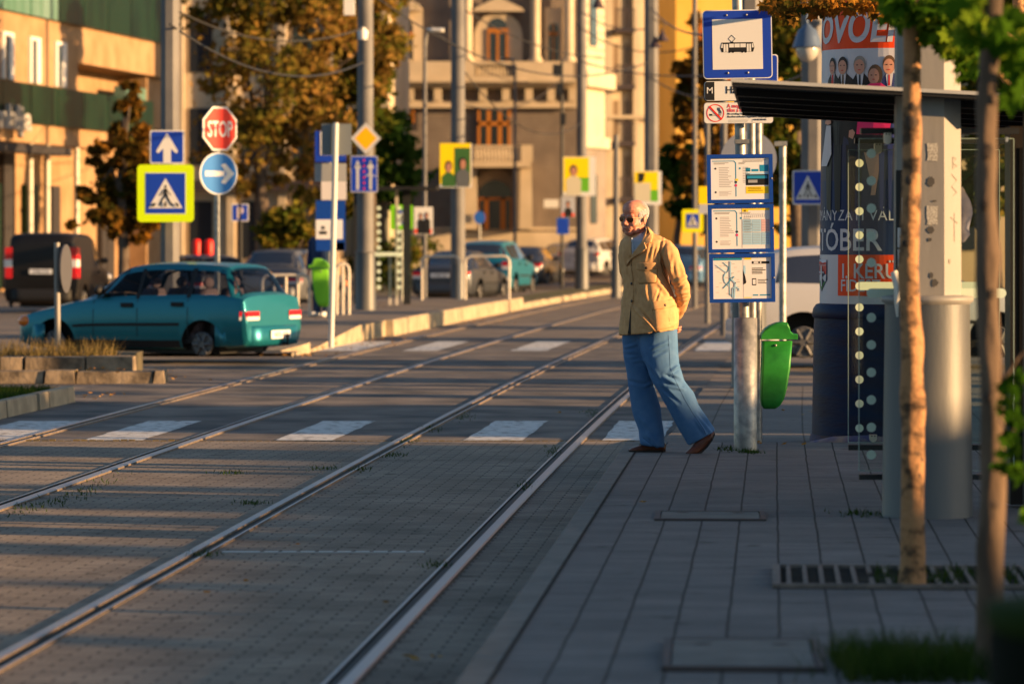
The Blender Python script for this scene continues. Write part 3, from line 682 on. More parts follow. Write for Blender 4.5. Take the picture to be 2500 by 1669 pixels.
def pane(Y, xl, xr, yt, yb, dotx, dots, barx1, by0, by1, ybot):
    s = Y/K; X0, X1 = PX(xl,Y), PX(xr,Y)
    mb = MB(); mb.box((X0,Y-.005,PZ(yb,Y)),(X1,Y+.005,PZ(yt,Y))); shp(mb, 'glass_pane', M_clear)
    mb = MB(); 
    for (a,b,c,d) in ((X0-.002,X0+.002,PZ(yb,Y),PZ(yt,Y)),(X1-.002,X1+.002,PZ(yb,Y),PZ(yt,Y))): mb.box((a,Y-.006,c),(b,Y+.006,d))
    mb.box((X0,Y-.006,PZ(yt,Y)-.001),(X1,Y+.006,PZ(yt,Y)+.003)); mb.box((X0,Y-.006,PZ(yb,Y)-.003),(X1,Y+.006,PZ(yb,Y)+.001)); shp(mb, 'glass_edge', mat('glass_edge', (.30,.40,.36), .3))
    r = 11.4*21.1/K
    for d in dots: mb = MB(); mb.prism(circ(PX(dotx,Y), PZ(d,Y), r, 26), Y-.0075, Y-.0055); shp(mb, 'frosted_dot', M_frost)
    mb = MB()
    xa = PX(dotx,Y); xb = PX(barx1,Y); za_, zb_ = PZ(by1,Y), PZ(by0,Y); rr = (zb_-za_)/2; zc = (za_+zb_)/2
    poly = [(xb+rr*math.cos(R(a)), zc+rr*math.sin(R(a))) for a in range(-90,91,15)]+[(xa+rr*math.cos(R(a)), zc+rr*math.sin(R(a))) for a in range(90,271,15)]
    mb.prism(poly, Y-.0075, Y-.0055); shp(mb, 'frosted_bar', M_frost)
    mb = MB(); mb.box((X0-.0,Y-.02,PZ(ybot+13,Y)),(PX(xr+60,Y),Y+.02,PZ(ybot,Y))); shp(mb, 'bottom_rail', M_darkmetal)
pane(21.1, 2097, 2475, 339, 1148, 2127, [375,441.6,508.5,575.6,641,775,841.5,908.6,975.6,1042.6,1109.6], 2445, 704, 727, 1157)
pane(24.1, 2071, 2440, 366, 1079, 2098, [398.6,456.8,515.8,574,633,750,808.8,867,926,985,1044.5], 2400, 688, 708, 1085)
mb = MB(); Y = 21.15; mb.box((PX(2101,Y),Y-.04,PZ(328,Y)),(PX(2486,Y),Y+.04,PZ(313,Y)))
Y = 24.15; mb.box((PX(2086,Y),Y-.04,PZ(351,Y)),(PX(2476,Y),Y+.04,PZ(337,Y))); shp(mb, 'roof_beam', M_darkmetal)
for Y, x, y0, y1 in ((21.08,2166,325,353),(21.08,2457,335,347),(24.08,2143,350,376),(24.08,2131,1060,1078)):
    mb = MB(); r = (9 if x < 2400 else 3)*Y/K; a, b = PX(x,Y), (PZ(y1,Y), PZ(y0,Y))
    poly = [(a+r*math.cos(R(t)), b[0]+r+r*math.sin(R(t))) for t in range(180,361,20)]+[(a+r,b[1]),(a-r,b[1])]
    mb.prism(poly, Y-.03, Y+.01)
    for sx in (-.4,.4): mb.prism(circ(a+sx*r, b[1]-.35*r, r*.2, 8), Y-.034, Y-.0301, 1)
    shp(mb, 'glass_clamp', [mat('brushed_steel', (.62,.60,.55), .35, .8), M_black])
mb = MB(); Y = 24.3; mb.box((PX(2430,Y),Y,.2),(PX(2441,Y),Y+.05,2.5)); Y = 21.3; mb.box((PX(2478,Y)+.05,Y,.2),(PX(2478,Y)+.12,Y+.05,2.4)); shp(mb, 'post', M_darkmetal)
AD = empty('advertising_case', (PX(2477,21.3)+.6, 21.6, .2), label='dark advertising case forming the end wall of the shelter at the right edge', cat='advertising case')
mb = MB(); mb.box((-.6,-.12,.02),(.62,.12,2.12)); mb.box((-.5,-.08,-.02),(-.3,.08,.02)); mb.box((.3,-.08,-.02),(.5,.08,.02)); mb.build('housing', mat('dark_brown_metal', (.018,.014,.012), .5), AD)
mb = MB(); mb.box((-.55,-.126,.15),(.57,-.122,2.0)); mb.build('poster_pane', mat('dark_glass', (.012,.012,.013), .12), AD)

# ---- tram stop sign
SY = 27.3; ST = empty('tram_stop_sign', (PX(1820,SY), SY, .2), label='near tram stop post with blue tram sign, no smoking plate and three blue timetable cases', cat='stop sign')
SX = ST.location.x
mb = MB(); mb.tube([(0,0,-.02),(0,0,.93),(0,0,.935)], [.083,.083,.04], 24); mb.build('base_tube', M_galv, ST)
mb = MB(); mb.tube([(PX(1817,SY)-SX,0,.9),(PX(1799,SY)-SX,0,3.25)], [.039,.036], 18); mb.build('post', M_galv, ST)
mb = MB(); mb.tube([(PX(1843,SY)-SX,.22,-.1),(PX(1838,SY)-SX,.22,3.0)], [.03,.03], 14); mb.build('rear_post', M_galv, ST)
SP = SY-.09
def sgn(name, cx, cy, roll=-1.0, yoff=0, parent=ST, Y=SP):
    e = bpy.data.objects.new(name, None); return Matrix.Translation((PX(cx,Y)-parent.location.x, Y+yoff-parent.location.y, PZ(cy,Y)-parent.location.z))@Matrix.Rotation(R(roll), 4, 'Y')
def place(o, M): o.matrix_local = M; return o
s5 = .26786*SP/K                                     # crop pixel -> metres
c5 = lambda x, y, cx=1495, cy=405: ((x-cx)*s5, (cy-y)*s5)
def poly5(mb, pts, mi, y, cx=1495, cy=405, th=.0012): mb.prism([c5(a,b,cx,cy) for a, b in pts], y-th, y, mi)
def stroke(mb, pts, w, mi, y, th=.0012, closed=False):
    """polyline stroke in xz"""
    n = len(pts); L = range(n if closed else n-1)
    for i in L:
        a = Vector(pts[i]); b = Vector(pts[(i+1)%n]); d = (b-a); 
        if d.length < 1e-6: continue
        d.normalize(); nn = Vector((-d.y, d.x))*w/2; e = d*w*.3
        mb.prism([tuple(a-e+nn), tuple(a-e-nn), tuple(b+e-nn), tuple(b+e+nn)], y-th, y, mi)
W5, B5 = 316*s5, 314*s5
mb = MB(); mb.prism(rrect(-W5,-B5,W5,B5,.03), 0, .012, 3); mb.prism(rrect(-W5,-B5,W5,B5,.03), -.002, -.0001, 0); mb.prism(rrect(-W5+.007,-B5+.007,W5-.007,B5-.007,.024), -.0035, -.0021, 1)
q = 229*s5; mb.prism([(-q,-q),(q,-q),(q,q),(-q,q)], -.005, -.0036, 0)
y_ = -.0051
poly5(mb, [(1338,438),(1350,388),(1636,388),(1648,438),(1636,476),(1350,476)], 2, y_)
for (a,b,c,d) in ((1419,400,1462,434),(1467,400,1515,434),(1520,400,1570,434),(1367,403,1386,474),(1391,403,1409,474),(1579,403,1597,474),(1602,403,1618,474)): poly5(mb, [(a,d),(c,d),(c,b),(a,b)], 0, y_-.0014)
poly5(mb, [(1343,437),(1352,398),(1360,398),(1360,437)], 0, y_-.0014); poly5(mb, [(1643,437),(1634,398),(1626,398),(1626,437)], 0, y_-.0014)
for x in (1420,1452,1537,1568): mb.prism([(c5(x,474)[0]+10*s5*math.cos(a*.52), c5(x,474)[1]+10*s5*math.sin(a*.52)) for a in range(12)], y_-.0012, y_, 2)
stroke(mb, [c5(1443,322),c5(1475,355),c5(1443,386),c5(1411,355)], 4.5*s5, 2, y_, closed=True); poly5(mb, [(1425,392),(1462,392),(1455,382),(1432,382)], 2, y_)
place(mb.build('tram_plate', [M_white, M_blue, M_ink, M_pole], ST), sgn('a', 1800.5, 108.5, -1.0))
mb = MB()
for x, y in ((1395,141),(1577,138),(1407,667),(1590,664)): a, b = c5(x,y); mb.ell((a,-.006,b), (.008,.005,.008), 8, 6)
place(mb.build('bolt', M_galv, ST), sgn('a', 1800.5, 108.5, -.2))
# name plate
mb = MB(); w, h = 314*s5, 95*s5
mb.prism(rrect(-w,-h,w,h,.028), 0, .012, 1); mb.prism(rrect(-w,-h,w,h,.028), -.002, -.0001, 1); mb.prism(rrect(-w+.005,-h+.005,w-.005,h-.005,.024), -.0035, -.0021, 0)
mb.prism([(-w+.009+(0 if 0 else 0),-h+.02),(-w+.02,-h+.009),(-w+98*s5,-h+.009),(-w+98*s5,h-.009),(-w+.02,h-.009),(-w+.009,h-.02)], -.005, -.0036, 1)
put_text(mb, 'M', -w+24*s5, -22*s5, .063, y=-.0065, mi=0, bold=.006)
put_text(mb, 'Ha', -w+200*s5, -24*s5, .074, y=-.0052, mi=1, bold=.006, xs=.92)
place(mb.build('name_plate', [M_white, M_ink], ST), sgn('a', 1802, 222, -.6))
# no smoking plate
mb = MB(); w, h = 316*s5, 96*s5
mb.prism(rrect(-w,-h,w,h,.022), 0, .010, 1); mb.prism(rrect(-w,-h,w,h,.022), -.002, -.0001, 2); mb.prism(rrect(-w+.003,-h+.003,w-.003,h-.003,.02), -.0035, -.0021, 0)
ccx, ccz = -w+105*s5, 0; r = 81*s5
ring = lambda r0, r1, n=40: [[(ccx+rr*math.cos(2*math.pi*k/n), ccz+rr*math.sin(2*math.pi*k/n)) for k in range(n)] for rr in (r0, r1)]
A_, B_ = ring(r*.9, r); n = 40
mb.add([(a,-.0048,b) for a,b in A_]+[(a,-.0048,b) for a,b in B_], [(k,(k+1)%n,n+(k+1)%n,n+k) for k in range(n)], 3)
D = lambda x, y: ((x-1297)*s5+ccx, (1030-y)*s5)
mb.prism([D(1242,1055),D(1268,1055),D(1268,1038),D(1242,1038)], -.0046, -.0036, 1)
stroke(mb, [D(1268,1053),D(1330,1053),D(1330,1040),D(1268,1040)], 2.5*s5, 1, -.0036, closed=True)
mb.prism([D(1333,1055),D(1352,1055),D(1352,1038),D(1333,1038)], -.0046, -.0036, 2)
for dx in (0,10,20): stroke(mb, [D(1318+dx,982),D(1318+dx,1000),D(1330+dx,1016),D(1332+dx,1034)], 4*s5, 1, -.0036)
stroke(mb, [D(1245,972),D(1352,1086)], 15*s5, 3, -.0049)
put_text(mb, 'A megállóban', -w+213*s5, 48*s5, .0385, y=-.0046, mi=3, bold=.004, xs=.88)
put_text(mb, 'tilos a dohányzás!', -w+213*s5, 10*s5, .0385, y=-.0046, mi=3, bold=.004, xs=.86)
put_text(mb, 'No smoking / Interdiction de fumer', -w+213*s5, -16*s5, .0195, y=-.0046, mi=1, shear=.25, xs=.87)
put_text(mb, 'Rauchen verboten / Курение запрещено', -w+213*s5, -42*s5, .0195, y=-.0046, mi=1, shear=.25, xs=.86)
for i in range(3): mb.prism([(-w+222*s5,-66*s5-i*9*s5),(-w+410*s5-i*8*s5,-66*s5-i*9*s5),(-w+410*s5-i*8*s5,-63*s5-i*9*s5),(-w+222*s5,-63*s5-i*9*s5)], -.0046, -.0036, 2)
mb.prism([(-w+440*s5,-86*s5),(-w+441.5*s5,-86*s5),(-w+441.5*s5,-58*s5),(-w+440*s5,-58*s5)], -.0046, -.0036, 2)
put_text(mb, '+36 80 200 493', -w+447*s5, -70*s5, .0178, y=-.0046, mi=1, xs=.83); 
place(mb.build('no_smoking_plate', [M_white, M_ink, M_inkgrey, M_red], ST), sgn('a', 1803, 276, -.4))
# timetable cases
M_paper = mat('timetable_paper', (.74,.73,.72), .35, coat=.3)
def case(cx, cy, w, h, kind, roll=-.8):
    s = SP/K; w *= s/2; h *= s/2; M = sgn('c', cx, cy, roll)
    mb = MB(); b = .026; mb.box((-w,0,-h),(w,.03,h),0)
    for (x0,z0,x1,z1) in ((-w,-h,w,-h+b),(-w,h-b,w,h),(-w,-h+b,-w+b,h-b),(w-b,-h+b,w,h-b)): mb.box((x0,-.014,z0),(x1,-.0005,z1),0)
    f = place(mb.build('timetable_case', M_casb, ST), M)
    iw, ih = w-b, h-b; mb = MB(); mb.box((-iw,-.004,-ih),(iw,-.001,ih),0); y = -.0042
    u = lambda x, z: (-iw+x*2*iw, ih-z*2*ih)
    def rc(x0,z0,x1,z1,mi,yy=y): a, b_ = u(x0,z1), u(x1,z0); mb.prism([a,(b_[0],a[1]),b_,(a[0],b_[1])], yy-.0006, yy, mi)
    def lines(x0,x1,z0,z1,n,mi=2,fill=.35):
        for i in range(n): z = z0+(z1-z0)*i/n; rc(x0, z, x0+(x1-x0)*U(.6,1), z+(z1-z0)/n*fill, mi)
    if kind in (1, 2):
        stroke(mb, [u(.03,.07),u(.40,.07),u(.43,.12),u(.43,.92)], .006, 3, y, .0006)
        lines(.05,.33,.11,.16,2,1); lines(.44+.04,.72 if kind == 2 else .60,.11,.16,2,1)
        for z in (.25,.82): mb.prism(circ(*u(.08,z), .007, 12), y-.0006, y, 1)
        mb.prism(circ(*u(.50,.25), .007, 12), y-.0006, y, 3)
        lines(.14,.38,.22,.72,12); lines(.14,.36,.8,.92,4); lines(.55,.68 if kind == 1 else .70,.22,.62,10)
        mb.prism(circ(*u(.43,.66), .009, 12), y-.0013, y-.0007, 4); rc(.41,.56,.45,.6,1,y-.0007)
    if kind == 1:
        rc(.42,.50,.47,.55,5,y-.0007)
        for (a,b_,c,d) in ((.60,.24,.68,.33),(.70,.27,.82,.33),(.84,.17,.99,.33)): rc(a,b_,c,d,3)
        rc(.60,.36,.99,.40,6); rc(.60,.40,.99,.66,1); rc(.62,.43,.97,.50,3,y-.0007); rc(.64,.53,.80,.60,2,y-.0007); rc(.60,.69,.99,.86,5); lines(.63,.9,.71,.82,3,1); lines(.55,.98,.05,.11,2,1)
    if kind == 2:
        rc(.515,.02,.519,.98,2); rc(.52,.02,.63,.10,5); rc(.63,.02,.99,.06,5); put_text(mb, '41', u(.55,.095)[0], u(.55,.095)[1], .02, y=y-.0008, mi=1)
        for i in range(12): stroke(mb, [u(.56+i*.034,.24),u(.58+i*.034,.14)], .0015, 2, y, .0006)
        for (x0,x1) in ((.53,.68),(.69,.84),(.85,.99)):
            rc(x0,.28,x1,.58,6 if x0 < .8 else 7); rc(x0,.60,x1,.90,6)
            for i in range(16): z = .29+i*.038; 
            for i in range(15): rc(x0+.01,.295+i*.04,x1-.01,.305+i*.04,2,y-.0007)
    if kind == 3:
        rc(.01,.01,.50,.07,3)
        for pl, wd, mi in (([(.30,.10),(.30,.50),(.38,.62),(.36,.98)],.010,6),([(.05,.18),(.22,.36),(.18,.48),(.20,.60),(.27,.68)],.006,6),([(.17,.12),(.27,.24),(.25,.34),(.18,.42),(.18,.56)],.004,3),([(.36,.46),(.17,.74)],.006,3),([(.28,.5),(.28,.9),(.33,.93)],.004,3),([(.33,.96),(.33,.75),(.38,.70),(.44,.76),(.44,.80)],.007,6)):
            stroke(mb, [u(*p) for p in pl], wd, mi, y-.0002*wd*1000-.0003, .0006)
        for _ in range(26): a, b_ = U(.03,.44), U(.12,.92); rc(a,b_,a+.05,b_+.008,2)
        stroke(mb, [u(.52,.02),u(.52,.98)], .001, 2, y, .0006); rc(.54,.01,.66,.06,5); rc(.52,.20,.56,.4,6)
        mb.prism([u(.515,.30),u(.55,.45),u(.57,.60),u(.56,.63),u(.515,.66)], y-.0006, y, 1)
        rc(.67,.10,.97,.16,1); rc(.70,.112,.78,.148,0,y-.0007); mb.prism(circ(*u(.82,.13), .006, 12), y-.0013, y-.0007, 0)
        lines(.67,.95,.26,.42,4,1,.5); rc(.67,.51,.74,.68,1); rc(.68,.535,.73,.655,0,y-.0007); lines(.77,.97,.54,.66,3,1,.4)
        for a in (.68,.80,.89): rc(a,.90,a+.09,.93,3)
        rc(.52,.965,.66,.985,5)
    pg = mb.build('timetable', [M_paper, M_ink, M_inkgrey, M_teal, mat('ink_magenta', (.7,.03,.15), .5), M_yellow, M_lblue, mat('ink_pink', (.75,.45,.45), .5)], f)
    mb = MB(); mb.ell((w-.008,-.015,0), (.006,.004,.006), 8, 5); mb.build('lock', M_galv, f)
case(1806.5, 436.5, 160, 119, 1); case(1809, 557.5, 160, 118, 2); case(1812, 678.5, 160, 119, 3)
mb = MB()
for z in (PZ(346,SY)-.2, PZ(500,SY)-.2, PZ(620,SY)-.2): mb.box((PX(1811,SY)-SX-.05,-.058,z-.015),(PX(1811,SY)-SX+.05,.05,z+.015))
for z in (PZ(60,SY)-.2, PZ(160,SY)-.2, PZ(225,SY)-.2, PZ(275,SY)-.2): mb.box((PX(1801,SY)-SX-.05,-.075,z-.01),(PX(1801,SY)-SX+.05,.05,z+.01))
mb.build('bracket', M_galv, ST)
# rectangular blue sign partly hidden behind the tram sign
def flat_sign(name, label, cat, cx, cy, w, h, Y, layers, mats, rz=0, group=None, shape='rect', r=.02, parent=None, extra=None, post=None):
    """layers: list of (kind, args, mat index) drawn front of a plate; local metres"""
    s = Y/K; W_, H_ = w*s/2, h*s/2
    if parent is None:
        t = empty(name, (PX(cx,Y), Y, 0 if post else PZ(cy,Y)), rz=rz, label=label, cat=cat, group=group)
    else: t = parent
    zc = PZ(cy,Y)-t.location.z; xc = 0 if parent is None else PX(cx,Y)-t.location.x
    mb = MB(); outl = {'rect': rrect(-W_,-H_,W_,H_,min(r,W_*.4)), 'round': circ(0,0,W_,36,H_), 'oct': [(W_*a,H_*b) for a,b in ((-.414,-1),(.414,-1),(1,-.414),(1,.414),(.414,1),(-.414,1),(-1,.414),(-1,-.414))], 'diamond': [(0,-H_),(W_,0),(0,H_),(-W_,0)]}[shape]
    mb.prism(outl, -.002, .018, 0); y = -.0022
    for L in layers:
        k, a, mi = L
        if k == 'inset': mb.prism([(p[0]*(1-a/W_), p[1]*(1-a/H_)) for p in outl], y-.0018, y, mi)
        elif k == 'poly': mb.prism([(p[0]*W_, p[1]*H_) for p in a], y-.0018, y, mi)
        elif k == 'text': put_text(mb, a[0], a[1]*W_, a[2]*H_, a[3]*H_, y=y-.001, mi=mi, bold=a[4] if len(a) > 4 else 0, xs=a[5] if len(a) > 5 else 1)
        elif k == 'stroke': stroke(mb, [(p[0]*W_, p[1]*H_) for p in a[0]], a[1]*W_, mi, y, .0018)
        y -= .002
    o = mb.build('plate', mats, t); o.location = (xc, 0, zc)
    if parent is not None: o.rotation_euler = (0,0,rz)
    if post:
        z0, d, m = post; mb = MB(); mb.tube([(0,.04,z0-.02),(0,.04,zc+H_)], d/2, 12); mb.build('post', m, t)
    return t
SQ = lambda x0,z0,x1,z1: [(x0,z0),(x1,z0),(x1,z1),(x0,z1)]
flat_sign('traffic_sign', 'tall blue sign mostly hidden behind the tram stop sign', 'sign', 1852, 205, 95, 144, 28.4, [('inset', .008, 1)], [M_white, M_blue], post=(.17,.06,M_galv))
# green litter bin on its own thin post
def bin_(label, X, Y, zb, s, m, mirror=1, postx=None, group='green post-mounted litter bins', wz=0, posth=None):
    t = empty('litter_bin', (X, Y, zb), rz=wz, label=label, cat='litter bin', group=group)
    # profile in units of the near bin's photo pixels, origin = bin centre bottom
    prof = [(8,36,0),(3,47,8),(0,57,24),(0,64,50),(2,72,100),(4,77,165)]
    mb = MB(); rings = []
    for a, b, z in prof:
        cx = (a+b)/2-38; hw = (b-a)/2; d = (26 if z > 5 else 18)
        rings.append([(mirror*(cx+px_)*s, pz_*s, z*s) for px_, pz_ in rrect(-hw,-d,hw,d,min(6,hw*.5),4)])
    mb.loft(rings, 0, True, True); b = mb.build('body', m, t)
    mb = MB(); prf = [(-38,170),(-36,184),(-28,195),(-15,204),(0,210),(14,212),(27,210),(32,200),(34,190),(40,184),(52,182),(52,170)]
    rings = []
    for k, (yy, sc) in enumerate(((-31,.82),(-29,.95),(-24,1),(24,1),(29,.95),(31,.82))):
        rings.append([(mirror*p[0]*s*(1 if sc == 1 else .98), yy*s, (168+(p[1]-168)*sc)*s) for p in prf])
    mb.loft(rings, 0, False, True); mb.build('lid', m, t)
    mb = MB(); mb.ell((mirror*-2*s,-27.5*s,155*s), (3*s,2*s,3*s), 8, 6); mb.build('lock', M_galv, t)
    mb = MB(); mb.box((mirror*-48*s if mirror>0 else 39*s,-4*s,90*s),((-39*s) if mirror>0 else 48*s,10*s,180*s)); mb.build('bracket', M_galv, t)
    if postx is not None: mb = MB(); mb.tube([(postx,.03+28*s,-(zb-.15) if zb > .15 else 0),(postx,.03+28*s,posth)], .027, 14); mb.build('post', M_galv, t)
    return t
M_bing = mat('bin_green', (.010,.15,.014), .45, 0, (.02,.24,.025), 7, .05, 60, spec=.4, contrast=(.35,.6))
sb = 27.6/K
bin_('dark green plastic litter bin beside the tram stop sign', PX(1894,27.6), 27.6, PZ(997,27.6), sb, M_bing, 1, PX(1911,27.6)-PX(1894,27.6), PZ(350,27.6)-PZ(997,27.6), ) if False else None
b1 = bin_('dark green plastic litter bin hanging right of the tram stop post', PX(1894,27.6), 27.6, PZ(997,27.6), sb, M_bing, 1)
t = empty('street_pole', (PX(1911,42), 42, .05), label='thin galvanised post with capped top rising behind the dark green bin', cat='pole')
mb = MB(); mb.tube([(0,0,-.02),(0,0,PZ(350,42)-.05)], .039, 14); mb.build('shaft', M_galv, t)
mb = MB(); z = PZ(350,42)-.05; mb.box((-.09,-.05,z-.03),(.045,.05,z+.02)); mb.build('post_cap', M_galv, t)

# ---- poster column
CY = 28.9; CX = PX(2167,CY); CR = 167*CY/K*.99
C_ = empty('poster_column', (CX, CY, .17), label='round poster column with orange and dark blue election poster above a dark blue base', cat='poster column')
zc = lambda py: PZ(py,28.5)-.17
mb = MB(); rb = .565
mb.tube([(0,0,-.05),(0,0,.0),(0,0,.06)], [rb+.02,rb+.02,rb+.01], 48, 1); mb.tube([(0,0,.06),(0,0,zc(800)),(0,0,zc(765))], [rb,rb-.015,rb-.02], 48, 0)
mb.tube([(0,0,zc(778)),(0,0,zc(772)),(0,0,zc(755)),(0,0,zc(745)),(0,0,zc(742))], [rb-.01,rb+.0,rb-.01,rb-.03,rb-.06], 48, 0)
mb.build('base', [mat('glossy_navy', (.004,.016,.06), .5, 0, (.018,.014,.035), 2.5, .25, 12, stretch=(1,1,5), spec=.15), mat('column_plinth', (.05,.02,.03), .6, 0, (.02,.02,.10), 6)], C_)
mb = MB(); mb.tube([(0,0,zc(745)),(0,0,4.2)], [CR-.004,CR*.945-.004], 64); mb.build('drum', M_white, C_)
mb = MB(); mb.tube([(0,0,4.2),(0,0,4.3),(0,0,4.6),(0,0,4.9)], [CR+.1,CR+.1,CR*.6,.02], 48); mb.build('cap', M_darkmetal, C_)
def wrap(px, py, lay):
    """photo pixel -> point on the drum"""
    z = zc(py); f = 1-.055*(z-zc(745))/(4.2-zc(745)); r = CR*f+.0015*lay
    sgn_ = (px-2167)/(CR*f*K/(CY-.35)); th = math.asin(max(-.999, min(.999, sgn_)))
    return Vector((r*math.sin(th), -r*math.cos(th), z))
def wrapt(th, z, lay): f = 1-.055*(z-zc(745))/(4.2-zc(745)); r = CR*f+.0015*lay; return Vector((r*math.sin(th), -r*math.cos(th), z))
pm = [mat('poster_orange', (.80,.065,.008), .45, spec=.2), mat('poster_white', (.55,.54,.57), .45, spec=.2), mat('poster_navy', (.008,.018,.07), .45, 0, (.015,.035,.11), 1.5, spec=.2), mat('suit_black', (.016,.014,.016), .4), mat('poster_skin', (.55,.27,.18), .45),
      mat('poster_pink', (.75,.03,.14), .4), mat('poster_hair_grey', (.28,.25,.22), .5), mat('poster_hair_brown', (.13,.075,.04), .5), mat('poster_suit_blue', (.03,.04,.14), .4), mat('poster_floor', (.05,.045,.07), .45, 0, (.012,.02,.07), 1.2), mat('crest_red', (.5,.02,.02), .4), mat('crest_green', (.02,.16,.04), .4), mat('poster_hair_dark', (.03,.02,.018), .5)]
def band(mb, py0, py1, mi, lay, th0=-1.6, th1=1.6, n=40):
    vs = []
    for i in range(n+1):
        th = th0+(th1-th0)*i/n
        vs += [wrapt(th, zc(py1), lay), wrapt(th, zc(py0), lay)]
    mb.add(vs, [(2*i,2*i+2,2*i+3,2*i+1) for i in range(n)], mi)
def wpoly(mb, pts, mi, lay):
    # subdivide the outline so that it follows the curve
    out = []
    for i in range(len(pts)):
        a, b = pts[i], pts[(i+1)%len(pts)]; n = max(1, int(abs(b[0]-a[0])/25))
        for k in range(n): out.append((a[0]+(b[0]-a[0])*k/n, a[1]+(b[1]-a[1])*k/n))
    c = (sum(p[0] for p in out)/len(out), sum(p[1] for p in out)/len(out))
    vs = [wrap(x, y, lay) for x, y in out]+[wrap(*c, lay)]; n = len(out)
    mb.add(vs, [(k, (k+1)%n, n) for k in range(n)], mi)
def wtext(mb, txt, th0, py, size, mi, lay, **kw):
    """text wrapped round the drum, starting at angle th0, baseline at photo row py"""
    vs, fs = text_mesh(txt, size, extrude=0, **kw); z0 = zc(py)
    mb.add([wrapt(th0+x/CR, z0+z, lay) for x, _, z in vs], fs, mi)
mb = MB()
band(mb, -235, 119, 0, 1); band(mb, 119, 135, 1, 1); band(mb, 135, 215, 1, 1); band(mb, 215, 440, 9, 1); band(mb, 440, 622, 2, 1); band(mb, 622, 742, 1, 1, -1.7)
band(mb, 622, 722, 0, 2, math.asin((2036-2167)/167), 1.6)
wtext(mb, 'JÖVŐÉRT', -1.60, 101, .295, 1, 4, bold=.03, shear=.16, xs=.86)
wtext(mb, 'ÖNKORMÁNYZATI VÁLASZTÁS', -2.33, 538, .112, 1, 3, bold=.0, xs=.95, space=1.05)
wtext(mb, 'OKTÓBER', -2.10, 611, .228, 1, 3, bold=.012, xs=.93)
wtext(mb, 'I. KERÜLET', math.asin((2044-2167)/167), 679, .155, 1, 4, bold=.012, xs=.9)
wtext(mb, 'FIDESZ', math.asin((2042-2167)/167), 711, .125, 1, 4, bold=.008, xs=.86)
c = lambda x, y: (1900+x/3.7333, y/3.7333)             # pixels of the upper crop -> photo pixels
def ellp(x, y, rx, ry, n=16): return [c(x+rx*math.cos(2*math.pi*k/n), y+ry*math.sin(2*math.pi*k/n)) for k in range(n)]
# the five generic campaign figures: (head x, y, rx, ry, hair material, suit)
for (x, y, rx, ry, hair, suit, sx0, sx1, hip, tie) in ((473,600,22,70,12,3,425,530,1290,10),(556,600,38,75,12,3,500,650,1290,7),(697,600,50,78,6,3,625,790,1290,3),(952,600,55,80,7,8,880,1090,1290,10)):
    base = y+ry
    wpoly(mb, [c(x-rx*.5,base-18),c(sx0+12,base+50),c(sx0,base+140),c(sx0+8,1330),c(sx1-8,1330),c(sx1,base+140),c(sx1-12,base+50),c(x+rx*.5,base-18)], suit, 4)
    wpoly(mb, [c(x-rx*.6,base-20),c(x-rx*.3,base+110),c(x+rx*.35,base+110),c(x+rx*.7,base-20)], 1, 5); wpoly(mb, [c(x-6,base+5),c(x-10,base+105),c(x+8,base+105),c(x+6,base+5)], tie, 6)
    wpoly(mb, ellp(x,y-10,rx*1.05,ry*1.02), hair, 7); wpoly(mb, ellp(x-rx*.05,y+12,rx*.9,ry*.88), 4, 8)
    for ex in (-.4,.35): wpoly(mb, ellp(x+ex*rx,y-5,rx*.17,5,8), 3, 9)
    wpoly(mb, ellp(x-rx*.05,y+40,rx*.3,4,8), 10, 9)
# legs
for (a, b, s_) in ((445,500,3),(520,600,3),(640,690,3),(890,960,8)):
    wpoly(mb, [c(a-30,1320),c(a-22,1900),c(a+8,1940),c(a+20,1320)], s_, 4); wpoly(mb, [c(b-22,1320),c(b-14,1900),c(b+10,1940),c(b+24,1320)], s_, 4)
wpoly(mb, ellp(830,690,64,98), 7, 7); wpoly(mb, ellp(818,700,48,72), 4, 8)
for ex in (-20,18): wpoly(mb, ellp(818+ex,690,9,5,8), 3, 9)
wpoly(mb, ellp(816,728,14,4,8), 10, 9)
wpoly(mb, [c(730,800),c(690,1010),c(670,1225),c(945,1232),c(985,1040),c(945,810),c(880,760),c(790,765)], 5, 10)
wpoly(mb, [c(700,1228),c(715,1390),c(905,1390),c(915,1228)], 3, 10)
wpoly(mb, [c(735,1390),c(800,1700),c(790,1780),c(830,1780),c(862,1560),c(860,1390)], 4, 9); wpoly(mb, [c(640,1180),c(610,1190),c(605,1250),c(640,1270),c(660,1210)], 4, 9)
wpoly(mb, [c(430,1070),c(418,1120),c(440,1135),c(465,1120),c(462,1070)], 4, 9); wpoly(mb, [c(428,1140),c(462,1140),c(466,1400),c(430,1510),c(392,1510)], 1, 9)
# crest on the white field
cc = lambda x, y: (1900+x/3.7333, 400+y/3.7333)
wpoly(mb, [cc(366,865),cc(424,878),cc(424,1060),cc(384,1170),cc(362,1110)], 2, 3); wpoly(mb, [cc(368,900),cc(420,910),cc(418,1010),cc(368,1010)], 10, 4); wpoly(mb, [cc(368,1010),cc(418,1010),cc(414,1075),cc(366,1070)], 1, 4)
wpoly(mb, [cc(366,1072),cc(412,1076),cc(384,1160),cc(366,1110)], 11, 4); wpoly(mb, [cc(368,872),cc(422,882),cc(420,930),cc(370,925)], 1, 5); wpoly(mb, [cc(372,890),cc(420,898),cc(418,922),cc(374,918)], 10, 6)
wpoly(mb, [cc(383,930),cc(390,930),cc(392,1120),cc(384,1120)], 1, 7); wpoly(mb, [cc(372,985),cc(404,985),cc(404,998),cc(372,998)], 1, 7)
mb.build('poster', pm, C_, recalc=False)
mb = MB(); mb.tube([(0,0,zc(745)),(0,0,zc(735))], [CR+.002,CR+.002], 48, caps=False)
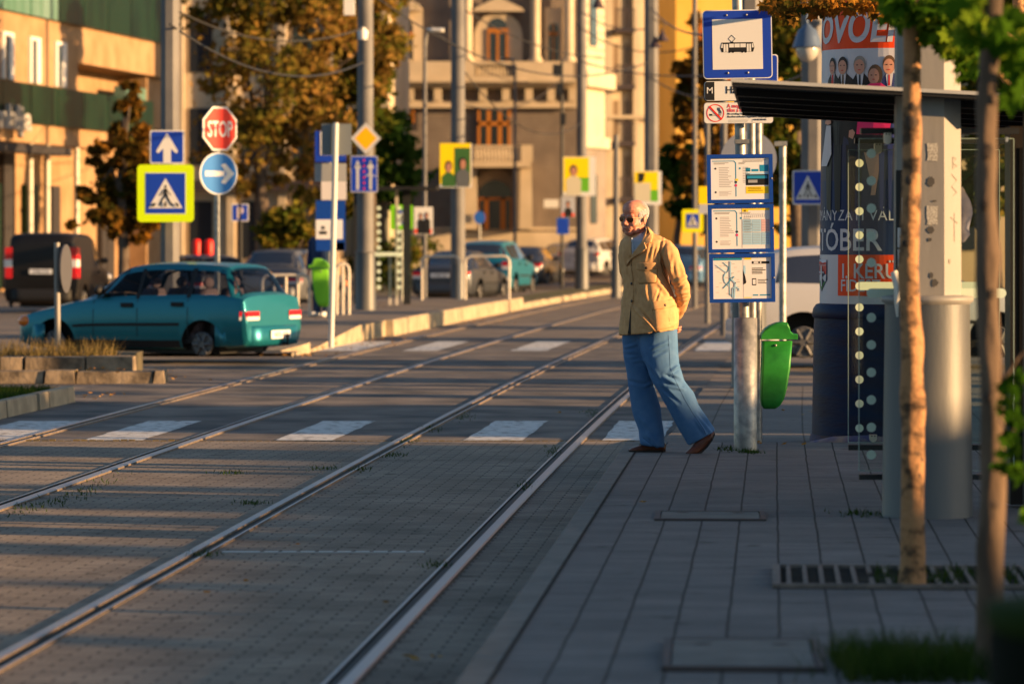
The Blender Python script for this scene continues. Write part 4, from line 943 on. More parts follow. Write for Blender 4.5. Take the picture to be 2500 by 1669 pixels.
mb = MB(); mb.tube([(-.60,-.28,.0),(-.45,-.48,.02),(-.2,-.6,.03),(.1,-.64,.02)], [.02,.05,.055,.03], 8, sx=.8); mb.build('torn_foil', mat('blue_foil', (.05,.05,.16), .4, 0, (.30,.20,.16), 6), C_)
# ================================================================ THE MAN
from mathutils import noise as mnoise
from mathutils.bvhtree import BVHTree
MY = 27.0; MS = MY/K
MAN = empty('person', (PX(1600,MY), MY, .2), label='elderly man in tan jacket, sunglasses and blue trousers stepping along the platform edge', cat='person')
MO = MAN.location.copy()
def m_(px, py, dy=0): return Vector((PX(px,MY)-MO.x, dy, PZ(py,MY)-MO.z))
def remesh(o, vox, smooth=2, fac=.5):
    r = o.modifiers.new('r', 'REMESH'); r.mode = 'VOXEL'; r.voxel_size = vox; r.use_smooth_shade = True
    if smooth: s = o.modifiers.new('s', 'SMOOTH'); s.iterations = smooth; s.factor = fac
    apply_mods(o)
FB = Vector((-.77,-.64,0)); LB = Vector((.64,-.77,0))
def ring_lr(l, r, dy, ratio=.72, n=28, sq=2.4, dd=None):
    """ring through the left and right silhouette points; body axes fixed by FB and LB"""
    a3, b3 = m_(*l, dy), m_(*r, dy); c = (a3+b3)/2; half = (b3-a3).length/2; tilt = (b3.z-a3.z)/max(1e-6, (b3.x-a3.x))
    a = half/math.sqrt(.64**2+(.77*ratio)**2) if dd is None else None; out = []
    for k in range(n):
        th = 2*math.pi*k/n; ct, st = math.cos(th), math.sin(th)
        ct = math.copysign(abs(ct)**(2/sq), ct); st = math.copysign(abs(st)**(2/sq), st)
        if dd is None: p = LB*(a*ct)+FB*(a*ratio*st)
        else: p = Vector((half*ct, dd*st, 0))
        out.append(c+Vector((p.x, p.y, p.x*tilt)))
    # rescale so that the silhouette is exact
    xs = [q.x for q in out]; k_ = half*2/(max(xs)-min(xs)); cx = (max(xs)+min(xs))/2
    return [Vector((c.x+(q.x-cx)*k_, q.y, c.z+(q.x-cx)*k_*tilt)) for q in out]
# ---- jacket
mb = MB()
T = [((1538,571),(1594,571)),((1526,579),(1612,576)),((1516,590),(1630,586)),((1512,603),(1636,602)),((1512,625),(1632,625)),((1516,655),(1628,655)),((1522,690),(1634,690)),((1520,718),(1643,718)),((1517,745),(1651,742)),((1515,775),(1656,770)),((1513,800),(1655,790)),((1512,819),(1652,803))]
mb.loft([ring_lr(l, r, 0, .74) for l, r in T], 0, True, True)
AL = [m_(1618,600,-.11), m_(1633,618,-.145), m_(1641,645,-.155), m_(1653,675,-.14), m_(1664,700,-.12), m_(1667,722,-.08), m_(1661,748,-.01), m_(1654,768,.08), m_(1640,778,.14)]
mb.tube(AL, [.058,.062,.060,.056,.054,.050,.044,.040,.038], 16)
AR = [m_(1540,602,.12), m_(1530,625,.17), m_(1532,660,.20), m_(1548,700,.235), m_(1585,735,.245), m_(1620,765,.215)]
mb.tube(AR, [.056,.058,.054,.050,.044,.038], 14)
M_jkt = mat('tan_cotton', (.52,.285,.125), .85, 0, (.60,.345,.155), 25, .12, 500, .2)
jk = mb.build('jacket', M_jkt, MAN); remesh(jk, .0075, 4)
def fold_disp(o, folds, namp, nscale, cam_only=True, seed=0, dirs=(1,1,1)):
    me = o.data; n = len(me.vertices); nr = [v.normal.copy() for v in me.vertices]
    for i, v in enumerate(me.vertices):
        co = v.co; px = 1250+(co.x+MO.x)*K/MY; py = 572+(H-(co.z+MO.z))*K/MY; d = 0
        if nr[i].y < .35:
            for (x0,y0,x1,y1,w,a) in folds:
                dx, dy = x1-x0, y1-y0; L2 = dx*dx+dy*dy; t = ((px-x0)*dx+(py-y0)*dy)/L2
                tt = max(0,min(1,t)); q = math.hypot(px-x0-dx*tt, py-y0-dy*tt); fade = math.sin(math.pi*min(1,max(.0,t*.8+.1))) if 0 < t < 1 else .3
                if q < 4*w:
                    sgn = (dx*(py-y0)-dy*(px-x0)); a_ = a*1.5; w_ = w*.85; d += a_*math.exp(-(q/w_)**2)*fade-(.5*a_*math.exp(-((q-1.8*w_)/w_)**2)*fade)
        k = Vector((co.x*dirs[0], co.y*dirs[1], co.z*dirs[2]))*nscale+Vector((seed,seed,0))
        w1 = mnoise.noise(k); w2 = mnoise.noise(k*2.3)
        d += namp*((1-abs(w1)*2)*.6+w2*.4)
        v.co = co+nr[i]*d
    me.update()
q = lambda *a: tuple((1440+a[i]/3.92) if i % 2 == 0 else (460+a[i]/3.92) for i in range(len(a)))
def F4(x0,y0,x1,y1,w,a): p_ = q(x0,y0,x1,y1); return (*p_, w, a)
JF = [F4(390,1110,620,1350,4,.010), F4(480,1150,640,1370,3,-.006), F4(700,480,660,700,3,.007), F4(670,640,740,860,3,-.008), F4(720,560,790,900,5,.006), F4(790,900,930,830,5,.007), F4(820,960,900,910,3.5,-.007), F4(800,1000,930,990,4,.007), F4(830,1060,930,1040,3,-.006), F4(850,1130,900,1100,3,.006),
      F4(560,520,520,690,3,.005), F4(620,540,590,690,3,-.005), F4(520,920,540,1060,4,.006), F4(640,900,740,1020,5,.007), F4(430,900,420,1060,3,.005), F4(660,960,620,1080,3,-.005), F4(330,600,350,800,5,.005), F4(310,1080,370,1380,4,.006), F4(480,1330,640,1380,4,-.004), F4(770,1080,800,1300,5,.005), F4(330,900,300,1050,4,-.005), F4(860,700,900,860,5,.005), F4(780,640,760,820,4,.004)]
fold_disp(jk, JF, .0055, 9, seed=3, dirs=(1.3,1.3,.7))
bvh = BVHTree.FromPolygons([v.co.copy() for v in jk.data.vertices], [tuple(p.vertices) for p in jk.data.polygons])
dy_ = Vector((0,1,0))
def hit(px, py, tree):
    p = m_(px, py, -1.2); h = tree.ray_cast(p, dy_)
    return (h[0], h[1]) if h[0] is not None else (None, None)
def drape(mb, pts, off, thick, mi=0, tree=None, res=5.0):
    """cloth patch following the jacket surface, outline in photo pixels; built as fan of inset outlines"""
    tree = tree or bvh; out = []
    for i in range(len(pts)):
        a, b = pts[i], pts[(i+1)%len(pts)]; n = max(1, int(math.hypot(b[0]-a[0], b[1]-a[1])/res))
        for k in range(n): out.append((a[0]+(b[0]-a[0])*k/n, a[1]+(b[1]-a[1])*k/n))
    c = (sum(p[0] for p in out)/len(out), sum(p[1] for p in out)/len(out)); n = len(out)
    rings = []
    for j, (f, o_) in enumerate(((1, -.002),(1, off),(.965, off+thick),(.75, off+thick),(.5, off+thick),(.25, off+thick))):
        ring = []
        for (x, y) in out:
            h, nn = hit(c[0]+(x-c[0])*f, c[1]+(y-c[1])*f, tree)
            if h is None: h = ring[-1] if ring else m_(x, y, -.1); nn = Vector((0,-1,0)); ring.append(Vector(h)); continue
            ring.append(h+nn*o_)
        rings.append(ring)
    hc, nc = hit(*c, tree); hc = hc+nc*(off+thick)
    vs = [p for r in rings for p in r]+[hc]; m = len(rings)
    fs = [(j*n+k, j*n+(k+1)%n, (j+1)*n+(k+1)%n, (j+1)*n+k) for j in range(m-1) for k in range(n)]+[((m-1)*n+k, (m-1)*n+(k+1)%n, m*n) for k in range(n)]
    mb.add(vs, fs, mi, True)
def seam(mb, pts, r, off=.001, mi=0, tree=None):
    out = []
    for a, b in zip(pts[:-1], pts[1:]):
        n = max(1, int(math.hypot(b[0]-a[0], b[1]-a[1])/4))
        for k in range(n):
            h, nn = hit(a[0]+(b[0]-a[0])*k/n, a[1]+(b[1]-a[1])*k/n, tree or bvh)
            if h is not None: out.append(h+nn*off)
    h, nn = hit(*pts[-1], tree or bvh)
    if h is not None: out.append(h+nn*off)
    if len(out) > 1: mb.tube(out, r, 5, mi)
Q = lambda *a: [(1440+a[i]/3.92, 460+a[i+1]/3.92) for i in range(0, len(a), 2)]
M_jseam = mat('tan_seam', (.13,.065,.022), .9)
mb = MB(); drape(mb, Q(450,770,632,765,630,888,618,900,468,906,456,895), .001, .004); mb.build('pocket', M_jkt, jk)
mb = MB(); drape(mb, Q(443,712,625,706,626,762,535,786,443,776), .006, .005); mb.build('pocket_flap', M_jkt, jk)
mb = MB(); drape(mb, Q(592,1150,800,1118,822,1290,790,1322,628,1356,612,1340), .001, .005); mb.build('pocket', M_jkt, jk)
mb = MB(); drape(mb, Q(575,1082,790,1062,806,1118,700,1146,590,1156), .007, .005); mb.build('pocket_flap', M_jkt, jk)
mb = MB()
for l in (Q(716,1150,735,1200,755,1310),): seam(mb, l, .003, .003)
for l in (Q(592,1158,628,1356), Q(636,765,634,888,618,903,468,909), Q(443,776,535,787,626,764), Q(590,1158,700,1148,806,1120)): seam(mb, l, .0016, .002)
for l in (Q(672,560,668,700,690,800,760,940,800,1010), Q(400,650,392,760,400,900,402,1060,390,1130,388,1415), Q(670,700,700,790,760,930)): seam(mb, l, .0018, .0005)
mb.build('seam', M_jseam, jk)
M_btn = mat('horn_button', (.05,.03,.02), .3, coat=.4)
for x, y in Q(532,756,404,908,406,1074,704,1114):
    h, nn = hit(x, y, bvh); mb = MB(); rq = nn.to_track_quat('Z','Y').to_matrix(); mb.ell(h+nn*.011, (.010,.010,.004), 12, 6, 0, rq); mb.build('button', M_btn, jk)
# front edge of the jacket with its slit, hem
mb = MB(); drape(mb, Q(362,735,392,728,412,860,414,1060,400,1130,390,1090,386,880,372,800), .002, .004); mb.build('placket', M_jkt, jk)
mb = MB(); drape(mb, Q(372,1290,386,1160,388,1290,389,1418,356,1414,366,1350), .001, .001, res=3); mb.build('front_slit', M_black, jk)
mb = MB(); seam(mb, Q(288,1395,355,1416), .004, .0); seam(mb, Q(392,1420,560,1412,700,1385,828,1340), .004, .0); mb.build('hem', M_jkt, jk)
# shirt in the V of the lapels, then collar and lapels
ms = bpy.data.materials.new('checked_shirt'); ms.use_nodes = True; nt = ms.node_tree; bs = nt.nodes['Principled BSDF']; bs.inputs['Roughness'].default_value = .8
tc = nt.nodes.new('ShaderNodeTexCoord'); mp = nt.nodes.new('ShaderNodeMapping'); mp.inputs['Rotation'].default_value = (0, R(38), 0); nt.links.new(tc.outputs['Object'], mp.inputs[0])
br = nt.nodes.new('ShaderNodeTexBrick'); br.offset = 0; br.inputs['Scale'].default_value = 1; br.inputs['Brick Width'].default_value = .012; br.inputs['Row Height'].default_value = .012; br.inputs['Mortar Size'].default_value = .0019
sx_ = nt.nodes.new('ShaderNodeSeparateXYZ'); cx_ = nt.nodes.new('ShaderNodeCombineXYZ'); nt.links.new(mp.outputs[0], sx_.inputs[0]); nt.links.new(sx_.outputs[0], cx_.inputs[0]); nt.links.new(sx_.outputs[2], cx_.inputs[1]); nt.links.new(cx_.outputs[0], br.inputs['Vector'])
br.inputs['Color1'].default_value = (.66,.70,.74,1); br.inputs['Color2'].default_value = (.60,.66,.72,1); br.inputs['Mortar'].default_value = (.02,.035,.10,1); nt.links.new(br.outputs['Color'], bs.inputs['Base Color'])
mb = MB(); drape(mb, Q(545,380,560,420,500,520,440,610,402,645,398,560,400,480,440,470,500,420), .002, .004, res=3)
sh = mb.build('shirt', ms, MAN)
def flap(mb, l, off): # free standing collar pieces
    drape(mb, l, off, .005, res=3)
mb = MB(); drape(mb, Q(548,362,575,392,604,438,578,522,520,520,541,572,480,625,408,668,366,712,356,742,360,700,396,650,430,600,492,520,530,455), .008, .007, res=3); mb.build('lapel', M_jkt, jk)
mb = MB(); drape(mb, Q(395,478,398,560,398,640,380,655,350,590,320,520,345,490), .003, .005, res=3); mb.build('lapel', M_jkt, jk)
mb = MB()   # jacket collar standing behind the neck, shirt collar inside it
col_pts = [(1577,560),(1583,556),(1592,562),(1593,570),(1578,592),(1571,596)]
C1 = [m_(1574,553,.10), m_(1582,553,.0), m_(1588,559,-.06), m_(1584,572,-.10), m_(1576,586,-.125)]
C0 = [p+Vector((.006,-.004,-.030)) for p in C1]; C0[-1] = C1[-1]+Vector((-.012,-.01,-.012))
mb.add(C1+C0, [(i,i+1,5+i+1,5+i) for i in range(4)], 0, True); o = mb.build('collar', M_jkt, jk)
sd_ = o.modifiers.new('s','SOLIDIFY'); sd_.thickness = .006; ss = o.modifiers.new('b','SUBSURF'); ss.levels = 2; ss.render_levels = 2; apply_mods(o)
mb = MB()
D1 = [m_(1566,550,.08), m_(1576,551,.0), m_(1578,557,-.06), m_(1566,572,-.115), m_(1549,590,-.145), m_(1541,598,-.15)]
D0 = [m_(1572,562,.08), m_(1582,566,.0), m_(1584,574,-.065), m_(1577,590,-.12), m_(1560,606,-.15), m_(1545,617,-.155)]
mb.add(D1+D0, [(i,i+1,6+i+1,6+i) for i in range(5)], 0, True)
D2 = [m_(1541,575,-.145), m_(1538,585,-.15), m_(1542,600,-.15), m_(1549,590,-.145)]; mb.add(D2, [(0,1,2,3)], 0)
o = mb.build('collar', ms, sh); sd_ = o.modifiers.new('s','SOLIDIFY'); sd_.thickness = .004; ss = o.modifiers.new('b','SUBSURF'); ss.levels = 2; ss.render_levels = 2; apply_mods(o)
# ---- trousers
mb = MB()
RL = [((1524,760),(1610,760),.02),((1519,800),(1610,800),.03),((1520,830),(1602,830),.05),((1523,870),(1594,870),.06),((1531,908),(1592,908),.06),((1535,940),(1597,940),.06),((1542,991),(1611,991),.06),((1548,1020),(1615,1020),.06),((1560,1050),(1621,1050),.06),((1562,1078),(1624,1084),.06),((1565,1086),(1625,1093),.06)]
mb.loft([ring_lr(l, r, d, n=24, sq=2.2, dd=w) for (l, r, d), w in zip(RL, (.12,.12,.10,.09,.085,.08,.08,.085,.09,.095,.095))], 0, True, True)
LLg = [((1566,760),(1648,760),-.05),((1562,800),(1652,795),-.05),((1560,830),(1653,826),-.06),((1564,858),(1654,852),-.065),((1577,895),(1657,890),-.075),((1598,938),(1668,926),-.085),((1614,968),(1690,955),-.085),((1632,1000),(1704,988),-.08),((1655,1040),(1722,1018),-.075),((1675,1070),(1737,1042),-.07),((1684,1083),(1741,1051),-.07)]
mb.loft([ring_lr(l, r, d, n=24, sq=2.2, dd=w) for (l, r, d), w in zip(LLg, (.12,.12,.105,.10,.095,.088,.088,.088,.088,.09,.09))], 0, True, True)
M_trs = mat('blue_trouser_cloth', (.050,.135,.29), .8, 0, (.075,.17,.33), 12, .1, 600, .3)
tr = mb.build('trousers', M_trs, MAN); remesh(tr, .009, 3)
q5 = lambda x, y: (1440+x/4.6125, 800+y/4.6125)
def F5(x0,y0,x1,y1,w,a): return (*q5(x0,y0), *q5(x1,y1), w, a)
TF = [F5(680,230,880,150,4,.008), F5(720,300,850,250,4,-.006), F5(900,480,990,420,4,.009), F5(840,520,990,570,4,-.009), F5(830,560,1000,640,5,.008), F5(880,650,1050,680,4,.006), F5(780,640,1000,840,4,-.007), F5(600,660,720,620,4,.006), F5(400,220,540,180,4,.005), F5(400,300,540,300,4,-.004), F5(650,1180,760,1340,4,.008), F5(600,1230,700,1290,4,-.006), F5(1180,1020,1290,1180,4,.007), F5(1210,950,1380,1150,4,-.006), F5(720,700,810,1000,5,.004), F5(450,600,640,640,5,-.005), F5(620,400,780,620,5,-.008), F5(480,380,600,360,4,.004), F5(560,1000,700,1150,5,.004)]
fold_disp(tr, TF, .0055, 6, seed=8, dirs=(1,1,.6))
tb = BVHTree.FromPolygons([v.co.copy() for v in tr.data.vertices], [tuple(p.vertices) for p in tr.data.polygons])
mb = MB(); seam(mb, [q5(*p) for p in ((872,75),(885,250),(893,440),(960,600),(1060,800),(1160,970),(1270,1130),(1290,1180))], .0016, .0, 0, tb); seam(mb, [q5(*p) for p in ((600,1235),(720,1330),(850,1345))], .0016, .0, 0, tb)
mb.build('side_seam', mat('blue_seam', (.02,.05,.12), .9), tr)
# ---- shoes
M_shoe = mat('brown_leather', (.085,.022,.010), .32, 0, (.13,.04,.02), 12, .25, 60, coat=.3); M_sole = mat('dark_sole', (.02,.014,.012), .6)
def shoe(top, bot, w, dy, skew):
    """top / bottom outline in photo pixels from heel to toe, w = half widths"""
    e = bpy.data.objects.new('shoe', None); mb = MB(); rings = []; rs = []
    for (a, b, ww, k) in zip(top, bot, w, range(99)):
        A, B = m_(*a, dy+skew*k), m_(*b, dy+skew*k); ring = []
        for t in range(16):
            th = 2*math.pi*t/16; c, s_ = math.cos(th), math.sin(th); f = .5+.5*math.copysign(abs(s_)**.7, s_)
            ring.append(B.lerp(A, f)+Vector((0, ww*math.copysign(abs(c)**.8, c)*(1-.35*f), 0)))
        rings.append(ring)
        d = (A-B).normalized()*.012; rs.append([B+Vector((0,-ww*1.05,0))+d, B+Vector((0,-ww*1.05,0)), B+Vector((0,ww*1.05,0)), B+Vector((0,ww*1.05,0))+d])
    mb.loft(rings, 0, True, True); o = mb.build('shoe', M_shoe, MAN)
    mb = MB(); mb.loft(rs, 0, False, True); mb.build('sole', M_sole, o)
    mb = MB(); k = 3
    for j in (4,5): mb.tube([rings[j][t]+(rings[j][4]-rings[j][12]).normalized()*.002 for t in (1,2,3,4,5,6,7)], .0022, 5)
    mb.build('lace', M_sole, o); return o
shoe([(1627,1086),(1618,1074),(1600,1074),(1588,1080),(1577,1083),(1566,1086),(1553,1090),(1543,1093),(1537,1097),(1534.5,1100)],
     [(1626,1103),(1618,1103.5),(1600,1103),(1588,1102.5),(1577,1103),(1566,1103.5),(1553,1103.5),(1543,1103.5),(1538,1103),(1535,1102)],
     [.022,.034,.036,.036,.038,.042,.046,.042,.032,.012], .075, -.004)
shoe([(1741,1050),(1727,1050),(1712,1056),(1703,1066),(1697,1075),(1691,1083),(1684,1090),(1678,1095),(1674,1099),(1671.5,1101)],
     [(1744,1058),(1738,1071),(1728,1085),(1719,1095),(1711,1102),(1703,1106),(1692,1107.5),(1682,1107.5),(1676,1107),(1672,1105)],
     [.022,.034,.036,.036,.038,.042,.046,.042,.032,.012], -.10, -.004)
# ---- body: head, neck, arms and hands as one skin
HC = m_(1548,533,-.015); f3 = Vector((-.61,-.78,-.12)).normalized(); r3 = f3.cross(Vector((.07,0,1))).normalized(); u3 = r3.cross(f3).normalized()
HM = Matrix((r3, f3, u3)).transposed(); HS = 1.09             # head frame: x = his right, y = forward, z = up
Hd = lambda x, y, z: HC+HM@Vector((x, y, z))*HS
mb = MB()
def he(c, r, rot=None): mb.ell(Hd(*c), tuple(q_*HS for q_ in r), 24, 16, 0, HM if rot is None else HM@rot)
he((0,-.018,.038), (.073,.094,.078)); he((0,.012,.06), (.064,.072,.056)); he((0,.030,-.025), (.060,.058,.070)); he((0,.050,-.082), (.034,.036,.026)); he((0,.02,-.075), (.050,.050,.032))
for s in (1,-1):
    he((s*.034,.052,-.030), (.026,.030,.026)); he((s*.040,.030,-.070), (.022,.036,.026)); he((s*.028,.074,.024), (.026,.016,.011)); he((s*.020,.074,-.052), (.018,.020,.020))
    he((s*.074,-.012,-.008), (.007,.019,.031), Matrix.Rotation(s*-.35,3,'Z')); he((s*.079,-.020,.004), (.005,.013,.024), Matrix.Rotation(s*-.35,3,'Z')); he((s*.012,.094,-.028), (.008,.011,.008))
mb.tube([Hd(0,.080,.018), Hd(0,.092,.0), Hd(0,.106,-.022), Hd(0,.100,-.032)], [.008,.010,.013,.009], 12)
he((0,.088,-.052), (.020,.010,.0055)); he((0,.086,-.064), (.017,.011,.0065)); he((0,.074,-.050), (.028,.020,.016))
mb.tube([Hd(0,-.02,-.04), Hd(0,-.035,-.10), m_(1566,592,-.02), m_(1580,625,0)], [.054,.052,.056,.10], 20)
mb.tube([m_(1580,600,0), m_(1582,700,0), m_(1586,790,0)], [.11,.12,.13], 16)
mb.tube([m_(1585,615,-.02)]+AL[1:], [.06,.045,.042,.040,.038,.034,.030,.027,.026], 12); mb.tube([m_(1580,615,.02)]+AR, [.06,.04,.04,.038,.034,.030,.026], 12)
def hand(wrist, d, side, up):
    """palm, four curled fingers and thumb continuing from the wrist along d"""
    d = d.normalized(); up = up.normalized(); x = d.cross(up).normalized()*side
    mb.ell(wrist+d*.045, (.042,.016,.05), 14, 10, 0, Matrix((x, up, d)).transposed()); mb.tube([wrist-d*.05, wrist+d*.02], [.025,.024], 10)
    for i, (o_, L) in enumerate(((-.030,.072),(-.010,.082),(.010,.076),(.029,.060))):
        b = wrist+d*.085+x*o_; p = [b-d*.02, b+d*L*.3+up*.004, b+d*L*.55+up*.02, b+d*L*.6+up*.045]; mb.tube(p, [.0095,.009,.0085,.0075], 8)
    b = wrist+d*.03-x*.036; mb.tube([b, b-x*.02+d*.025+up*.005, b-x*.014+d*.055+up*.018], [.012,.010,.008], 8)
hand(AR[-1]+Vector((.03,-.02,-.03)), Vector((.45,-.3,-.75)), 1, Vector((.6,.5,.3)))
hand(AL[-1]+Vector((-.01,.03,-.02)), Vector((-.35,.4,-.7)), -1, Vector((.6,.6,.2)))
M_skin = mat('weathered_skin', (.47,.17,.105), .5, 0, (.58,.25,.17), 28, .15, 150, .4, contrast=(.3,.7)); M_skin.node_tree.nodes['Principled BSDF'].inputs['Subsurface Weight'].default_value = .08
M_skin.node_tree.nodes['Principled BSDF'].inputs['Subsurface Radius'].default_value = (.012,.004,.002)
bd = mb.build('body', M_skin, MAN); remesh(bd, .0038, 3, .5)
inv = HM.transposed()
for v in bd.data.vertices:     # creases of an old face
    p = inv@(v.co-HC)/HS
    if p.y > .03 and abs(p.x) < .07 and -.12 < p.z < .11:
        d = 0
        for s in (1,-1): d -= .0028*math.exp(-(((p.x-s*(.026-.28*(p.z+.045)))/.0045)**2))*math.exp(-((p.z+.05)/.024)**2)
        d -= .0035*math.exp(-((p.z+.058)/.0028)**2)*math.exp(-(p.x/.024)**2)
        if p.z > .04: d += .0007*math.sin(p.z*420)
        d += .0012*mnoise.noise(p*60)
        v.co += v.normal*d
M_lip = mat('lip', (.22,.06,.045), .5); mb = MB(); mb.tube([Hd(-.021,.088,-.059), Hd(-.010,.0975,-.0572), Hd(0,.0995,-.0580), Hd(.010,.0975,-.0572), Hd(.021,.088,-.059)], [.0012,.0024,.0026,.0024,.0012], 6); mb.build('mouth', M_lip, bd)
M_eye = mat('eye_white', (.7,.66,.6), .2); mb = MB()
for s in (1,-1):
    mb = MB(); mb.ell(Hd(s*.030,.078,.004), (.011,.011,.011), 12, 8); mb.build('eye', M_eye, bd)
# sunglasses
gl = bpy.data.objects.new('sunglasses', None); COL.objects.link(gl); gl.parent = MAN
M_gold = mat('gold_wire', (.40,.27,.13), .4, .8); M_lens = mat('brown_lens', (.15,.045,.020), .22, 0, (.07,.02,.01), 20, spec=.4)
AV = [(-.022,.012),(-.010,.016),(.012,.016),(.024,.012),(.027,.002),(.022,-.012),(.010,-.020),(-.006,-.020),(-.018,-.010),(-.023,.002)]
for s in (1,-1):
    pts = [Hd(s*(.033+x), .100-.012*((.033+x)/.06)**2*1.6-.004*(z/.02)**2, .003+z) for x, z in [(a*.86, b*.88) for a, b in AV]]
    mb = MB(); c = sum(pts, Vector())/len(pts)+HM@Vector((0,.003,0)); n = len(pts); mb.add(pts+[c], [(k,(k+1)%n,n) for k in range(n)], 0, True); mb.build('lens', M_lens, gl)
    mb = MB(); mb.tube(pts+pts[:2], .0011, 6); mb.build('rim', M_gold, gl)
    mb = MB(); mb.tube([Hd(s*.060,.086,.014), Hd(s*.070,.060,.012), Hd(s*.078,.0,.010), Hd(s*.079,-.018,.004)], .0015, 6); mb.build('temple', M_gold, gl)
mb = MB(); mb.tube([Hd(-.010,.0985,.012), Hd(0,.101,.014), Hd(.010,.0985,.012)], .0013, 6); mb.tube([Hd(-.012,.098,.019), Hd(0,.100,.020), Hd(.012,.098,.019)], .0013, 6); mb.build('bridge', M_gold, gl)
# thin white hair round the back and sides
hv = []; hf = []
bm_t = BVHTree.FromPolygons([v.co.copy() for v in bd.data.vertices], [tuple(p.vertices) for p in bd.data.polygons])
rng = random.Random(5); cnt = 0
while cnt < 5200:
    th = rng.uniform(-2.5, 2.5); el = rng.uniform(-.55, 1.15)     # th 0 = back of the head
    if abs(th) > 1.75 and not (el < .55): continue
    if el > .80-.20*abs(th) and rng.random() > .12: continue
    if abs(th) > 2.0 and rng.random() > .3: continue
    dloc = Vector((math.sin(th)*math.cos(el), -math.cos(th)*math.cos(el), math.sin(el))); o0 = Hd(0,-.02,.02); dw = HM@dloc
    h = bm_t.ray_cast(o0+dw*.25, -dw)
    cnt += 1
    if h[0] is None or (h[0]-o0).length > .14: continue
    loc = inv@(h[0]-HC)/HS
    if loc.y > .035 or (abs(loc.x) > .077 and loc.z < .03): continue
    L = rng.uniform(.012,.026); flow = (HM@Vector((math.sin(th)*.1, -.45, -.8))); flow = (flow-h[1]*flow.dot(h[1])).normalized()
    a = h[0]+h[1]*.0005; b = a+h[1]*rng.uniform(.002,.007)+flow*L; w = h[1].cross(flow).normalized()*.0016
    k = len(hv); hv += [a-w, a+w, b+w*.4, b-w*.4]; hf.append((k,k+1,k+2,k+3))
me = bpy.data.meshes.new('hair'); me.from_pydata([tuple(v) for v in hv], [], hf); M_hair = mat('white_hair', (.46,.44,.43), .7); me.materials.append(M_hair)
o = bpy.data.objects.new('hair', me); COL.objects.link(o); o.parent = MAN
hv = []; hf = []
for s in (1,-1):
    for _ in range(60):
        x = s*rng.uniform(.012,.048); a = Hd(x, .092-.012*(x/.045)**2*1.8, .026+rng.uniform(-.003,.003)); b = a+HM@Vector((s*.008, .002, rng.uniform(.0,.004))); w = HM@Vector((0,0,.0009)); k = len(hv); hv += [a-w,a+w,b+w*.4,b-w*.4]; hf.append((k,k+1,k+2,k+3))
me = bpy.data.meshes.new('eyebrows'); me.from_pydata([tuple(v) for v in hv], [], hf); me.materials.append(M_hair); o = bpy.data.objects.new('eyebrows', me); COL.objects.link(o); o.parent = bd
# ================================================================ VEHICLES
M_tyre = mat('tyre', (.018,.017,.016), .85); M_rim = mat('wheel_rim', (.07,.07,.075), .5, .5, (.15,.15,.15), 20)
M_cglass = mat('car_glass', (.022,.026,.038), .05, 0, spec=.8, coat=1)
M_rubber = mat('black_trim', (.014,.014,.015), .6)
M_tail = mat('tail_lamp_red', (.55,.010,.018), .15, coat=1); M_clearl = mat('lamp_clear', (.68,.66,.64), .12, coat=1); M_amber = mat('lamp_amber', (.75,.18,.01), .2, coat=1)
M_plate = mat('number_plate', (.68,.69,.70), .5)
def pchip(xs, ys, x):
    xs = np.asarray(xs, float); ys = np.asarray(ys, float); h = np.diff(xs); d = np.diff(ys)/h; m = np.zeros(len(xs))
    for i in range(1, len(xs)-1):
        if d[i-1]*d[i] > 0: w1 = 2*h[i]+h[i-1]; w2 = h[i]+2*h[i-1]; m[i] = (w1+w2)/(w1/d[i-1]+w2/d[i])
    m[0] = d[0]; m[-1] = d[-1]; i = min(len(xs)-2, max(0, int(np.searchsorted(xs, x))-1)); t = (x-xs[i])/h[i]
    return ((1+2*t)*(1-t)**2*ys[i]+t*(1-t)**2*h[i]*m[i]+t*t*(3-2*t)*ys[i+1]+t*t*(t-1)*h[i]*m[i+1])
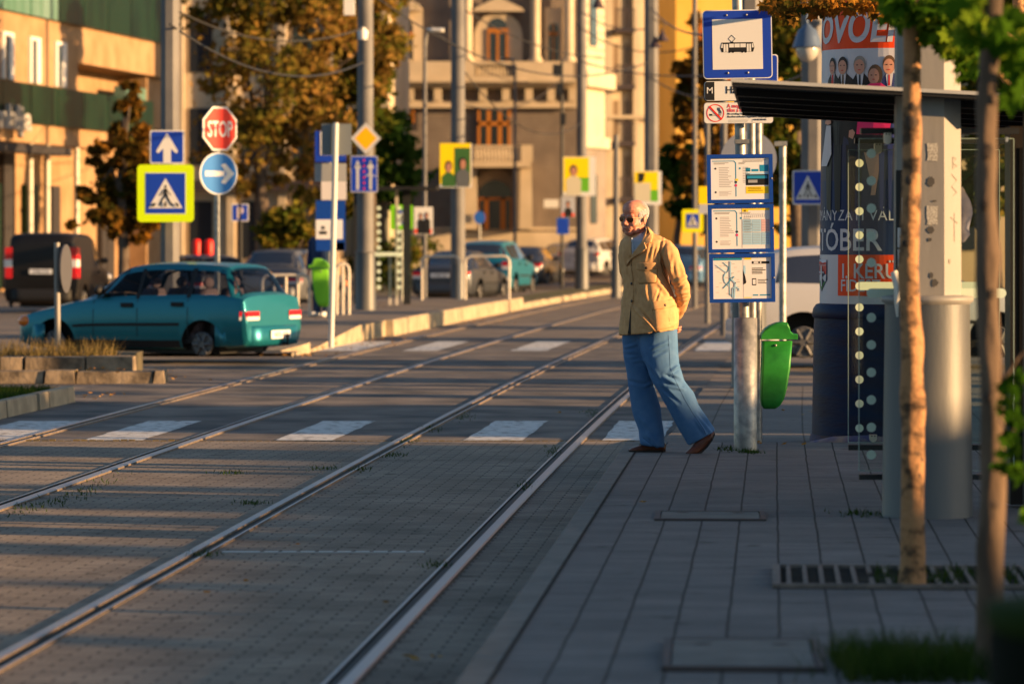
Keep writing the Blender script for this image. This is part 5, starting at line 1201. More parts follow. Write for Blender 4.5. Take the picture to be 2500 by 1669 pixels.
class Car:
    """body from a table of stations along the length: s, bottom, belt, top, half width, half roof width"""
    def __init__(c, tab, wheels, wr, track): c.t = np.array(tab, float); c.L = c.t[-1][0]; c.wheels = wheels; c.wr = wr; c.track = track
    def st(c, s): s = max(0, min(c.L, s)); return [pchip(c.t[:,0], c.t[:,k], s) for k in range(1, 6)]
    def half(c, s):
        zb, zl, zr, w, wr = c.st(s); g = max(.02, zr-zl)
        return [(0,zb),(w*.80,zb),(w*.93,zb+.03),(w*.985,zb+.14),(w,zb+(zl-zb)*.55),(w*.985,zl-.06),(w*.955,zl),(wr+.012,zr-min(.07,g*.45)),(wr*.93,zr-min(.018,g*.2)),(wr*.55,zr+.008),(0,zr+.012)]
    def pt(c, s, t, off=0):
        """t in 0..10 along the half section"""
        h = c.half(s); i = min(9, int(t)); f = t-i; y = h[i][0]+(h[i+1][0]-h[i][0])*f; z = h[i][1]+(h[i+1][1]-h[i][1])*f
        dy, dz = h[i+1][0]-h[i][0], h[i+1][1]-h[i][1]; l = math.hypot(dy, dz) or 1
        return Vector((c.L/2-s, y+off*dz/l, z-off*dy/l))
    def body(c, m, parent, wells=True):
        mb = MB(); rings = []; ss = sorted(set([round(x, 3) for x in np.linspace(0, c.L, 54)]+[x for x in c.t[:,0]]))
        for s in ss:
            h = c.half(s); x = c.L/2-s; rings.append([(x,-y,z) for y, z in h]+[(x,y,z) for y, z in h[-2:0:-1]])
        mb.loft(rings, 0, True, True); o = mb.build('body', [m, M_rubber], parent)
        if wells:
            cb = MB()
            for sx in c.wheels:
                for sgn in (1,-1): cb.tube([(c.L/2-sx,sgn*.45,c.wr),(c.L/2-sx,sgn*1.3,c.wr)], c.wr+.055, 28, 0, False)
            cu = cb.build('cutter', [M_rubber], parent); md = o.modifiers.new('b', 'BOOLEAN'); md.object = cu; md.operation = 'DIFFERENCE'; md.solver = 'EXACT'; md.material_mode = 'TRANSFER' if hasattr(md, 'material_mode') else md.material_mode
            apply_mods(o); bpy.data.objects.remove(cu)
            bm = bmesh.new(); bm.from_mesh(o.data); bmesh.ops.triangulate(bm, faces=[f for f in bm.faces if len(f.verts) > 4]); bm.to_mesh(o.data); bm.free(); o.data.set_sharp_from_angle(angle=R(32))
        return o
    def open_windows(c, o, side, tops):
        bm = bmesh.new(); bm.from_mesh(o.data); dead = []
        for f in bm.faces:
            m_ = f.calc_center_median(); sv = c.L/2-m_.x; zb, zl, zr, w, wr = c.st(sv); g = max(.02, zr-zl); zt = zr-min(.07, g*.45)
            if side[0] < sv < side[1] and zl < m_.z < zt and abs(m_.y) > wr*.9: dead.append(f)
            elif any(a < sv < b for a, b in tops) and m_.z > zt-.001 and m_.z > zl: dead.append(f)
        bmesh.ops.delete(bm, geom=dead, context='FACES'); bm.to_mesh(o.data); bm.free()
    def patch(c, name, corners, m, parent, off=.004, n=10, side=1):
        """four-cornered patch (s,t) on the surface, sides mirrored"""
        mb = MB(); A, B, C_, D_ = corners; vs = []
        for i in range(n+1):
            for j in range(n+1):
                u, v = i/n, j/n; s = (A[0]*(1-u)+B[0]*u)*(1-v)+(D_[0]*(1-u)+C_[0]*u)*v; t = (A[1]*(1-u)+B[1]*u)*(1-v)+(D_[1]*(1-u)+C_[1]*u)*v
                p = c.pt(s, t, off); vs.append((p.x, p.y*side, p.z))
        mb.add(vs, [(i*(n+1)+j, i*(n+1)+j+1, (i+1)*(n+1)+j+1, (i+1)*(n+1)+j) for i in range(n) for j in range(n)], 0, True)
        return mb.build(name, m, parent)
    def across(c, name, s0, s1, t0, t1, m, parent, off=.004, ins=0):
        """window across the car between both sides (windscreen, rear window)"""
        mb = MB(); n = 8; vs = []; ts = np.linspace(t0, 10, 7)
        for i in range(n+1):
            s = s0+(s1-s0)*i/n; row = []
            for t in ts: p = c.pt(s, t, off); row.append((p.x, -p.y, p.z))
            row += [(x,-y,z) for x, y, z in row[-2::-1]]; vs += row
        k = 2*len(ts)-1; mb.add(vs, [(i*k+j, i*k+j+1, (i+1)*k+j+1, (i+1)*k+j) for i in range(n) for j in range(k-1)], 0, True)
        return mb.build(name, m, parent)
    def wheel(c, sx, sgn, parent, spokes=6, rimm=None):
        r = c.wr; y0 = c.track*sgn; x = c.L/2-sx; w = .18
        e = MB(); e.tube([(x,y0-sgn*w,r),(x,y0-sgn*w,r),(x,y0-sgn*.02,r),(x,y0,r)], [r*.8,r*.97,r,r*.93], 30); tw = e.build('wheel', M_tyre, parent)
        mb = MB(); mb.tube([(x,y0-sgn*.02,r),(x,y0+sgn*.004,r)], [r*.60,r*.58], 28); mb.tube([(x,y0+sgn*.004,r),(x,y0+sgn*.016,r)], [r*.60,r*.55], 28, caps=False)
        for k in range(spokes):
            a = 2*math.pi*k/spokes; mb.tube([(x+r*.15*math.cos(a),y0+sgn*.016,r+r*.15*math.sin(a)),(x+r*.54*math.cos(a),y0+sgn*.012,r+r*.54*math.sin(a))], [.03,.02], 6)
        mb.tube([(x,y0,r),(x,y0+sgn*.03,r)], [r*.2,r*.15], 14); mb.build('rim', rimm or M_rim, tw); return tw
M_seeglass = glass('tinted_car_glass', (.50,.53,.60))
def car(kind, label, X, Y, heading, paint, scale=1, z=0, group=None, name=None, detail=True, rimm=None, lamp_z=None):
    tabs = {
     'hatchback': ([(0,.38,.50,.52,.52,.40),(.06,.26,.58,.61,.68,.50),(.25,.20,.66,.70,.775,.60),(.75,.19,.77,.82,.795,.64),(1.12,.19,.845,.90,.80,.64),(1.32,.19,.86,1.03,.80,.60),(1.78,.19,.88,1.325,.80,.545),(2.3,.19,.89,1.375,.80,.54),(2.95,.20,.905,1.365,.80,.535),(3.30,.21,.91,1.335,.797,.535),(3.41,.215,.915,1.235,.792,.55),(3.60,.23,.90,.955,.785,.62),(3.68,.25,.88,.925,.775,.64),(3.72,.30,.66,.70,.755,.62)], (.68,3.045), .275, .775),
     'sedan': ([(0,.38,.50,.53,.55,.4),(.08,.24,.58,.62,.74,.5),(.35,.18,.68,.73,.85,.62),(1.1,.18,.82,.87,.87,.66),(1.35,.18,.86,.95,.87,.64),(2.0,.18,.88,1.36,.87,.56),(2.7,.18,.90,1.40,.87,.56),(3.2,.19,.91,1.36,.87,.54),(3.75,.2,.92,1.03,.86,.6),(3.95,.2,.92,.98,.86,.62),(4.3,.22,.90,.95,.84,.62),(4.4,.26,.82,.86,.80,.6),(4.43,.34,.6,.64,.76,.5)], (.82,3.45), .31, .85),
     'suv': ([(0,.42,.62,.66,.58,.4),(.07,.28,.74,.80,.78,.5),(.35,.24,.86,.92,.87,.62),(1.0,.24,.96,1.02,.89,.66),(1.25,.24,.98,1.12,.89,.64),(1.75,.24,1.0,1.54,.89,.60),(2.4,.24,1.02,1.58,.89,.60),(3.3,.25,1.05,1.55,.88,.58),(3.75,.26,1.06,1.48,.87,.57),(3.98,.28,1.05,1.12,.86,.64),(4.1,.30,.98,1.03,.84,.64),(4.14,.38,.7,.74,.80,.6)], (.85,3.35), .34, .86),
     'van': ([(0,.38,.55,.58,.6,.4),(.08,.26,.7,.76,.78,.5),(.4,.22,.9,.96,.86,.62),(.8,.22,.98,1.05,.88,.66),(1.0,.22,1.0,1.2,.88,.66),(1.45,.22,1.02,1.72,.88,.68),(2.0,.22,1.02,1.80,.88,.69),(3.2,.22,1.02,1.82,.88,.70),(3.85,.24,1.02,1.80,.87,.70),(3.98,.26,1.02,1.70,.86,.70),(4.02,.34,1.0,1.55,.84,.68)], (.75,3.3), .31, .85)}
    tab, wh, wr, tk = tabs[kind]; c = Car(tab, wh, wr, tk); L = c.L
    t = empty(name or kind+'_car', (X, Y, z), rz=R(heading), label=label, cat='van' if kind == 'van' else 'car', group=group); t.scale = (scale,)*3
    bo = c.body(paint, t); hero = kind == 'hatchback' and 'teal' in label; GL = M_seeglass if hero else M_cglass
    if hero: c.open_windows(bo, (1.30,3.50), ((1.20,1.76),(3.36,3.59)))
    for sx in wh:
        for s in (1,-1): c.wheel(sx, s, t, rimm=rimm)
    W = {'hatchback': [((1.33,6.12),(1.98,6.12),(1.98,6.93),(1.72,6.93)),((2.05,6.12),(2.78,6.12),(2.78,6.93),(2.05,6.93)),((2.86,6.12),(3.50,6.12),(3.30,6.90),(2.86,6.93))],
         'sedan': [((1.5,6.12),(2.3,6.12),(2.3,6.93),(2.0,6.93)),((2.37,6.12),(3.15,6.12),(3.1,6.93),(2.37,6.93)),((3.2,6.12),(3.55,6.12),(3.3,6.8),(3.2,6.85))],
         'suv': [((1.3,6.1),(2.1,6.1),(2.1,6.92),(1.75,6.92)),((2.17,6.1),(3.0,6.1),(3.0,6.92),(2.17,6.92)),((3.07,6.1),(3.7,6.1),(3.6,6.92),(3.07,6.92))],
         'van': [((1.05,6.1),(1.8,6.1),(1.8,6.85),(1.4,6.85))]+([] if kind == 'van' else [])}[kind]
    for s in (1,-1):
        for w_ in W: c.patch('window', w_, GL, t, side=s)
    A = {'hatchback': (1.20,1.74,6.6,3.35,3.59,6.45), 'sedan': (1.30,1.96,6.7,3.25,3.74,6.6), 'suv': (1.2,1.72,6.7,3.76,3.97,6.4), 'van': (.95,1.42,6.7,3.9,4.0,6.5)}[kind]
    c.across('windscreen', A[0], A[1], A[2]+.25, 10, GL, t)
    if kind != 'van': c.across('rear_window', A[3], A[4], A[5]+.25, 10, GL, t)
    # bumpers, lamps, plate, mirrors, handles, sill
    for end, s0, s1 in (('front', -.03, .32), ('rear', L-.26, L+.09)):
        mb = MB(); rings = []; n = 9; lo, hi = {'hatchback': (.24,.52), 'sedan': (.24,.55), 'suv': (.30,.62), 'van': (.26,.56)}[kind]; wmax = tab[5][4] if end == 'front' else tab[-3][4]
        for k in range(19):
            y = -wmax*1.0+2*wmax*k/18; e = abs(y)/wmax; xo = (L/2+.05 if end == 'front' else -L/2-.085); back = (-.42 if end == 'front' else .40)*max(0,(e-.62)/.38)**2
            x = xo+back; d = -.10 if end == 'front' else .10
            rings.append([(x,y,lo+.02),(x+d*-.05,y,lo+.10),(x,y,hi-.03),(x+d*.3,y,hi),(x+d*1.6,y,hi+.005),(x+d*1.6,y,lo)])
        mb.loft(rings, 0, True, True); mb.build('bumper', paint if kind != 'van' else M_rubber, t)
    lz = {'hatchback': (.60,.72), 'sedan': (.66,.84), 'suv': (.80,1.02), 'van': (.80,1.50)}[kind]; tw = tab[-2][4]
    for s in (1,-1):
        mb = MB(); x = -L/2-.012; wv = .36 if kind in ('hatchback','sedan') else .2
        y1 = s*(tw*.985); y0 = s*(tw-wv)
        def lampbox(z0, z1, mi): mb.add([(x,y0,z0),(x,y1*.97,z0),(x,y1*.97,z1),(x,y0,z1),(x+.10,y1*1.035,z0),(x+.10,y1*1.035,z1),(x+.12,y0,z0),(x+.12,y0,z1)], [(0,1,2,3),(1,4,5,2),(3,2,5,7),(0,6,4,1),(0,3,7,6)], mi)
        if kind == 'van':
            lampbox(lz[0], lz[0]+.25, 0); lampbox(lz[0]+.25, lz[0]+.42, 1); lampbox(lz[0]+.42, lz[1], 0)
        else: lampbox((lz[0]+lz[1])/2-.01, lz[1], 0); lampbox(lz[0], (lz[0]+lz[1])/2-.01, 1)
        mb.build('tail_lamp', [M_tail, M_clearl], t)
        mb = MB(); xh = L/2-.16; wf = tab[2][4]; zf = tab[2][2]
        mb.ell((xh,s*(wf-.10),zf-.10), (.13,.13,.085), 12, 8); mb.build('headlamp', M_amber if kind == 'hatchback' else M_clearl, t)
        mb = MB(); sm = W[0][0][0]+.12; p = c.pt(sm, 6.3); mb.ell((p.x+.02,s*(abs(p.y)+.10),p.z+.07), (.06,.10,.07), 12, 8); mb.tube([(p.x,s*(abs(p.y)-.02),p.z+.02),(p.x+.01,s*(abs(p.y)+.06),p.z+.05)], .02, 6); mb.build('mirror', M_rubber, t)
        for w_ in W[:2]:
            p = c.pt(w_[1][0]-.12, 4.9, .01); mb = MB(); mb.box((p.x-.09,s*abs(p.y)-.02,p.z-.03),(p.x+.09,s*abs(p.y)+.02,p.z+.03)); mb.build('door_handle', M_rubber, t)
        for i, w_ in enumerate(W):      # door gaps
            for sp in ([w_[0][0]-.02] if i == 0 else [])+[w_[1][0]+.035]:
                if i == 2 and sp > w_[1][0]: continue
                c.patch('door_gap', ((sp,2.5),(sp+.012,2.5),(sp+.012,6.0),(sp,6.0)), M_rubber, t, .002, 5, s)
        c.patch('side_moulding', ((.98,3.75),(wh[1]-wr-.08,3.75),(wh[1]-wr-.08,3.92),(.98,3.92)), M_rubber, t, .006, 6, s)
        c.patch('sill', ((.98,2.0),(wh[1]-wr-.08,2.0),(wh[1]-wr-.08,2.9),(.98,2.9)), M_rubber, t, .004, 6, s)
    zp = .40 if kind == 'hatchback' else (.75 if kind != 'van' else .95); xp = -L/2-(.10 if kind == 'hatchback' else .03)
    mb = MB(); mb.box((xp-.012,-.26,zp-.055),(xp,.26,zp+.055),0)
    vs, fs = text_mesh('HKR-427' if kind == 'hatchback' else 'LMB-318', .10, extrude=.001, align='CENTER'); mb.add([(xp-.014,-x,zp-.035+z_) for x, y, z_ in vs], fs, 1); mb.build('number_plate', [M_plate, M_ink], t)
    mb = MB(); mb.box((-L/2+.5,-.6,.14),(L/2-.5,.6,.24)); mb.build('underbody', M_rubber, t)
    return t
def paint(name, col, metal=.45, rough=.28): return mat(name, col, rough+.08, metal, coat=.25, spec=.35)
M_tealp = paint('teal_metallic_paint', (.010,.155,.20), .5, .28)
TC = car('hatchback', 'teal five-door hatchback turning across the road on the left', PX(496,51.2)-.0, 51.2, 0, M_tealp, .975)
# put its left rear wheel exactly where the photograph has it
hd = R(154); TC.rotation_euler = (0,0,hd); fx = 3.72/2-3.045
off = Matrix.Rotation(hd,3,'Z')@Vector((fx,.775,0))*.975; TC.location = (PX(494,51.2)-off.x, 51.2-off.y, 0)
mb = MB(); mb.tube([(-1.86,-.1,.28),(-2.02,-.1,.27),(-2.02,-.1,.36)], .018, 8); mb.ell((-2.02,-.1,.38), (.03,.03,.03), 10, 8); mb.build('tow_hook', M_rubber, TC)
mb = MB(); mb.tube([(-1.62,-.1,.965),(-1.45,.22,1.12)], .012, 6); mb.build('rear_wiper', M_rubber, TC)
M_seat = mat('seat_fabric', (.13,.10,.11), .9)
TT = [(0,.38,.50,.52,.52,.40),(.06,.26,.58,.61,.68,.50),(.25,.20,.66,.70,.775,.60),(.75,.19,.77,.82,.795,.64),(1.12,.19,.845,.90,.80,.64),(1.32,.19,.86,1.03,.80,.60),(1.78,.19,.88,1.325,.80,.545),(2.3,.19,.89,1.375,.80,.54),(2.95,.20,.905,1.365,.80,.535),(3.30,.21,.91,1.335,.797,.535),(3.41,.215,.915,1.235,.792,.55),(3.60,.23,.90,.955,.785,.62),(3.68,.25,.88,.925,.775,.64),(3.72,.30,.66,.70,.755,.62)]
cr_ = Car(TT, (.68,3.045), .275, .775)
for s_ in (1,-1):
    for q_ in (((1.28,6.0),(1.35,6.0),(1.76,7.05),(1.62,7.05)),((3.48,6.0),(3.56,6.0),(3.42,7.05),(3.26,7.05)),((1.28,5.95),(3.52,5.95),(3.52,6.10),(1.28,6.10)),((1.62,6.93),(3.36,6.93),(3.36,7.06),(1.62,7.06))): cr_.patch('window_frame', q_, M_tealp, TC, .003, 8, s_)
    for q_ in (((1.985,6.0),(2.045,6.0),(2.045,7.0),(1.985,7.0)),((2.785,6.0),(2.855,6.0),(2.855,7.0),(2.785,7.0)),((2.60,6.1),(2.62,6.1),(2.62,6.95),(2.60,6.95))): cr_.patch('window_pillar', q_, M_rubber, TC, .005, 6, s_)
    cr_.patch('window_frame', ((3.34,7.0),(3.61,7.0),(3.61,7.4),(3.34,7.4)), M_tealp, TC, .003, 6, s_)
    for (xa, ya) in ((-.10,.34),(-.95,.36)):
        mb = MB(); rings = [[(xa+a_*.10-.12*(z-.5), s_*ya+b_*w_, z) for a_, b_ in ((-.7,-1),(.7,-1),(1,-.7),(1,.7),(.7,1),(-.7,1),(-1,.7),(-1,-.7))] for z, w_ in ((.42,.23),(.80,.24),(.98,.20),(1.02,.14))]
        mb.loft(rings, 0, True, True); mb.ell((xa-.09, s_*ya, 1.10), (.05,.12,.075), 12, 8); mb.box((xa+.0,s_*ya-.23,.34),(xa+.5,s_*ya+.23,.48)); mb.build('seat', M_seat, TC)
mb = MB(); mb.box((-1.6,-.70,.28),(1.0,.70,.34)); mb.box((-1.62,-.66,.34),(-1.25,.66,.86)); mb.box((.55,-.66,.5),(.95,.66,.86)); mb.build('cabin_floor', M_rubber, TC)
mb = MB(); mb.tube([(.40+.05*math.sin(a*.524),.36+.17*math.cos(a*.524),.92+.15*math.sin(a*.524)) for a in range(13)], .014, 6); mb.build('steering_wheel', M_rubber, TC)
car('van', 'black panel van parked behind the teal hatchback at the left edge', PX(118,84), 86, 85, mat('black_paint', (.006,.0055,.006), .45, 0, spec=.3), .96, name='delivery_van')
car('sedan', 'dark grey sedan parked beyond the bicycle stands', PX(1105,97)+.2, 98.5, 76, paint('grey_paint', (.045,.05,.06), .4, .35), .93)
car('suv', 'teal sport utility car parked behind the dark grey sedan', PX(1205,103), 105, 79, paint('petrol_paint', (.012,.16,.24), .4, .3), .98)
car('sedan', 'black sedan with shining tail lamp beyond the teal sport utility car', PX(1292,122), 124, 80, paint('black_blue_paint', (.03,.035,.045), .4, .35), .95)
car('sedan', 'white sedan on the far road left of the grey pole', PX(1378,150), 152, 150, paint('white_paint', (.40,.40,.41), .0, .35), 1.0)
car('suv', 'white sport utility car on the far road between the grey pole and the man', PX(1456,150), 151, 70, paint('white_paint', (.40,.40,.41), .0, .35), 1.0)
car('hatchback', 'grey hatchback parked behind the railings left of the light green bin', PX(705,88), 90, 75, paint('silver_paint', (.12,.125,.135), .5, .35), 1.0)
car('hatchback', 'dark hatchback just visible above the roof of the teal hatchback', PX(512,84), 86, 62, paint('dark_paint', (.02,.022,.03), .4, .35), .92)
car('suv', 'white estate car crossing behind the green bin and the poster column', PX(1955,49.5)+1.28, 49.5+.86, 2, paint('white_paint', (.40,.40,.41), .0, .35), 1.0)
car('hatchback', 'blue hatchback far behind right of the man', PX(1690,120), 122, 75, paint('blue_paint', (.08,.18,.32), .4, .35), 1.0)
# ================================================================ BACKGROUND: POLES, SIGNS, ISLAND
M_farpole = mat('far_pole_grey', (.105,.105,.11), .6, 0, (.15,.145,.14), 2, .1, 30, .25)
_oct = octpole
octpole = lambda *a, **k: _oct(*a, **{**k, 'm': M_farpole})
octpole('grey octagonal tram pole rising behind the yellow bordered pedestrian sign', 415, 57.5, 0, .0001, .0, .275, .25, 9, cup=False)
octpole('grey tram pole on the island carrying the yellow diamond sign', 892, 74.7, ZI, .40, 1.1, .30, .27, 9, n=16)
octpole('dark tram pole with the yellow two-portrait board', 1118, 88, .1, .35, 1.0, .31, .28, 10, n=16)
octpole('tram pole carrying the yellow and green portrait board beyond the white cars', 1420, 113, .1, .42, 1.2, .30, .24, 12, n=16)
octpole('broad pale tram pole rising behind the man', 1590, 98, .1, .46, 1.2, .36, .34, 11, n=8)
octpole('short pale pole base left of the man', 1504, 100.5, .1, .27, 1.3, .15, .13, 4.2, n=12, cup=False)
octpole('grey tram pole directly behind the tram stop sign', 1829, 43, .06, .40, 1.25, .31, .26, 9)
octpole('grey octagonal tram pole with the hanging lantern left of the poster column', 1983, 62, .0, .0001, 0, .355, .33, 10, cup=False)
def thinpole(name, label, px, Y, z0, d, pytop, cat='pole', group=None, m=None, dx=0):
    t = empty(name, (PX(px,Y), Y, z0), label=label, cat=cat, group=group)
    mb = MB(); mb.tube([(0,0,-.05),(dx,0,PZ(pytop,Y)-z0)], [d/2, d/2*.85], 12); mb.build('shaft', m or M_farpole, t); return t
thinpole('street_pole', 'slim grey pole right of the bright cream facade', 1696, 90, 0, .12, -400, group='slim grey poles behind the stop sign')
thinpole('street_pole', 'slim grey pole between two signs left of the timetable cases', 1727, 75, 0, .115, 300, group='slim grey poles behind the stop sign')
thinpole('street_pole', 'slim grey pole just left of the tram stop post', 1767, 66, 0, .13, 100, group='slim grey poles behind the stop sign')
# street lamps
def lamp(label, px, Y, z0, pytop, d, arm, headw):
    t = thinpole('street_lamp', label, px, Y, z0, d, pytop, 'street lamp', 'slim street lamps before the grand building'); zt = PZ(pytop,Y)-z0
    mb = MB(); mb.tube([(0,0,zt-.3),(arm*.5,0,zt+.1),(arm,0,zt+.12)], [.04,.035,.03], 8); mb.build('arm', M_pole, t)
    mb = MB(); mb.loft([[(arm+a, b*.14, zt+.12+c*.05+.05) for b, c in ((-1,0),(-.6,1),(.6,1),(1,0),(.6,-.8),(-.6,-.8))] for a in (-.05,.1,headw-.1,headw)], 0, True, True); mb.build('lamp_head', M_white, t)
    return t
lamp('slim street lamp with white flat head before the left half of the grand building', 1037, 92, 0, 92, .11, .1, .36)
lamp('slim street lamp in front of the arched balcony window', 1257, 130, 0, 158, .12, -.12, -.25)
t = empty('hanging_lantern', (PX(1971,58), 58, PZ(60,58)), label='bell-shaped blue-grey lantern with clear glass bowl hanging by the grey pole', cat='lantern')
s = 58/K; mb = MB(); prof = [(40,-4),(12,-3),(10,-1),(14,3),(16,6),(26,30),(33,52),(37,56),(37,60)]
mb.tube([(0,0,-z*s+.0) for r_, z in prof][0:0] or [(0,0,-(-4)*s),(0,0,-3*s),(0,0,-8*s),(0,0,-14*s),(0,0,-32*s),(0,0,-52*s),(0,0,-56*s)], [.01,9*s,13*s,22*s,29*s,35*s,37*s], 24)
mb.tube([(0,0,45*s),(.02,0,30*s),(-.02,0,15*s),(0,0,2*s)], 3*s, 8); mb.build('shade', mat('lantern_blue', (.09,.13,.20), .4, .2), t)
mb = MB(); mb.ell((0,0,-62*s), (28*s,28*s,30*s), 20, 14); mb.build('glass_bowl', mat('bowl_glass', (.42,.40,.36), .1, coat=1), t)
mb = MB(); mb.tube([(0,0,45*s),(.0,0,60*s),(.12,0,75*s)], .02, 6); mb.build('bracket', M_pole, t)
# ---- signs on the left
M_lime = mat('sign_fluorescent', (.58,.80,.0), .45)
TRI = [(0,.76),(.86,-.74),(-.86,-.74)]
def ped_layers(sc=.70, green=False):
    sq = [(-sc,-sc),(sc,-sc),(sc,sc),(-sc,sc)]; k = sc
    L = [('poly', [(a*1.03,b*1.03) for a,b in sq], 1), ('poly', sq, 2), ('poly', [(a*k,b*k) for a,b in TRI], 1)]
    f = lambda pts: [(a*k,b*k) for a,b in pts]
    L += [('poly', f([(.06*math.cos(a*.7)-.0,.34+.075*math.sin(a*.7)) for a in range(9)]), 3),
          ('poly', f([(-.06,.24),(.07,.24),(.09,-.10),(-.08,-.10)]), 3), ('stroke', (f([(.0,-.05),(-.16,-.32),(-.30,-.60)]), .075*k), 3), ('stroke', (f([(.03,-.05),(.17,-.33),(.34,-.60)]), .075*k), 3),
          ('stroke', (f([(-.04,.2),(-.15,.02),(-.24,-.10)]), .05*k), 3), ('stroke', (f([(.05,.2),(.17,.03),(.26,-.08)]), .05*k), 3),
          ('poly', f([(-.62,-.48),(-.48,-.48),(-.56,-.66),(-.70,-.66)]), 3), ('poly', f([(-.05,-.42),(.05,-.42),(.06,-.66),(-.06,-.66)]), 3), ('poly', f([(.48,-.48),(.62,-.48),(.70,-.66),(.56,-.66)]), 3)]
    return L
MS_ = [M_lime, M_white, M_blue, M_ink]
Yp = 57.0
flat_sign('traffic_sign', 'pedestrian crossing sign with wide fluorescent yellow border', 'sign', 404, 472, 138, 140, Yp, ped_layers(.70), MS_, r=.06)
flat_sign('traffic_sign', 'blue sign with white arrow pointing up, above the yellow bordered sign', 'sign', 408, 359, 84, 82, Yp, [('inset', .02, 1), ('poly', [(0,.84),(.62,-.22),(.60,-.34),(.50,-.36),(.22,-.10),(.22,-.94),(-.22,-.94),(-.22,-.10),(-.50,-.36),(-.60,-.34),(-.62,-.22)], 0)], [M_white, M_blue], r=.03)
ps = empty('traffic_sign', (PX(530,55), 55, 0), rz=0, label='red stop sign above a round blue sign with right arrow on one post', cat='sign')
mb = MB(); mb.tube([(0,.05,-.02),(0,.05,PZ(262,55))], .042, 12); mb.build('post', M_galv, ps)
flat_sign('a', '', '', 537, 314.5, 107, 107, 55, [('inset', .025, 1), ('text', ('STOP', -.74, -.36, 1.02, .012, .60), 0)], [M_white, M_red], rz=R(44), shape='oct', parent=ps)
M_arrowblue = mat('sign_light_blue', (.006,.16,.50), .55)
flat_sign('a', '', '', 534, 424, 105, 104, 55, [('inset', .02, 1), ('poly', [(-.72,-.12),(.30,-.12),(.30,.12),(-.72,.12)], 0), ('poly', [(.12,.42),(.34,.48),(.80,.0),(.34,-.48),(.12,-.42),(.42,0)], 0)], [M_white, M_arrowblue], rz=R(33), shape='round', parent=ps)
flat_sign('traffic_sign', 'small blue parking sign with letter P on a black post', 'sign', 586, 519, 42, 43, 78, [('inset', .02, 1), ('text', ('P', -.42, -.62, 1.75, .03, .9), 2)], [M_white, M_blue, mat('sign_pale', (.6,.5,.5), .5)], post=(0,.10,M_black))
# back of a round sign on a leaning post in the verge
t = empty('traffic_sign', (PX(141,46.9), 46.9, .27), label='back of a round sign on a thin post standing in the stone edged verge', cat='sign')
mb = MB(); mb.tube([(0,0,-.05),(-.01,0,PZ(592,46.9)-.27)], .036, 12); mb.build('post', M_pole, t)
mb = MB(); mb.prism(circ(0,0,.295,32), .0, .02); o = mb.build('plate', mat('sign_back', (.07,.07,.08), .6), t); o.location = (.10,.05,PZ(656,46.9)-.27); o.rotation_euler = (0,0,R(83))
# yellow diamond and lane sign on the island pole
M_lsign = mat('sign_blue_lane', (.006,.045,.42), .4)
Yd_ = 74.4
flat_sign('traffic_sign', 'yellow diamond priority sign on the island pole', 'sign', 893, 338, 74, 77, Yd_, [('poly', [(0,-.72),(.72,0),(0,.72),(-.72,0)], 1)], [mat('sign_greywhite', (.50,.50,.50), .5), mat('priority_yellow', (.85,.42,.0), .5)], shape='diamond')
arr = lambda x: [(x-.10,-.86),(x+.10,-.86),(x+.10,.30),(x+.26,.34),(x,.78),(x-.26,.34),(x-.10,.30)]
flat_sign('traffic_sign', 'blue sign with two white lane arrows and red dots below the yellow diamond', 'sign', 889, 425, 66, 89, Yd_, [('inset', .015, 1), ('poly', arr(-.48), 0), ('poly', arr(.48), 0), ('stroke', ([(.15,-.1),(.4,.0),(.8,-.12)], .08), 0)]+[('poly', SQ(-.06,z,.06,z+.12), 2) for z in (-.86,-.55,-.24,.07,.38,.69)], [mat('sign_greywhite', (.5,.5,.5), .5), M_lsign, M_red])
# ---- the sign cluster of the opposite stop
isz = .12
cl = empty('tram_stop_sign', (PX(812,56.5), 56.5, isz), label='stop sign seen from behind with grey backs and slanting pale post', cat='stop sign')
mb = MB(); mb.tube([(PX(808,56.5)-cl.location.x,0,-.05),(PX(820,56.5)-cl.location.x,0,PZ(300,56.5)-isz)], .042, 12); mb.build('post', M_white if False else mat('pale_post', (.55,.55,.52), .5), cl)
def slabsign(cx, cy, w, h, dy, m, name='plate', th=.02):
    s = 56.5/K; mb = MB(); x = PX(cx,56.5)-cl.location.x; z = PZ(cy,56.5)-isz; mb.box((x-w*s/2,dy,z-h*s/2),(x+w*s/2,dy+th,z+h*s/2)); return mb.build(name, m, cl)
M_back = mat('sign_back_grey', (.16,.18,.19), .55)
slabsign(821, 340, 73, 76, .06, M_back); slabsign(806, 421, 78, 44, .10, mat('sign_back_pale', (.28,.29,.30), .5))
st2 = empty('tram_stop_sign', (PX(797,67), 67.5, ZI), label='blue edged tram stop sign with white notices and blue timetable case on the island', cat='stop sign')
def s2(cx, cy, w, h, dy, m, name='plate', th=.02):
    s = 67/K; mb = MB(); x = PX(cx,67.5)-st2.location.x; z = PZ(cy,67.5)-ZI; mb.box((x-w*s/2,dy,z-h*s/2),(x+w*s/2,dy+th,z+h*s/2)); return mb.build(name, m, st2)
mb = MB(); mb.tube([(0.02,.06,-.02),(0.02,.06,PZ(315,67.5)-ZI)], .05, 12); mb.build('post', M_galv, st2)
o = s2(807, 358, 76, 76, 0, M_blue); s2(812, 350, 60, 58, -.012, M_white, 'panel', .01).parent = o
s2(815, 465, 62, 46, .0, mat('notice_white', (.62,.58,.56), .5), 'notice')
o = s2(807, 551, 72, 124, .0, M_casb, 'timetable_case')
p_ = s2(804, 560, 66, 48, -.012, M_paper, 'timetable', .01); p_.parent = o
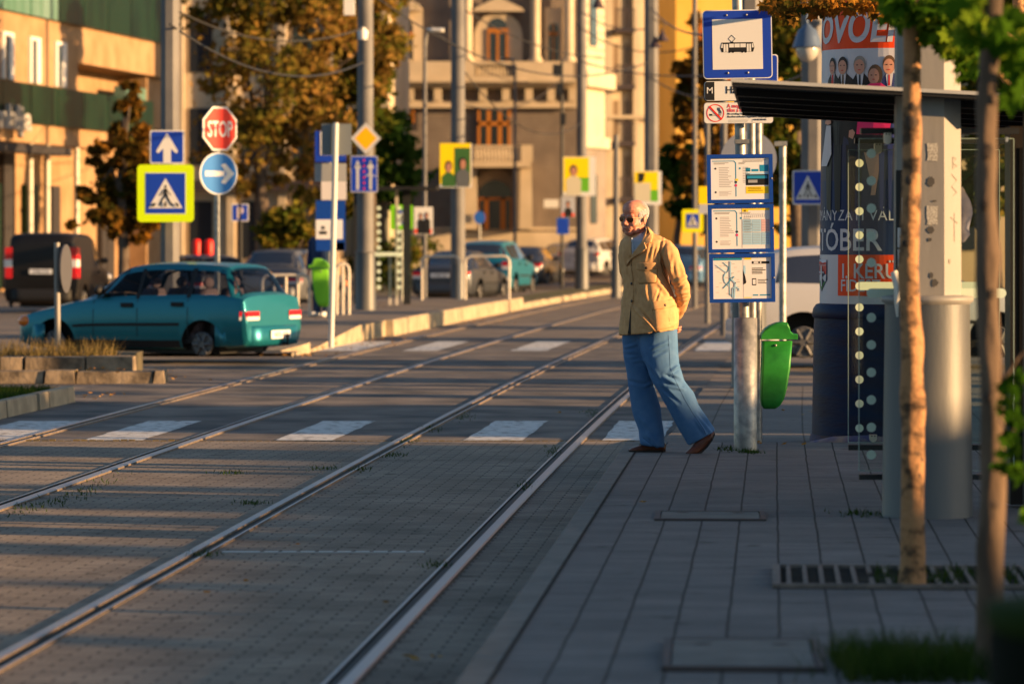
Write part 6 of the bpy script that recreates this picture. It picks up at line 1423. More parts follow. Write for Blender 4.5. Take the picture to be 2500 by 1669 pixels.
for (x, y, w, h) in ((789,556,8,8),(789,568,18,8),(815,552,14,3),(815,560,14,3),(815,568,14,3)): pp = s2(x, y, w, h, -.016, M_ink, 'mark', .003); pp.parent = o
s2(830, 602, 22, 22, 0, M_paper, 'notice')
M_binl = mat('bin_light_green', (.17,.50,.02), .5, 0, (.20,.55,.03), 3)
bin_('light green plastic litter bin on the opposite island', PX(783,64), 64, PZ(749,64), 64/K*.56, M_binl, -1)
bl = bpy.data.objects[-1] if False else None
# pedestrian waiting behind the sign
def simple_person(label, px, Y, z0, h, coat, legs_, hairm, face=0):
    t = empty('person', (PX(px,Y), Y, z0), rz=R(face), label=label, cat='person'); k = h/1.75
    V = lambda x, y, z: (x*k, y*k, z*k)
    mb = MB()
    mb.tube([V(0,0,1.42),V(0,-.01,1.52),V(0,-.015,1.56)], [.06*k,.055*k,.06*k], 12); mb.ell(V(0,-.01,1.64), (.078*k,.098*k,.118*k), 16, 12); mb.ell(V(0,-.11,1.63), (.014*k,.02*k,.02*k), 8, 6); mb.ell(V(0,-.06,1.565), (.045*k,.05*k,.035*k), 10, 8)
    for s in (1,-1): mb.ell(V(s*.08,0,1.635), (.012*k,.02*k,.03*k), 8, 6)
    mb.tube([V(0,0,1.5),V(0,0,1.0)], [.08*k,.11*k], 12)
    for s in (1,-1):
        mb.tube([V(s*.05,0,1.42),V(s*.17,0,1.38),V(s*.23,.02,1.1),V(s*.24,-.06,.86),V(s*.24,-.07,.80)], [.06*k,.05*k,.042*k,.032*k,.03*k], 10)
        for i in range(4): mb.tube([V(s*.24,-.10+i*.018,.80),V(s*.235,-.11+i*.02,.745),V(s*.225,-.10+i*.018,.70+.008*abs(i-1.5))], [.011*k,.010*k,.008*k], 6)
        mb.tube([V(s*.23,-.10,.79),V(s*.21,-.13,.74)], [.012*k,.009*k], 6); mb.ell(V(s*.24,-.075,.785), (.02*k,.042*k,.045*k), 10, 8)
        mb.tube([V(s*.09,0,.95),V(s*.10,-.01,.5),V(s*.10,.01,.1)], [.09*k,.06*k,.045*k], 10)
    b = mb.build('body', M_skin, t); remesh(b, .012, 2)
    mb = MB(); mb.tube([V(0,0,1.50),V(0,0,1.44),V(0,0,1.30),V(0,0,1.05),V(0,0,.84)], [.07*k,.17*k,.20*k,.185*k,.19*k], 20)
    for s in (1,-1): mb.tube([V(s*.13,0,1.42),V(s*.20,0,1.36),V(s*.25,.02,1.1),V(s*.25,-.06,.86)], [.07*k,.075*k,.065*k,.05*k], 12)
    for i in range(len(mb.v)): x, y, z = mb.v[i]; mb.v[i] = (x, y*(.72 if abs(x) < .2 else .95), z)
    c_ = mb.build('jacket', coat, t); remesh(c_, .014, 3)
    mb = MB()
    for s in (1,-1): mb.tube([V(s*.085,0,.98),V(s*.10,-.01,.52),V(s*.105,.01,.08)], [.115*k,.085*k,.075*k], 14)
    c_ = mb.build('trousers', legs_, t); remesh(c_, .014, 2)
    for s in (1,-1): mb = MB(); mb.ell(V(s*.105,-.05,.05), (.05*k,.14*k,.05*k), 12, 8); mb.build('shoe', M_white, t)
    mb = MB(); mb.ell(V(0,.012,1.665), (.086*k,.10*k,.108*k), 16, 10); mb.build('hair', hairm, t)
    return t
simple_person('person in navy jacket and white shoes standing behind the light green bin', 785, 68.5, ZI, 1.70, mat('navy_cloth', (.012,.03,.09), .8), mat('jeans', (.03,.05,.10), .8), mat('brown_hair', (.10,.05,.03), .7), -30)
# ---- railings, bicycle stands
def rail_bar(px, Y, z0, h, w=.03):
    t = empty('railing', (PX(px,Y), Y, z0)); return t
M_tube = mat('stainless_tube', (.50,.47,.42), .35, .7)
M_tubep = mat('pale_tube', (.55,.50,.42), .5, .1)
def ustand(label, x0, x1, Y, h, group, m=M_tubep, bars=0, z0=ZI):
    a = PX(x0,Y); b = PX(x1,Y); t = empty('bicycle_stand' if not bars else 'railing', ((a+b)/2, Y, z0), label=label, cat='bicycle stand' if not bars else 'railing', group=group)
    hw = (b-a)/2; r = .12; pts = [(-hw,0,-.03),(-hw,0,h-r)]+[(-hw+r-r*math.cos(R(k)),0,h-r+r*math.sin(R(k))) for k in (30,60,90)]+[(hw-r+r*math.sin(R(k)),0,h-r+r*math.cos(R(k))) for k in (0,30,60)]+[(hw,0,h-r),(hw,0,-.03)]
    mb = MB(); mb.tube(pts, .027, 10); mb.build('frame', m, t)
    for i in range(bars): x = -hw+2*hw*(i+1)/(bars+1); mb = MB(); mb.tube([(x,0,-.02),(x,0,h-.03)], .026, 8); mb.build('bar', m, t)
    return t
G_ = 'tubular bicycle stands on the far island'
ustand('left bicycle stand in front of the dark grey sedan', 1030, 1122, 86, .97, G_)
ustand('middle bicycle stand between the dark sedan and the teal car', 1136, 1243, 86.5, .97, G_)
ustand('railing of pale tubes left of the light green bin', 640, 756, 68.5, .90, 'tubular railings of the far stop', bars=3, z0=.1)
ustand('railing of pale tubes between the light green bin and the island pole', 822, 852, 70.5, .93, 'tubular railings of the far stop', bars=1)
# ---- far shelter on the island
fs_ = empty('tram_shelter', (PX(945,80), 80, ZI), label='small glass shelter with flat dark roof on the far island', cat='shelter')
fx = lambda px, Y=80: PX(px,Y)-fs_.location.x; fz = lambda py, Y=80: PZ(py,Y)-ZI
mb = MB(); mb.box((fx(905),-1.2,fz(463)),(fx(1068),2.2,fz(457))); mb.build('roof', M_roofblack, fs_)
for px in (925,974):
    mb = MB(); mb.box((fx(px)-.28,.0,.2),(fx(px)+.28,.012,fz(500))); mb.build('glass_pane', M_clear, fs_)
    for k in range(11): mb = MB(); mb.prism(circ(fx(px),fz(508+k*19.3),.045,14), -.003, -.001); mb.build('frosted_dot', M_frost, fs_)
mb = MB(); mb.box((fx(905),-.05,fz(625)),(fx(980),.35,fz(616))); mb.build('bench', M_frost, fs_)
for px in (912,952,968): mb = MB(); mb.box((fx(px)-.03,.1,0),(fx(px)+.03,.16,fz(620) if px != 968 else fz(463))); mb.build('leg', M_tubep, fs_)
for px in (868,990): mb = MB(); mb.box((fx(px)-.08,.9,0),(fx(px)+.08,1.0,fz(463))); mb.build('post', M_darkmetal, fs_)
# ---- election boards and other far signs
M_yb = mat('poster_yellow', (.85,.62,.0), .5); M_gb = mat('poster_green', (.12,.40,.02), .5); M_fk = mat('poster_face', (.42,.20,.13), .6)
def board(label, x0, y0, x1, y1, Y, layers, mats, back=None, z=None, name='poster_board'):
    return flat_sign(name, label, 'poster', (x0+x1)/2, (y0+y1)/2, x1-x0, y1-y0, Y, layers, mats, r=.01, group='election posters on the poles')
def bust(x, z, s, suit, hair, skin=3):
    return [('poly', [(x-.34*s,-.96),(x-.36*s,z-.34*s),(x-.12*s,z-.18*s),(x+.12*s,z-.18*s),(x+.36*s,z-.34*s),(x+.34*s,-.96)], suit), ('poly', [(x+.19*s*math.cos(a*.6),z+.05*s+.22*s*math.sin(a*.6)) for a in range(11)], hair), ('poly', [(x+.15*s*math.cos(a*.6),z+.19*s*math.sin(a*.6)) for a in range(11)], skin)]
board('yellow board with two dark haired portraits on the dark pole', 1074, 350, 1152, 458, 87.5, [('poly', SQ(-1,-.85,.92,1), 1), ('poly', SQ(-.1,-.8,.9,.8), 2)]+bust(-.45,-.1,1.2,2,5)+bust(.45,.05,1.2,4,5), [M_white, M_yb, mat('poster_dkgreen', (.04,.12,.03), .5), M_fk, mat('suit_grey', (.10,.11,.12), .6), M_ink])
board('yellow and green board with a portrait in a cream jacket', 1375, 383, 1454, 478, 112, [('poly', SQ(-.97,-.8,.6,.97), 1), ('poly', SQ(-.1,-.8,.6,-.05), 2)]+bust(-.35,.25,1.3,4,5), [M_white, M_yb, M_gb, M_fk, mat('suit_cream', (.55,.50,.36), .6), M_ink])
board('yellow and green board nearest the head of the man', 1548, 418, 1615, 500, 97.2, [('poly', SQ(-.97,-.1,.75,.97), 1), ('poly', SQ(.2,-.8,.75,-.1), 2), ('poly', SQ(-.97,-.8,.2,.3), 4), ('poly', [(-.7,.9),(-.2,.9),(-.3,.4),(-.7,.3)], 5)], [M_white, M_yb, M_gb, M_fk, mat('suit_cream', (.55,.50,.36), .6), M_ink])
board('small white poster with dark suited figures and orange foot', 1011, 505, 1057, 572, 90, [('poly', SQ(-.95,-.95,.85,-.6), 1)]+bust(-.3,.3,1.0,2,2)+bust(.35,.35,1.0,2,2), [M_white, mat('poster_orange', (.80,.12,.02), .35), M_ink, M_fk])
board('small poster with a dark portrait under the cream jacket board', 1370, 480, 1404, 530, 112.6, [('poly', SQ(-.9,-.95,.9,-.6), 1)]+bust(.0,.2,1.5,2,2), [mat('poster_grey', (.40,.42,.48), .6), mat('poster_orange', (.80,.12,.02), .35), M_ink, M_fk])
board('yellow poster half hidden by the timetable cases', 1706, 455, 1742, 522, 66.5, [('poly', SQ(-1,-.3,1,1), 1)], [mat('poster_grey', (.40,.42,.48), .6), M_yb])
flat_sign('traffic_sign', 'small pedestrian crossing sign with green border by the far shelter', 'sign', 981, 530, 55, 60, 84, ped_layers(.58), [mat('sign_lime_green', (.22,.62,.0), .5), M_white, M_blue, M_ink], r=.05, post=(.2,.06,M_galv))
flat_sign('traffic_sign', 'small pedestrian crossing sign with yellow border right of the man', 'sign', 1691, 539, 52, 56, 88, ped_layers(.62), [mat('sign_yellow', (.75,.72,.0), .5), M_white, M_blue, M_ink], r=.05)
flat_sign('traffic_sign', 'blue pedestrian crossing sign left of the poster column', 'sign', 1972, 458, 74, 84, 61, [('inset', .02, 1), ('poly', [(a*.94,b*.94) for a,b in TRI], 0)]+[(k, ([(p[0]*1.25,p[1]*1.25) for p in a] if k == 'poly' else ([(p[0]*1.25,p[1]*1.25) for p in a[0]], a[1]*1.2)), 2) for k, a, mi in ped_layers(.70)[3:]], [M_white, M_blue, M_ink], r=.03)
flat_sign('traffic_sign', 'small round blue sign before the arched door', 'sign', 1171, 531, 28, 31, 118, [('inset', .02, 1), ('poly', SQ(-.5,-.1,.5,.1), 0)], [mat('sign_mid_blue', (.02,.11,.42), .5), mat('sign_mid_blue2', (.02,.11,.46), .5)], shape='round', post=(0,.06,M_galv))
flat_sign('traffic_sign', 'small blue rectangular sign on the pole left of the man', 'sign', 1374, 552, 30, 40, 112.6, [('inset', .03, 1)], [mat('sign_mid_blue2', (.02,.11,.46), .5), M_blue])
flat_sign('street_sign', 'small cream name plate on the wall of the grand building', 'sign', 1346, 497, 36, 20, 168, [], [M_white])
t = empty('round_sign', (PX(1828,42.7), 42.7, PZ(389,42.7)), label='grey back of a large round sign behind the stop sign posts', cat='sign')
mb = MB(); mb.prism(circ(0,0,.31,36), 0, .02); mb.build('plate', mat('sign_back_blue', (.20,.22,.27), .6), t)
# traffic signals hanging dark against the facade
t = empty('traffic_light', (PX(1372,125), 125, 0), label='dark traffic lights on a slim pole before the corner of the grand building', cat='traffic light')
mb = MB(); mb.tube([(.0,0,0),(0,0,PZ(150,125))], .05, 10); mb.build('post', M_darkmetal, t)
for (px, py, w, h) in ((1360,170,22,24),(1367,218,18,28),(1374,290,14,26)):
    s = 125/K; x = PX(px,125)-t.location.x; z = PZ(py,125); mb = MB(); mb.box((x-w*s/2,-.15,z-h*s/2),(x+w*s/2,.1,z+h*s/2)); mb.tube([(x,-.05,z-h*s*.4),(x,-.30,z-h*s*.45)], [w*s*.35,w*s*.42], 10); mb.build('signal_head', M_darkmetal, t)
t = empty('hanging_lamp', (PX(1617,96), 96, PZ(95,96)), label='dark twin lamps hanging right of the broad pale pole', cat='lamp')
for (dx, dz) in ((0,0),(-.18,-.16)): mb = MB(); mb.tube([(dx,0,dz+.22),(dx,0,dz+.1),(dx,0,dz-.06)], [.02,.07,.16], 14); mb.build('lamp_shade', mat('lamp_dark', (.05,.035,.04), .5), t)
mb = MB(); mb.tube([(0,0,.2),(.1,0,.34),(-.25,0,.5)], .015, 6); mb.build('bracket', M_darkmetal, t)
t = empty('hanging_lamp', (PX(1460,120), 120, PZ(12,120)), label='dark bell lamp hanging at the top before the cream corner building', cat='lamp')
mb = MB(); mb.tube([(0,0,.25),(0,0,.12),(0,0,-.1)], [.03,.1,.2], 14); mb.build('lamp_shade', mat('lamp_dark', (.05,.035,.04), .5), t)
t = empty('speaker_box', (PX(853,74.2), 74.2, PZ(18,74.2)), label='white box mounted high on the island pole', cat='box'); mb = MB(); s = 74.2/K; mb.box((-13*s,-.1,-20*s),(13*s,.1,40*s)); mb.build('housing', M_white, t)
t = empty('floodlight', (PX(886,74.2), 74.1, PZ(82,74.2)), label='small white lamp clamped to the island pole', cat='lamp'); mb = MB(); mb.tube([(0,0,-16*s),(0,0,4*s),(0,0,14*s)], [11*s,14*s,5*s], 12); mb.build('lamp_head', M_white, t)
# red barrels behind the teal car
for k, px in enumerate((480,510)):
    t = empty('barrel', (PX(px,86.2), 86.2, 1.265), label=('left' if k == 0 else 'right')+' one of two small red drums on the dark car roof', cat='barrel', group='red drums above the teal car')
    mb = MB(); mb.tube([(0,0,0),(0,0,.27),(0,0,.33),(0,0,.35)], [.10,.105,.08,.03], 14); mb.build('drum', mat('drum_red', (.70,.02,.01), .4), t)
# overhead wires
M_wire = mat('wire', (.03,.03,.03), .5)
def wire(label, a, b, sag, r=.017, group='overhead tram wires'):
    mb = MB(); pts = [Vector(a).lerp(Vector(b), i/16)+Vector((0,0,-sag*4*(i/16)*(1-i/16))) for i in range(17)]; mb.tube(pts, r, 5)
    return tag(mb.build('overhead_wire', M_wire), label, 'wire', group)
wire('thin wire running from the treetop to the island pole', P(420,20,70), P(885,70,74), .4)
wire('thin wire falling from the dark pole across the arched window to the right', P(1110,10,88), P(1470,140,110), .3)
wire('thin wire rising over the frieze from the left pole to the far pole', P(1130,170,88), P(1420,300,113), .8)
wire('thin wire crossing high in front of the cream facade', P(1405,60,113), P(1760,90,100), .6)
wire('thin wire strung in front of the balconies to the stop sign', P(1420,150,113), P(1800,180,80), .2)
wire('thin wire from the top of the left pole towards the treetop', P(420,-10,57), P(900,-60,74), -.2)

wire('thin wire from the grand building cornice down to the far signs', P(1050,60,92), P(1290,200,130), .4)
wire('thin wire crossing the lower facade towards the traffic lights', P(1118,250,88), P(1372,190,125), .5)
wire('thin wire high over the tracks towards the pale poles', P(900,-20,75), P(1590,150,98), .9)
wire('thin wire between the pale pole and the stop sign trees', P(1590,190,98), P(1983,170,62), .5)
wire('thin wire crossing the cream apartment building', P(1420,30,113), P(1590,70,98), .2)
wire('thin wire from the left pole over the big tree', P(415,60,57), P(892,150,74), .5)
wire('thin wire in front of the yellow building', P(1590,20,98), P(1829,70,43), .3)
# ================================================================ BUILDINGS
M_pal = mat('rusticated_brown_stone', (.165,.138,.118), .85, 0, (.215,.18,.152), 1.2, .3, 6, detail=7)
M_cream = mat('cream_stone', (.45,.37,.26), .8, 0, (.53,.44,.32), 1.0, .2, 8, detail=6)
M_creamb = mat('cream_render', (.47,.385,.265), .85, 0, (.54,.45,.32), .5, .1, 8, detail=6)
M_wood = mat('orange_wood', (.38,.14,.02), .5); M_win = mat('window_glass', (.02,.025,.035), .08, coat=1); M_windark = mat('recess_dark', (.03,.028,.03), .6)
M_ledge = mat('ledge_iron', (.045,.035,.04), .6)
def frame(nm, label, cat, ox, oy, rz=0, z=0, group=None): return empty(nm, (ox, oy, z), rz=rz, label=label, cat=cat, group=group)
def arch(x0, x1, z0, zs, n=10):
    r = (x1-x0)/2; c = (x0+x1)/2; return [(x0,z0),(x1,z0)]+[(c+r*math.cos(math.pi*k/n), zs+r*math.sin(math.pi*k/n)) for k in range(n+1)]
# grand building facing the camera: local x,z are read off at the facade distance
BY = 170.0; B_ = frame('grand_building', 'grand brown stone building with cream columns, balconies and orange wooden windows', 'building', PX(1150,BY), BY)
bx = lambda px: PX(px,BY)-B_.location.x; bz = lambda py: PZ(py,BY)
def bbox(mb, x0, x1, y0, y1, d0, d1, mi=0): mb.box((bx(x0),d0,bz(y1)),(bx(x1),d1,bz(y0)), mi)
mb = MB(); bbox(mb, 560, 1412, -420, 700, 0, 14); mb.build('wall', M_pal, B_)
mb = MB()
for i in range(44):
    y = 268+i*8.2
    if y < 600: bbox(mb, 562, 1410, y, y+1.0, -.03, .02)
mb.build('rustication_joint', mat('joint_brown', (.10,.07,.055), .9), B_)
mb = MB()
for (x0,x1,y0,y1,d) in ((540,1416,196,203,-.95),(545,1412,203,210,-.75),(550,1408,210,217,-.45),(556,1408,247,264,-.35),(556,1412,555,562,-.15),(556,1412,566,700,-.2)): bbox(mb, x0, x1, y0, y1, d, .01)
mb.build('cornice', M_cream, B_)
for px in (945,1002,1070,1122,1180,1236,1292,1346,1398): mb = MB(); bbox(mb, px-10, px+9, 218, 246.9, -.5, -.005); mb.build('frieze_block', M_cream, B_)
mb = MB(); bbox(mb, 920, 1160, 152, 195.9, -.75, -.35); bbox(mb, 1260, 1400, 152, 195.9, -.75, -.35); bbox(mb, 1160, 1260, 152, 160, -.75, -.4); bbox(mb, 1160, 1260, 189, 195.9, -.75, -.4); mb.build('parapet', M_cream, B_)
for i in range(11): px = 1166+i*8.8; mb = MB(); x = bx(px); mb.tube([(x,-.58,bz(189)),(x,-.58,bz(180)),(x,-.58,bz(170)),(x,-.58,bz(160))], [.05,.075,.045,.05], 8); mb.build('baluster', M_cream, B_)
for px in (1141, 1307, 1389, 985): mb = MB(); x = bx(px); mb.tube([(x,-.45,bz(152)),(x,-.45,bz(146)),(x,-.45,bz(140)),(x,-.45,bz(-250))], [.34,.30,.22,.20], 16); mb.build('column', M_cream, B_)
mb = MB(); mb.prism(arch(bx(1158),bx(1276),bz(152),bz(90)), -.30, .0); mb.build('window_surround', M_cream, B_)
def bwin(poly, bars, d=-.32, deep=.02):
    mb = MB(); mb.prism(poly, d, d+deep, 0); f = mb.build('window', M_win, B_); mb = MB()
    for (x0,x1,y0,y1) in bars: mb.box((bx(x0),d-.05,bz(y1)),(bx(x1),d-.001,bz(y0)))
    mb.build('window_frame', M_wood, f)
bwin(arch(bx(1192),bx(1238),bz(152),bz(68)), [(1190,1240,71,82),(1190,1195,82,152),(1235,1240,82,152),(1212,1218,82,152)])
mb = MB(); mb.prism([(bx(1155),bz(30)),(bx(1280),bz(30)),(bx(1275),bz(22)),(bx(1217),bz(-5)),(bx(1160),bz(22))], -.6, -.31); mb.build('pediment', M_cream, B_)
for (x0,x1) in ((925,1032),(1330,1372)):
    mb = MB(); mb.box((bx(x0),-.25,bz(152)),(bx(x1),.0,bz(20))); mb.build('window_surround', M_cream, B_)
    c = (x0+x1)/2; w = (x1-x0)*.28; bwin(arch(bx(c-w),bx(c+w),bz(150),bz(70)), [(c-w,c+w,80,88),(c-2,c+2,60,150)], -.28)
mb = MB(); mb.prism([(bx(920),bz(28)),(bx(1030),bz(28)),(bx(1026),bz(14)),(bx(976),bz(-8)),(bx(924),bz(14))], -.7, -.26); mb.build('pediment', M_cream, B_)
mb = MB(); bbox(mb, 925, 1020, 262.5, 320, -.02, .0); mb.build('window_recess', M_windark, B_)
for (x0,x1,y0,y1) in ((1166,1246,268,356),(948,1012,266,300)):
    mb = MB(); bbox(mb, x0, x1, y0, y1, -.04, -.005); f = mb.build('window', M_win, B_); mb = MB(); w = x1-x0
    for (a,b,c,d) in ((0,.08,0,1),(.92,1,0,1),(.28,.40,0,1),(.62,.74,0,1),(0,1,.34,.44)): bbox(mb, x0+a*w, x0+b*w, y0+c*(y1-y0), y0+d*(y1-y0), -.16, -.041-.004*(c > 0))
    mb.build('window_frame', M_wood, f)
mb = MB(); bbox(mb, 1155, 1296, 397, 410, -2.0, -.0); bbox(mb, 1158, 1292, 357, 362, -1.9, -1.7); bbox(mb, 1272, 1300, 356, 396.9, -1.95, -1.6); o = mb.build('balcony', M_cream, B_)
for i in range(13): px = 1162+i*8.6; mb = MB(); x = bx(px); mb.tube([(x,-1.8,bz(397)),(x,-1.8,bz(385)),(x,-1.8,bz(372)),(x,-1.8,bz(362))], [.05,.085,.045,.05], 8); mb.build('baluster', M_cream, o)
for px in (1150,1284): mb = MB(); mb.prism([(bx(px-16),bz(560)),(bx(px+16),bz(560)),(bx(px+14),bz(410.5)),(bx(px-14),bz(410.5))], -.9, -.2); mb.build('door_pier', M_cream, B_)
mb = MB(); mb.prism(arch(bx(1160),bx(1258),bz(566),bz(462)), -.12, -.01); mb.build('door_recess', M_pal, B_)
bwin(arch(bx(1166),bx(1250),bz(560),bz(482)), [(1166,1250,482,488),(1166,1171,488,560),(1245,1250,488,560),(1183,1193,482,560),(1222,1234,482,560)], -.16)
# cream corner building with balconies, receding to the right
C2 = frame('corner_building', 'tall bright cream corner building with brown stone base', 'building', PX(1412,172), 172, rz=R(75))
mb = MB(); mb.box((0,0,-1),(5.0,6,26)); mb.build('wall', M_creamb, C2)
for lo_, hi_ in (((-.3,-.5,8.3),(5.1,-.001,9.0)),((-.15,-.25,5.6),(5.1,-.001,6.1)),((-.1,-.15,.2),(5.1,-.001,1.2))): mb = MB(); mb.box(lo_, hi_); mb.build('cornice', M_cream, C2)
mb = MB(); mb.box((.1,-.03,1.2),(5.0,-.001,5.6)); mb.build('rusticated_base', M_pal, C2)
for k in range(30): mb = MB(); z = 9.3+k*.38; mb.box((.2,-.02,z),(4.9,-.001,z+.05)); mb.build('joint', M_pal, C2)
for zz_ in (2.2,10.2,14.2): mb = MB(); mb.box((2.0,-.08,zz_),(3.2,-.04,zz_+2.2)); mb.build('window', M_win, C2)
C3 = frame('apartment_building', 'bright cream apartment building with stacked iron balconies right of the broad pale pole', 'building', PX(1478,190), 190, rz=R(8))
mb = MB(); mb.box((0,0,-1),(PX(1656,190)-PX(1478,190),14,30)); mb.build('wall', M_creamb, C3)
W3 = PX(1656,190)-PX(1478,190)
for px in (1482,1550,1660):
    x = (px-1478)*190/K; mb = MB(); mb.box((x-.1,-.25,0),(x+.25,-.01,28)); mb.build('pilaster', M_cream, C3)
for py in (75,212,350,485):
    z = PZ(py,190); a = (1492-1478)*190/K; b = (1542-1478)*190/K
    mb = MB(); mb.box((a,-1.2,z-.15),(b,-.01,z+.05)); o = mb.build('balcony', M_ledge, C3)
    mb = MB(); mb.box((a,-1.18,z+.95),(b,-1.12,z+1.02))
    for i in range(12): x = a+(b-a)*i/11; mb.box((x-.015,-1.16,z+.05),(x+.015,-1.13,z+.95))
    mb.build('balcony_railing', M_ledge, o)
    for x0 in (1497,1525): mb = MB(); mb.box(((x0-1478)*190/K,-.04,z+.1),((x0-1464)*190/K,-.01,z+2.1)); mb.build('window', mat('window_warm', (.22,.16,.10), .3), C3)
for py in (60,130,200,270,340,410,480,540):
    for x0 in (1598,1628):
        z = PZ(py,190); mb = MB(); mb.box(((x0-1478)*190/K,-.04,z-1.0),((x0-1462)*190/K,-.01,z+.3)); mb.build('window', mat('window_pale', (.16,.14,.12), .3), C3)
mb = MB(); mb.box((-.2,-.4,PZ(290,190)),(W3+.1,-.26,PZ(282,190))); mb.build('cornice', M_cream, C3)
C4 = frame('apartment_building', 'yellow and orange building high behind the stop sign', 'building', PX(1650,150), 150, rz=R(5))
mb = MB(); mb.box((0,0,-1),(6,10,16)); mb.build('wall', mat('yellow_render', (.75,.42,.07), .8, 0, (.80,.48,.10), .6), C4)
mb = MB(); mb.box((.8,-.1,PZ(44,150)),(3.5,-.01,PZ(30,150))); mb.build('cornice', M_cream, C4)
mb = MB(); mb.box((.9,-.06,PZ(200,150)),(3.6,-.02,PZ(46,150))); mb.build('shutter', mat('orange_shutter', (.50,.14,.02), .6), C4)
# pale buildings glimpsed through the big tree on the left
C5 = frame('apartment_building', 'cream building glimpsed through the big autumn tree', 'building', PX(425,150), 150, rz=R(-4))
mb = MB(); mb.box((0,0,-1),(8.2,10,18)); mb.build('wall', M_creamb, C5)
for k in range(4):
    for zq in (.8,4.4,8.0,11.6): mb = MB(); mb.box((.6+k*2.0,-.05,zq),(1.5+k*2.0,-.01,zq+2.2)); mb.build('window', M_win, C5)
for k in range(5): mb = MB(); mb.box((.1+k*2.0,-.3,0),(.4+k*2.0,-.01,17)); mb.build('pilaster', M_cream, C5)
mb = MB(); mb.box((0,-.6,3.4),(8.2,-.31,3.8)); mb.build('cornice', M_ledge, C5)
# ---- modern building at the left edge
LY0, SLP = 112.0, .143; LX0 = PX(-40, LY0)
L_ = frame('modern_building', 'modern sandstone building with green glass balustrades and white shop letters', 'building', LX0, LY0, rz=math.atan2(1, SLP))
ll = math.sqrt(1+SLP*SLP)
def lx(px, d=0):     # distance along the facade (in a plane d metres in front of it) for a photo column
    k = (px-1250)/K; Ox = LX0+d/ll; Oy = LY0-d*SLP/ll; Y = (Ox-SLP*Oy)/(k-SLP); return (Y-Oy)*ll, Y
def lz(py, px): return PZ(py, lx(px)[1])
M_sand = mat('sandstone_cladding', (.26,.155,.075), .8, 0, (.34,.215,.115), 1.2, .15, 10, detail=6)
M_gglass = mat('green_glass', (.001,.009,.005), .35, 0, (.004,.022,.011), 1.5, spec=.15, stretch=(1,1,.3)); M_pgl = mat('pale_green_glass', (.05,.14,.10), .4, 0, (.13,.22,.20), .8, spec=.3, stretch=(2,1,.2))
# local frame: x along facade (away), y: inward is +y? facade faces -x world -> local +? ; depth inward = +y local
Lend = lx(392)[0]
zs1t, zs1b, zs2t, zs2b = 8.9, 7.4, 5.2, 4.1
z1 = lz(30,0); zb2 = lz(200,0); zf2 = lz(297,0); zf2b = lz(345,0)
mb = MB(); mb.box((-6,.9,-1),(Lend+1.5,12,16)); mb.build('wall', M_sand, L_)
mb = MB(); mb.box((-6,-.35,z1-1.15),(lx(392)[0],.9,z1)); mb.build('fascia', M_sand, L_)
mb = MB(); mb.box((-6,-.35,zf2b),(lx(236)[0],.9,zf2)); mb.build('fascia', M_sand, L_)
mb = MB(); mb.box((-6,-.35,zb2-.02),(lx(190,.35)[0],.9,z1-1.151)); 
mb.build('upper_wall', M_sand, L_)
for px in (18,84,147):
    a = lx(px-7,.4)[0]; b = lx(px+5,.4)[0]; zt = z1-.62; mb = MB(); mb.box((a,-.38,zb2+.05),(b,-.355,zt-.1)); f = mb.build('window', M_win, L_)
    mb = MB(); mb.box((a-.2,-.43,zb2+.05),(a,-.352,zt)); mb.box((b,-.43,zb2+.05),(b+.45,-.352,zt)); mb.box((a,-.43,zt-.1),(b,-.352,zt)); mb.build('window_frame', M_white, f)
mb = MB(); mb.box((lx(190)[0],.6,zb2),(lx(300)[0],.8,z1-1.9)); mb.build('terrace_glass', M_gglass, L_)
mb = MB(); mb.box((lx(300)[0],-.1,zb2-1.4),(lx(350)[0],.3,z1-1.6)); mb.build('corner_glass', M_pgl, L_)
mb = MB(); mb.box((lx(350)[0],-.1,0),(lx(392)[0],.9,z1-1.2)); mb.build('end_wall', M_sand, L_)
n_ = 9
for i in range(n_):
    a = -6+(Lend+6)*i/n_; b = -6+(Lend+6)*(i+1)/n_
    mb = MB(); mb.box((a+.03,-.50,z1+.0),(b-.03,-.45,z1+1.7)); mb.build('glass_balustrade', M_gglass if i >= 4 else M_pgl, L_)
    if b < lx(340)[0]: mb = MB(); mb.box((a+.03,-.50,zf2+.0),(b-.03,-.45,zb2)); mb.build('glass_balustrade', M_gglass, L_)
    mb = MB(); mb.box((a+.4,-.05,z1+.3),(b-.6,.02,z1+4)); mb.build('window', M_pgl, L_)
for (a, b, mm) in ((-30,60,M_gglass),(66,92,M_windark),(120,148,M_gglass),(182,200,M_windark),(300,330,M_windark)):
    mb = MB(); mb.box((lx(a)[0],.7,.1),(lx(b)[0],.89,zf2b-1.2 if a != 66 else zf2b)); mb.build('shop_window', mm, L_)
for px in (58,100,172): mb = MB(); x = lx(px)[0]; mb.tube([(x,-.2,0),(x,-.2,zf2b)], .09, 10); mb.build('pillar', M_tubep, L_)
mb = MB(); mb.box((-6,-1.0,zf2b-.35),(lx(98)[0],-.36,zf2b-.1)); mb.build('canopy', M_windark, L_)
zt0 = lz(318,20); vs, fs = text_mesh('omhlja', 1.0, bold=.02, extrude=.06, xs=1.0)
x0_ = lx(-42,.6)[0]; wtx = lx(72,.6)[0]-x0_; mx_ = max(v[0] for v in vs)
mb = MB(); mb.add([(x0_+v[0]*wtx/mx_, -.62+v[1], zt0+v[2]) for v in vs], fs); mb.build('shop_letters', mat('letter_grey', (.34,.33,.31), .6), L_)
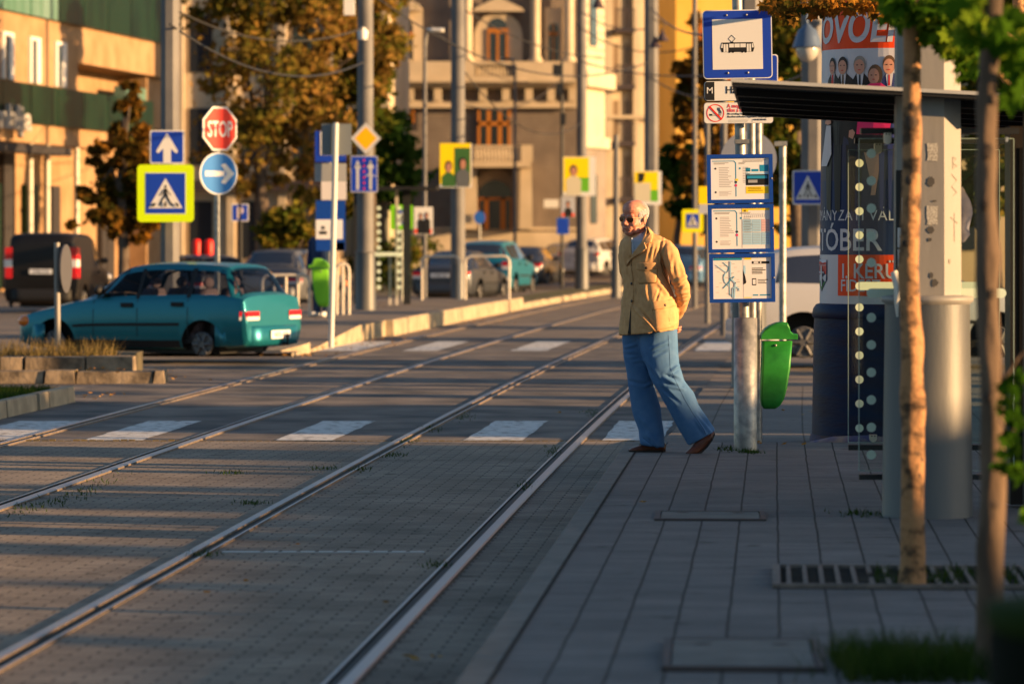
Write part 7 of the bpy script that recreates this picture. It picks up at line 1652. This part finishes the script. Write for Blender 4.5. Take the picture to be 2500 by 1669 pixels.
# ================================================================ TREES
M_brownleaf = leafmat('autumn_brown_leaf', [(.035,.045,.01),(.085,.08,.015),(.17,.115,.025),(.33,.18,.045),(.46,.28,.11)], .35, .16)
M_grnleaf = leafmat('autumn_green_leaf', [(.025,.045,.01),(.06,.085,.012),(.16,.12,.02),(.34,.17,.03)], .35, .3)
M_coneleaf = leafmat('autumn_orange_leaf', [(.02,.035,.008),(.07,.05,.01),(.20,.09,.015),(.40,.17,.02)], .35, .5)
M_deepgreen = leafmat('deep_green_leaf', [(.01,.03,.006),(.03,.07,.012),(.07,.12,.02)], .3, .6)
M_trunk = mat('rough_bark', (.07,.05,.038), .9, 0, (.13,.10,.075), 4, .8, 12)
def tree(label, px, Y, z0, blobs_px, n, leaf, size, trunk_r=.18, trunk_top=None, m=M_brownleaf, group=None, limbs=7):
    """blobs in photo pixels: (px, py, rx, ry, depth offset m)"""
    t = empty('tree', (PX(px,Y), Y, z0), label=label, cat='tree', group=group); s = Y/K
    bl = [(PX(a,Y)-t.location.x, d, PZ(b,Y)-z0, rx*s, max(rx,ry)*s*.8, ry*s) for a, b, rx, ry, d in blobs_px]
    leaves('crown', m, blob_pts(bl, n), size, t)
    top = trunk_top if trunk_top else max(b[2] for b in bl)*.6
    mb = MB(); mb.tube([(0,0,-.1),(.03,0,top*.3),(-.05,0,top*.65),(.05,0,top)], [trunk_r*1.25,trunk_r,trunk_r*.8,trunk_r*.5], 12)
    for i in range(min(limbs, len(bl)*2)):
        b = bl[i % len(bl)]; zt = top*U(.45,.95); e = (b[0]+U(-.3,.3)*b[3], b[1]+U(-.3,.3)*b[4], b[2]+U(-.2,.5)*b[5]); mid = (e[0]*.45, e[1]*.45, zt+(e[2]-zt)*.6)
        mb.tube([(0,0,zt),mid,e], [trunk_r*.45,trunk_r*.25,trunk_r*.07], 7)
    mb.build('trunk', M_trunk, t); return t
tree('large tree with brown autumn leaves filling the upper left centre', 640, 108, 0, [(545,40,95,110,0),(720,80,150,150,1),(660,230,150,130,-1),(600,380,110,110,0),(760,330,120,120,1),(880,120,80,120,2),(640,-60,180,130,0),(900,10,90,110,2),(690,480,90,60,0)], 13500, 1, .115, .22, m=M_brownleaf)
tree('greener tree right behind the large brown tree', 905, 118, 0, [(900,90,80,130,0),(860,260,80,90,0),(930,150,60,80,0),(820,430,90,90,0),(760,520,70,60,0),(870,-30,110,90,0)], 8000, 1, .16, .2, m=M_grnleaf)
tree('narrow orange and dark green tree before the modern building', 300, 92, 0, [(318,230,20,40,0),(300,300,42,50,1),(335,350,40,50,-1),(262,380,42,40,0),(300,430,70,50,1),(235,470,45,30,0),(290,520,80,40,0),(220,540,50,25,-1),(352,450,42,60,0),(360,550,42,40,0),(300,580,50,25,0)], 7500, 1, .11, .13, m=M_coneleaf, trunk_top=4.5)
tree('dark green tree behind the island pole', 935, 130, 0, [(950,330,60,50,0),(960,410,70,60,0),(920,470,80,50,0),(900,400,60,60,0)], 5000, 1, .15, .18, m=M_deepgreen)
tree('small dark green tree at the foot of the cream apartment building', 1655, 130, 0, [(1655,400,40,50,0),(1640,450,35,40,0),(1670,470,45,50,0),(1690,420,40,60,0),(1660,520,40,30,0)], 4500, 1, .13, .15, m=M_deepgreen)
tree('autumn tree between the yellow building and the stop sign', 1735, 105, 0, [(1700,230,40,90,0),(1740,150,40,90,0),(1745,330,40,80,0),(1715,430,40,60,0),(1720,60,35,60,0),(1740,520,40,50,0),(1676,190,24,80,1),(1672,320,24,80,0),(1682,450,26,60,-1)], 8000, 1, .13, .15, m=M_coneleaf)
tree('autumn tree in green and orange left of the poster column', 1945, 84, 0, [(1930,60,90,100,0),(1960,200,90,110,0),(1920,330,80,100,0),(1965,430,90,90,0),(1900,520,60,50,0),(1990,-60,120,90,0)], 10000, 1, .12, .16, m=M_grnleaf)
tree('autumn tree in green and orange behind the shelter at the right edge', 2420, 60, 0, [(2420,100,120,120,0),(2480,240,110,110,0),(2400,300,90,100,0),(2450,400,110,90,0),(2380,-40,120,80,0),(2500,-60,120,80,0),(2395,480,60,80,0)], 12000, 1, .11, .15, m=M_grnleaf)
tree('small dark tree behind the teal hatchback and the parking sign', 720, 96, 0, [(700,560,60,45,0),(740,590,50,40,0),(660,590,40,35,0)], 3000, 1, .12, .1, m=M_grnleaf, trunk_top=1.2)
# hedges and far backdrop
o = leaves('hedge', M_grnleaf, blob_pts([(PX(1010,120),120,1.0,1.6,1.0,.8),(PX(960,118),118,.6,1.6,1.0,.7)], 2500), .10); tag(o, 'low green hedge left of the dark grey sedan', 'hedge')
def backblock(label, x0, x1, Y, ztop, m, rz=0):
    t = empty('far_building', ((x0+x1)/2, Y, 0), label=label, cat='building', rz=rz); w = (x1-x0)/2
    mb = MB(); mb.box((-w,0,-1),(w,12,ztop)); mb.build('wall', m, t)
    mb = MB(); mb.box((-w-.3,-.4,ztop),(w+.3,12,ztop+.6)); mb.build('roof', M_ledge, t)
    nx_ = max(3, int(w*2/2.6))
    for i in range(nx_):
        for j in range(int(ztop//3.6)):
            mb = MB(); x = -w+2*w*(i+.5)/nx_; z = 1.2+j*3.6; mb.box((x-.5,-.05,z),(x+.5,-.01,z+1.8)); mb.build('window', M_win, t)
    return t
M_ochre = mat('ochre_render', (.42,.30,.17), .85, 0, (.50,.37,.22), .5)
backblock('ochre building in shade behind the left trees', PX(330,200), PX(1000,200), 205, 19, M_ochre)
backblock('ochre building behind the trees right of the stop sign', PX(1640,210), PX(2150,210), 215, 17, M_ochre)
backblock('ochre building behind the shelter at the right edge', PX(2080,120), PX(2700,120), 125, 13, M_ochre)
backblock('pale building far behind the cream apartment building', PX(1200,260), PX(1800,260), 262, 24, M_creamb)
# ================================================================ OUT OF FRAME ON THE RIGHT: what casts the long shadows
SB = empty('apartment_building', (38, 0, 0), label='long low row of houses with roof blocks added to cast shade bands, across the street, outside the picture on the right', cat='building')
bT = .287                                  # sun slope in plan: an object at distance d shades the strip of ground at y + bT*d
mb = MB(); mb.box((0,-60,-1),(12,20.2,6.84)); mb.build('wall', M_ochre, SB)
mb = MB(); mb.box((-.1,-60,6.84),(12.1,20.25,6.93)); mb.build('roof', M_ledge, SB)
for i in range(13): mb = MB(); mb.box((-.05,-55+i*6.2,1),(-.01,-53.4+i*6.2,3.2)); mb.build('window', M_win, SB)
for (Yc, w, h) in ((25.9,.30,.40),(24.5,1.1,.42),(23.1,.22,.50),(21.0,.16,.5),(20.6,.10,.6),(18.9,.2,.2),(29.9,.9,.55),(16.3,.15,.35)):
    y = Yc-bT*40; mb = MB(); mb.box((0,y-w/2,6.93),(.9,y+w/2,6.93+h)); mb.build('shade_block', M_ochre, SB)  # blocks added on the unseen roof to throw shadow bands across the track
SB2 = empty('apartment_building', (36, 24.6, 0), label='unseen house-like block added outside the picture on the right to shade the crossing', cat='building')  # unseen block added to keep the near zebra crossing in shade
mb = MB(); mb.box((0,-2.2,-1),(8,1.2,7.6)); mb.build('wall', M_ochre, SB2)
mb = MB(); mb.box((-.1,-2.3,7.6),(8.1,1.3,7.7)); mb.build('roof', M_ledge, SB2)
for (Yc, w) in ((38.6,1.7),(41.3,.9),(45.9,1.6),(49.6,1.1),(64,2.2),(72,2.0)):  # unseen trees placed as shadow casters, each crown as wide as its band
    d = 27; x = -2+d; y = Yc-bT*d
    t = empty('tree', (x, y, 0), label='street tree placed outside the picture on the right to cast a shade band', cat='tree', group='shade-casting trees placed outside the picture on the right')
    leaves('crown', M_grnleaf, blob_pts([(0,0,4.4,w*.5,w*.42,1.6),(.2,0,3.6,w*.5,w*.42,1.0)], 3200), .17, t)
    mb = MB(); mb.tube([(0,0,-.1),(.05,0,2),(0,0,4.4)], [.17,.14,.08], 10); mb.build('trunk', M_trunk, t)
for (Yc, d, dm) in ((33.35,18,.0),(37.0,20,.25),(43.2,18,.2),(47.6,20,.22),(54.5,22,.25),(58.5,22,.3)):  # unseen poles placed as casters of the thin shade streaks
    if dm == 0: continue
    t = empty('street_pole', (-2+d, Yc-bT*d, 0), label='street pole placed outside the picture on the right to cast a thin shade streak', cat='pole', group='shade-casting poles placed outside the picture on the right')
    mb = MB(); mb.tube([(0,0,-.05),(0,0,9)], dm/2, 12); mb.build('shaft', M_pole, t)
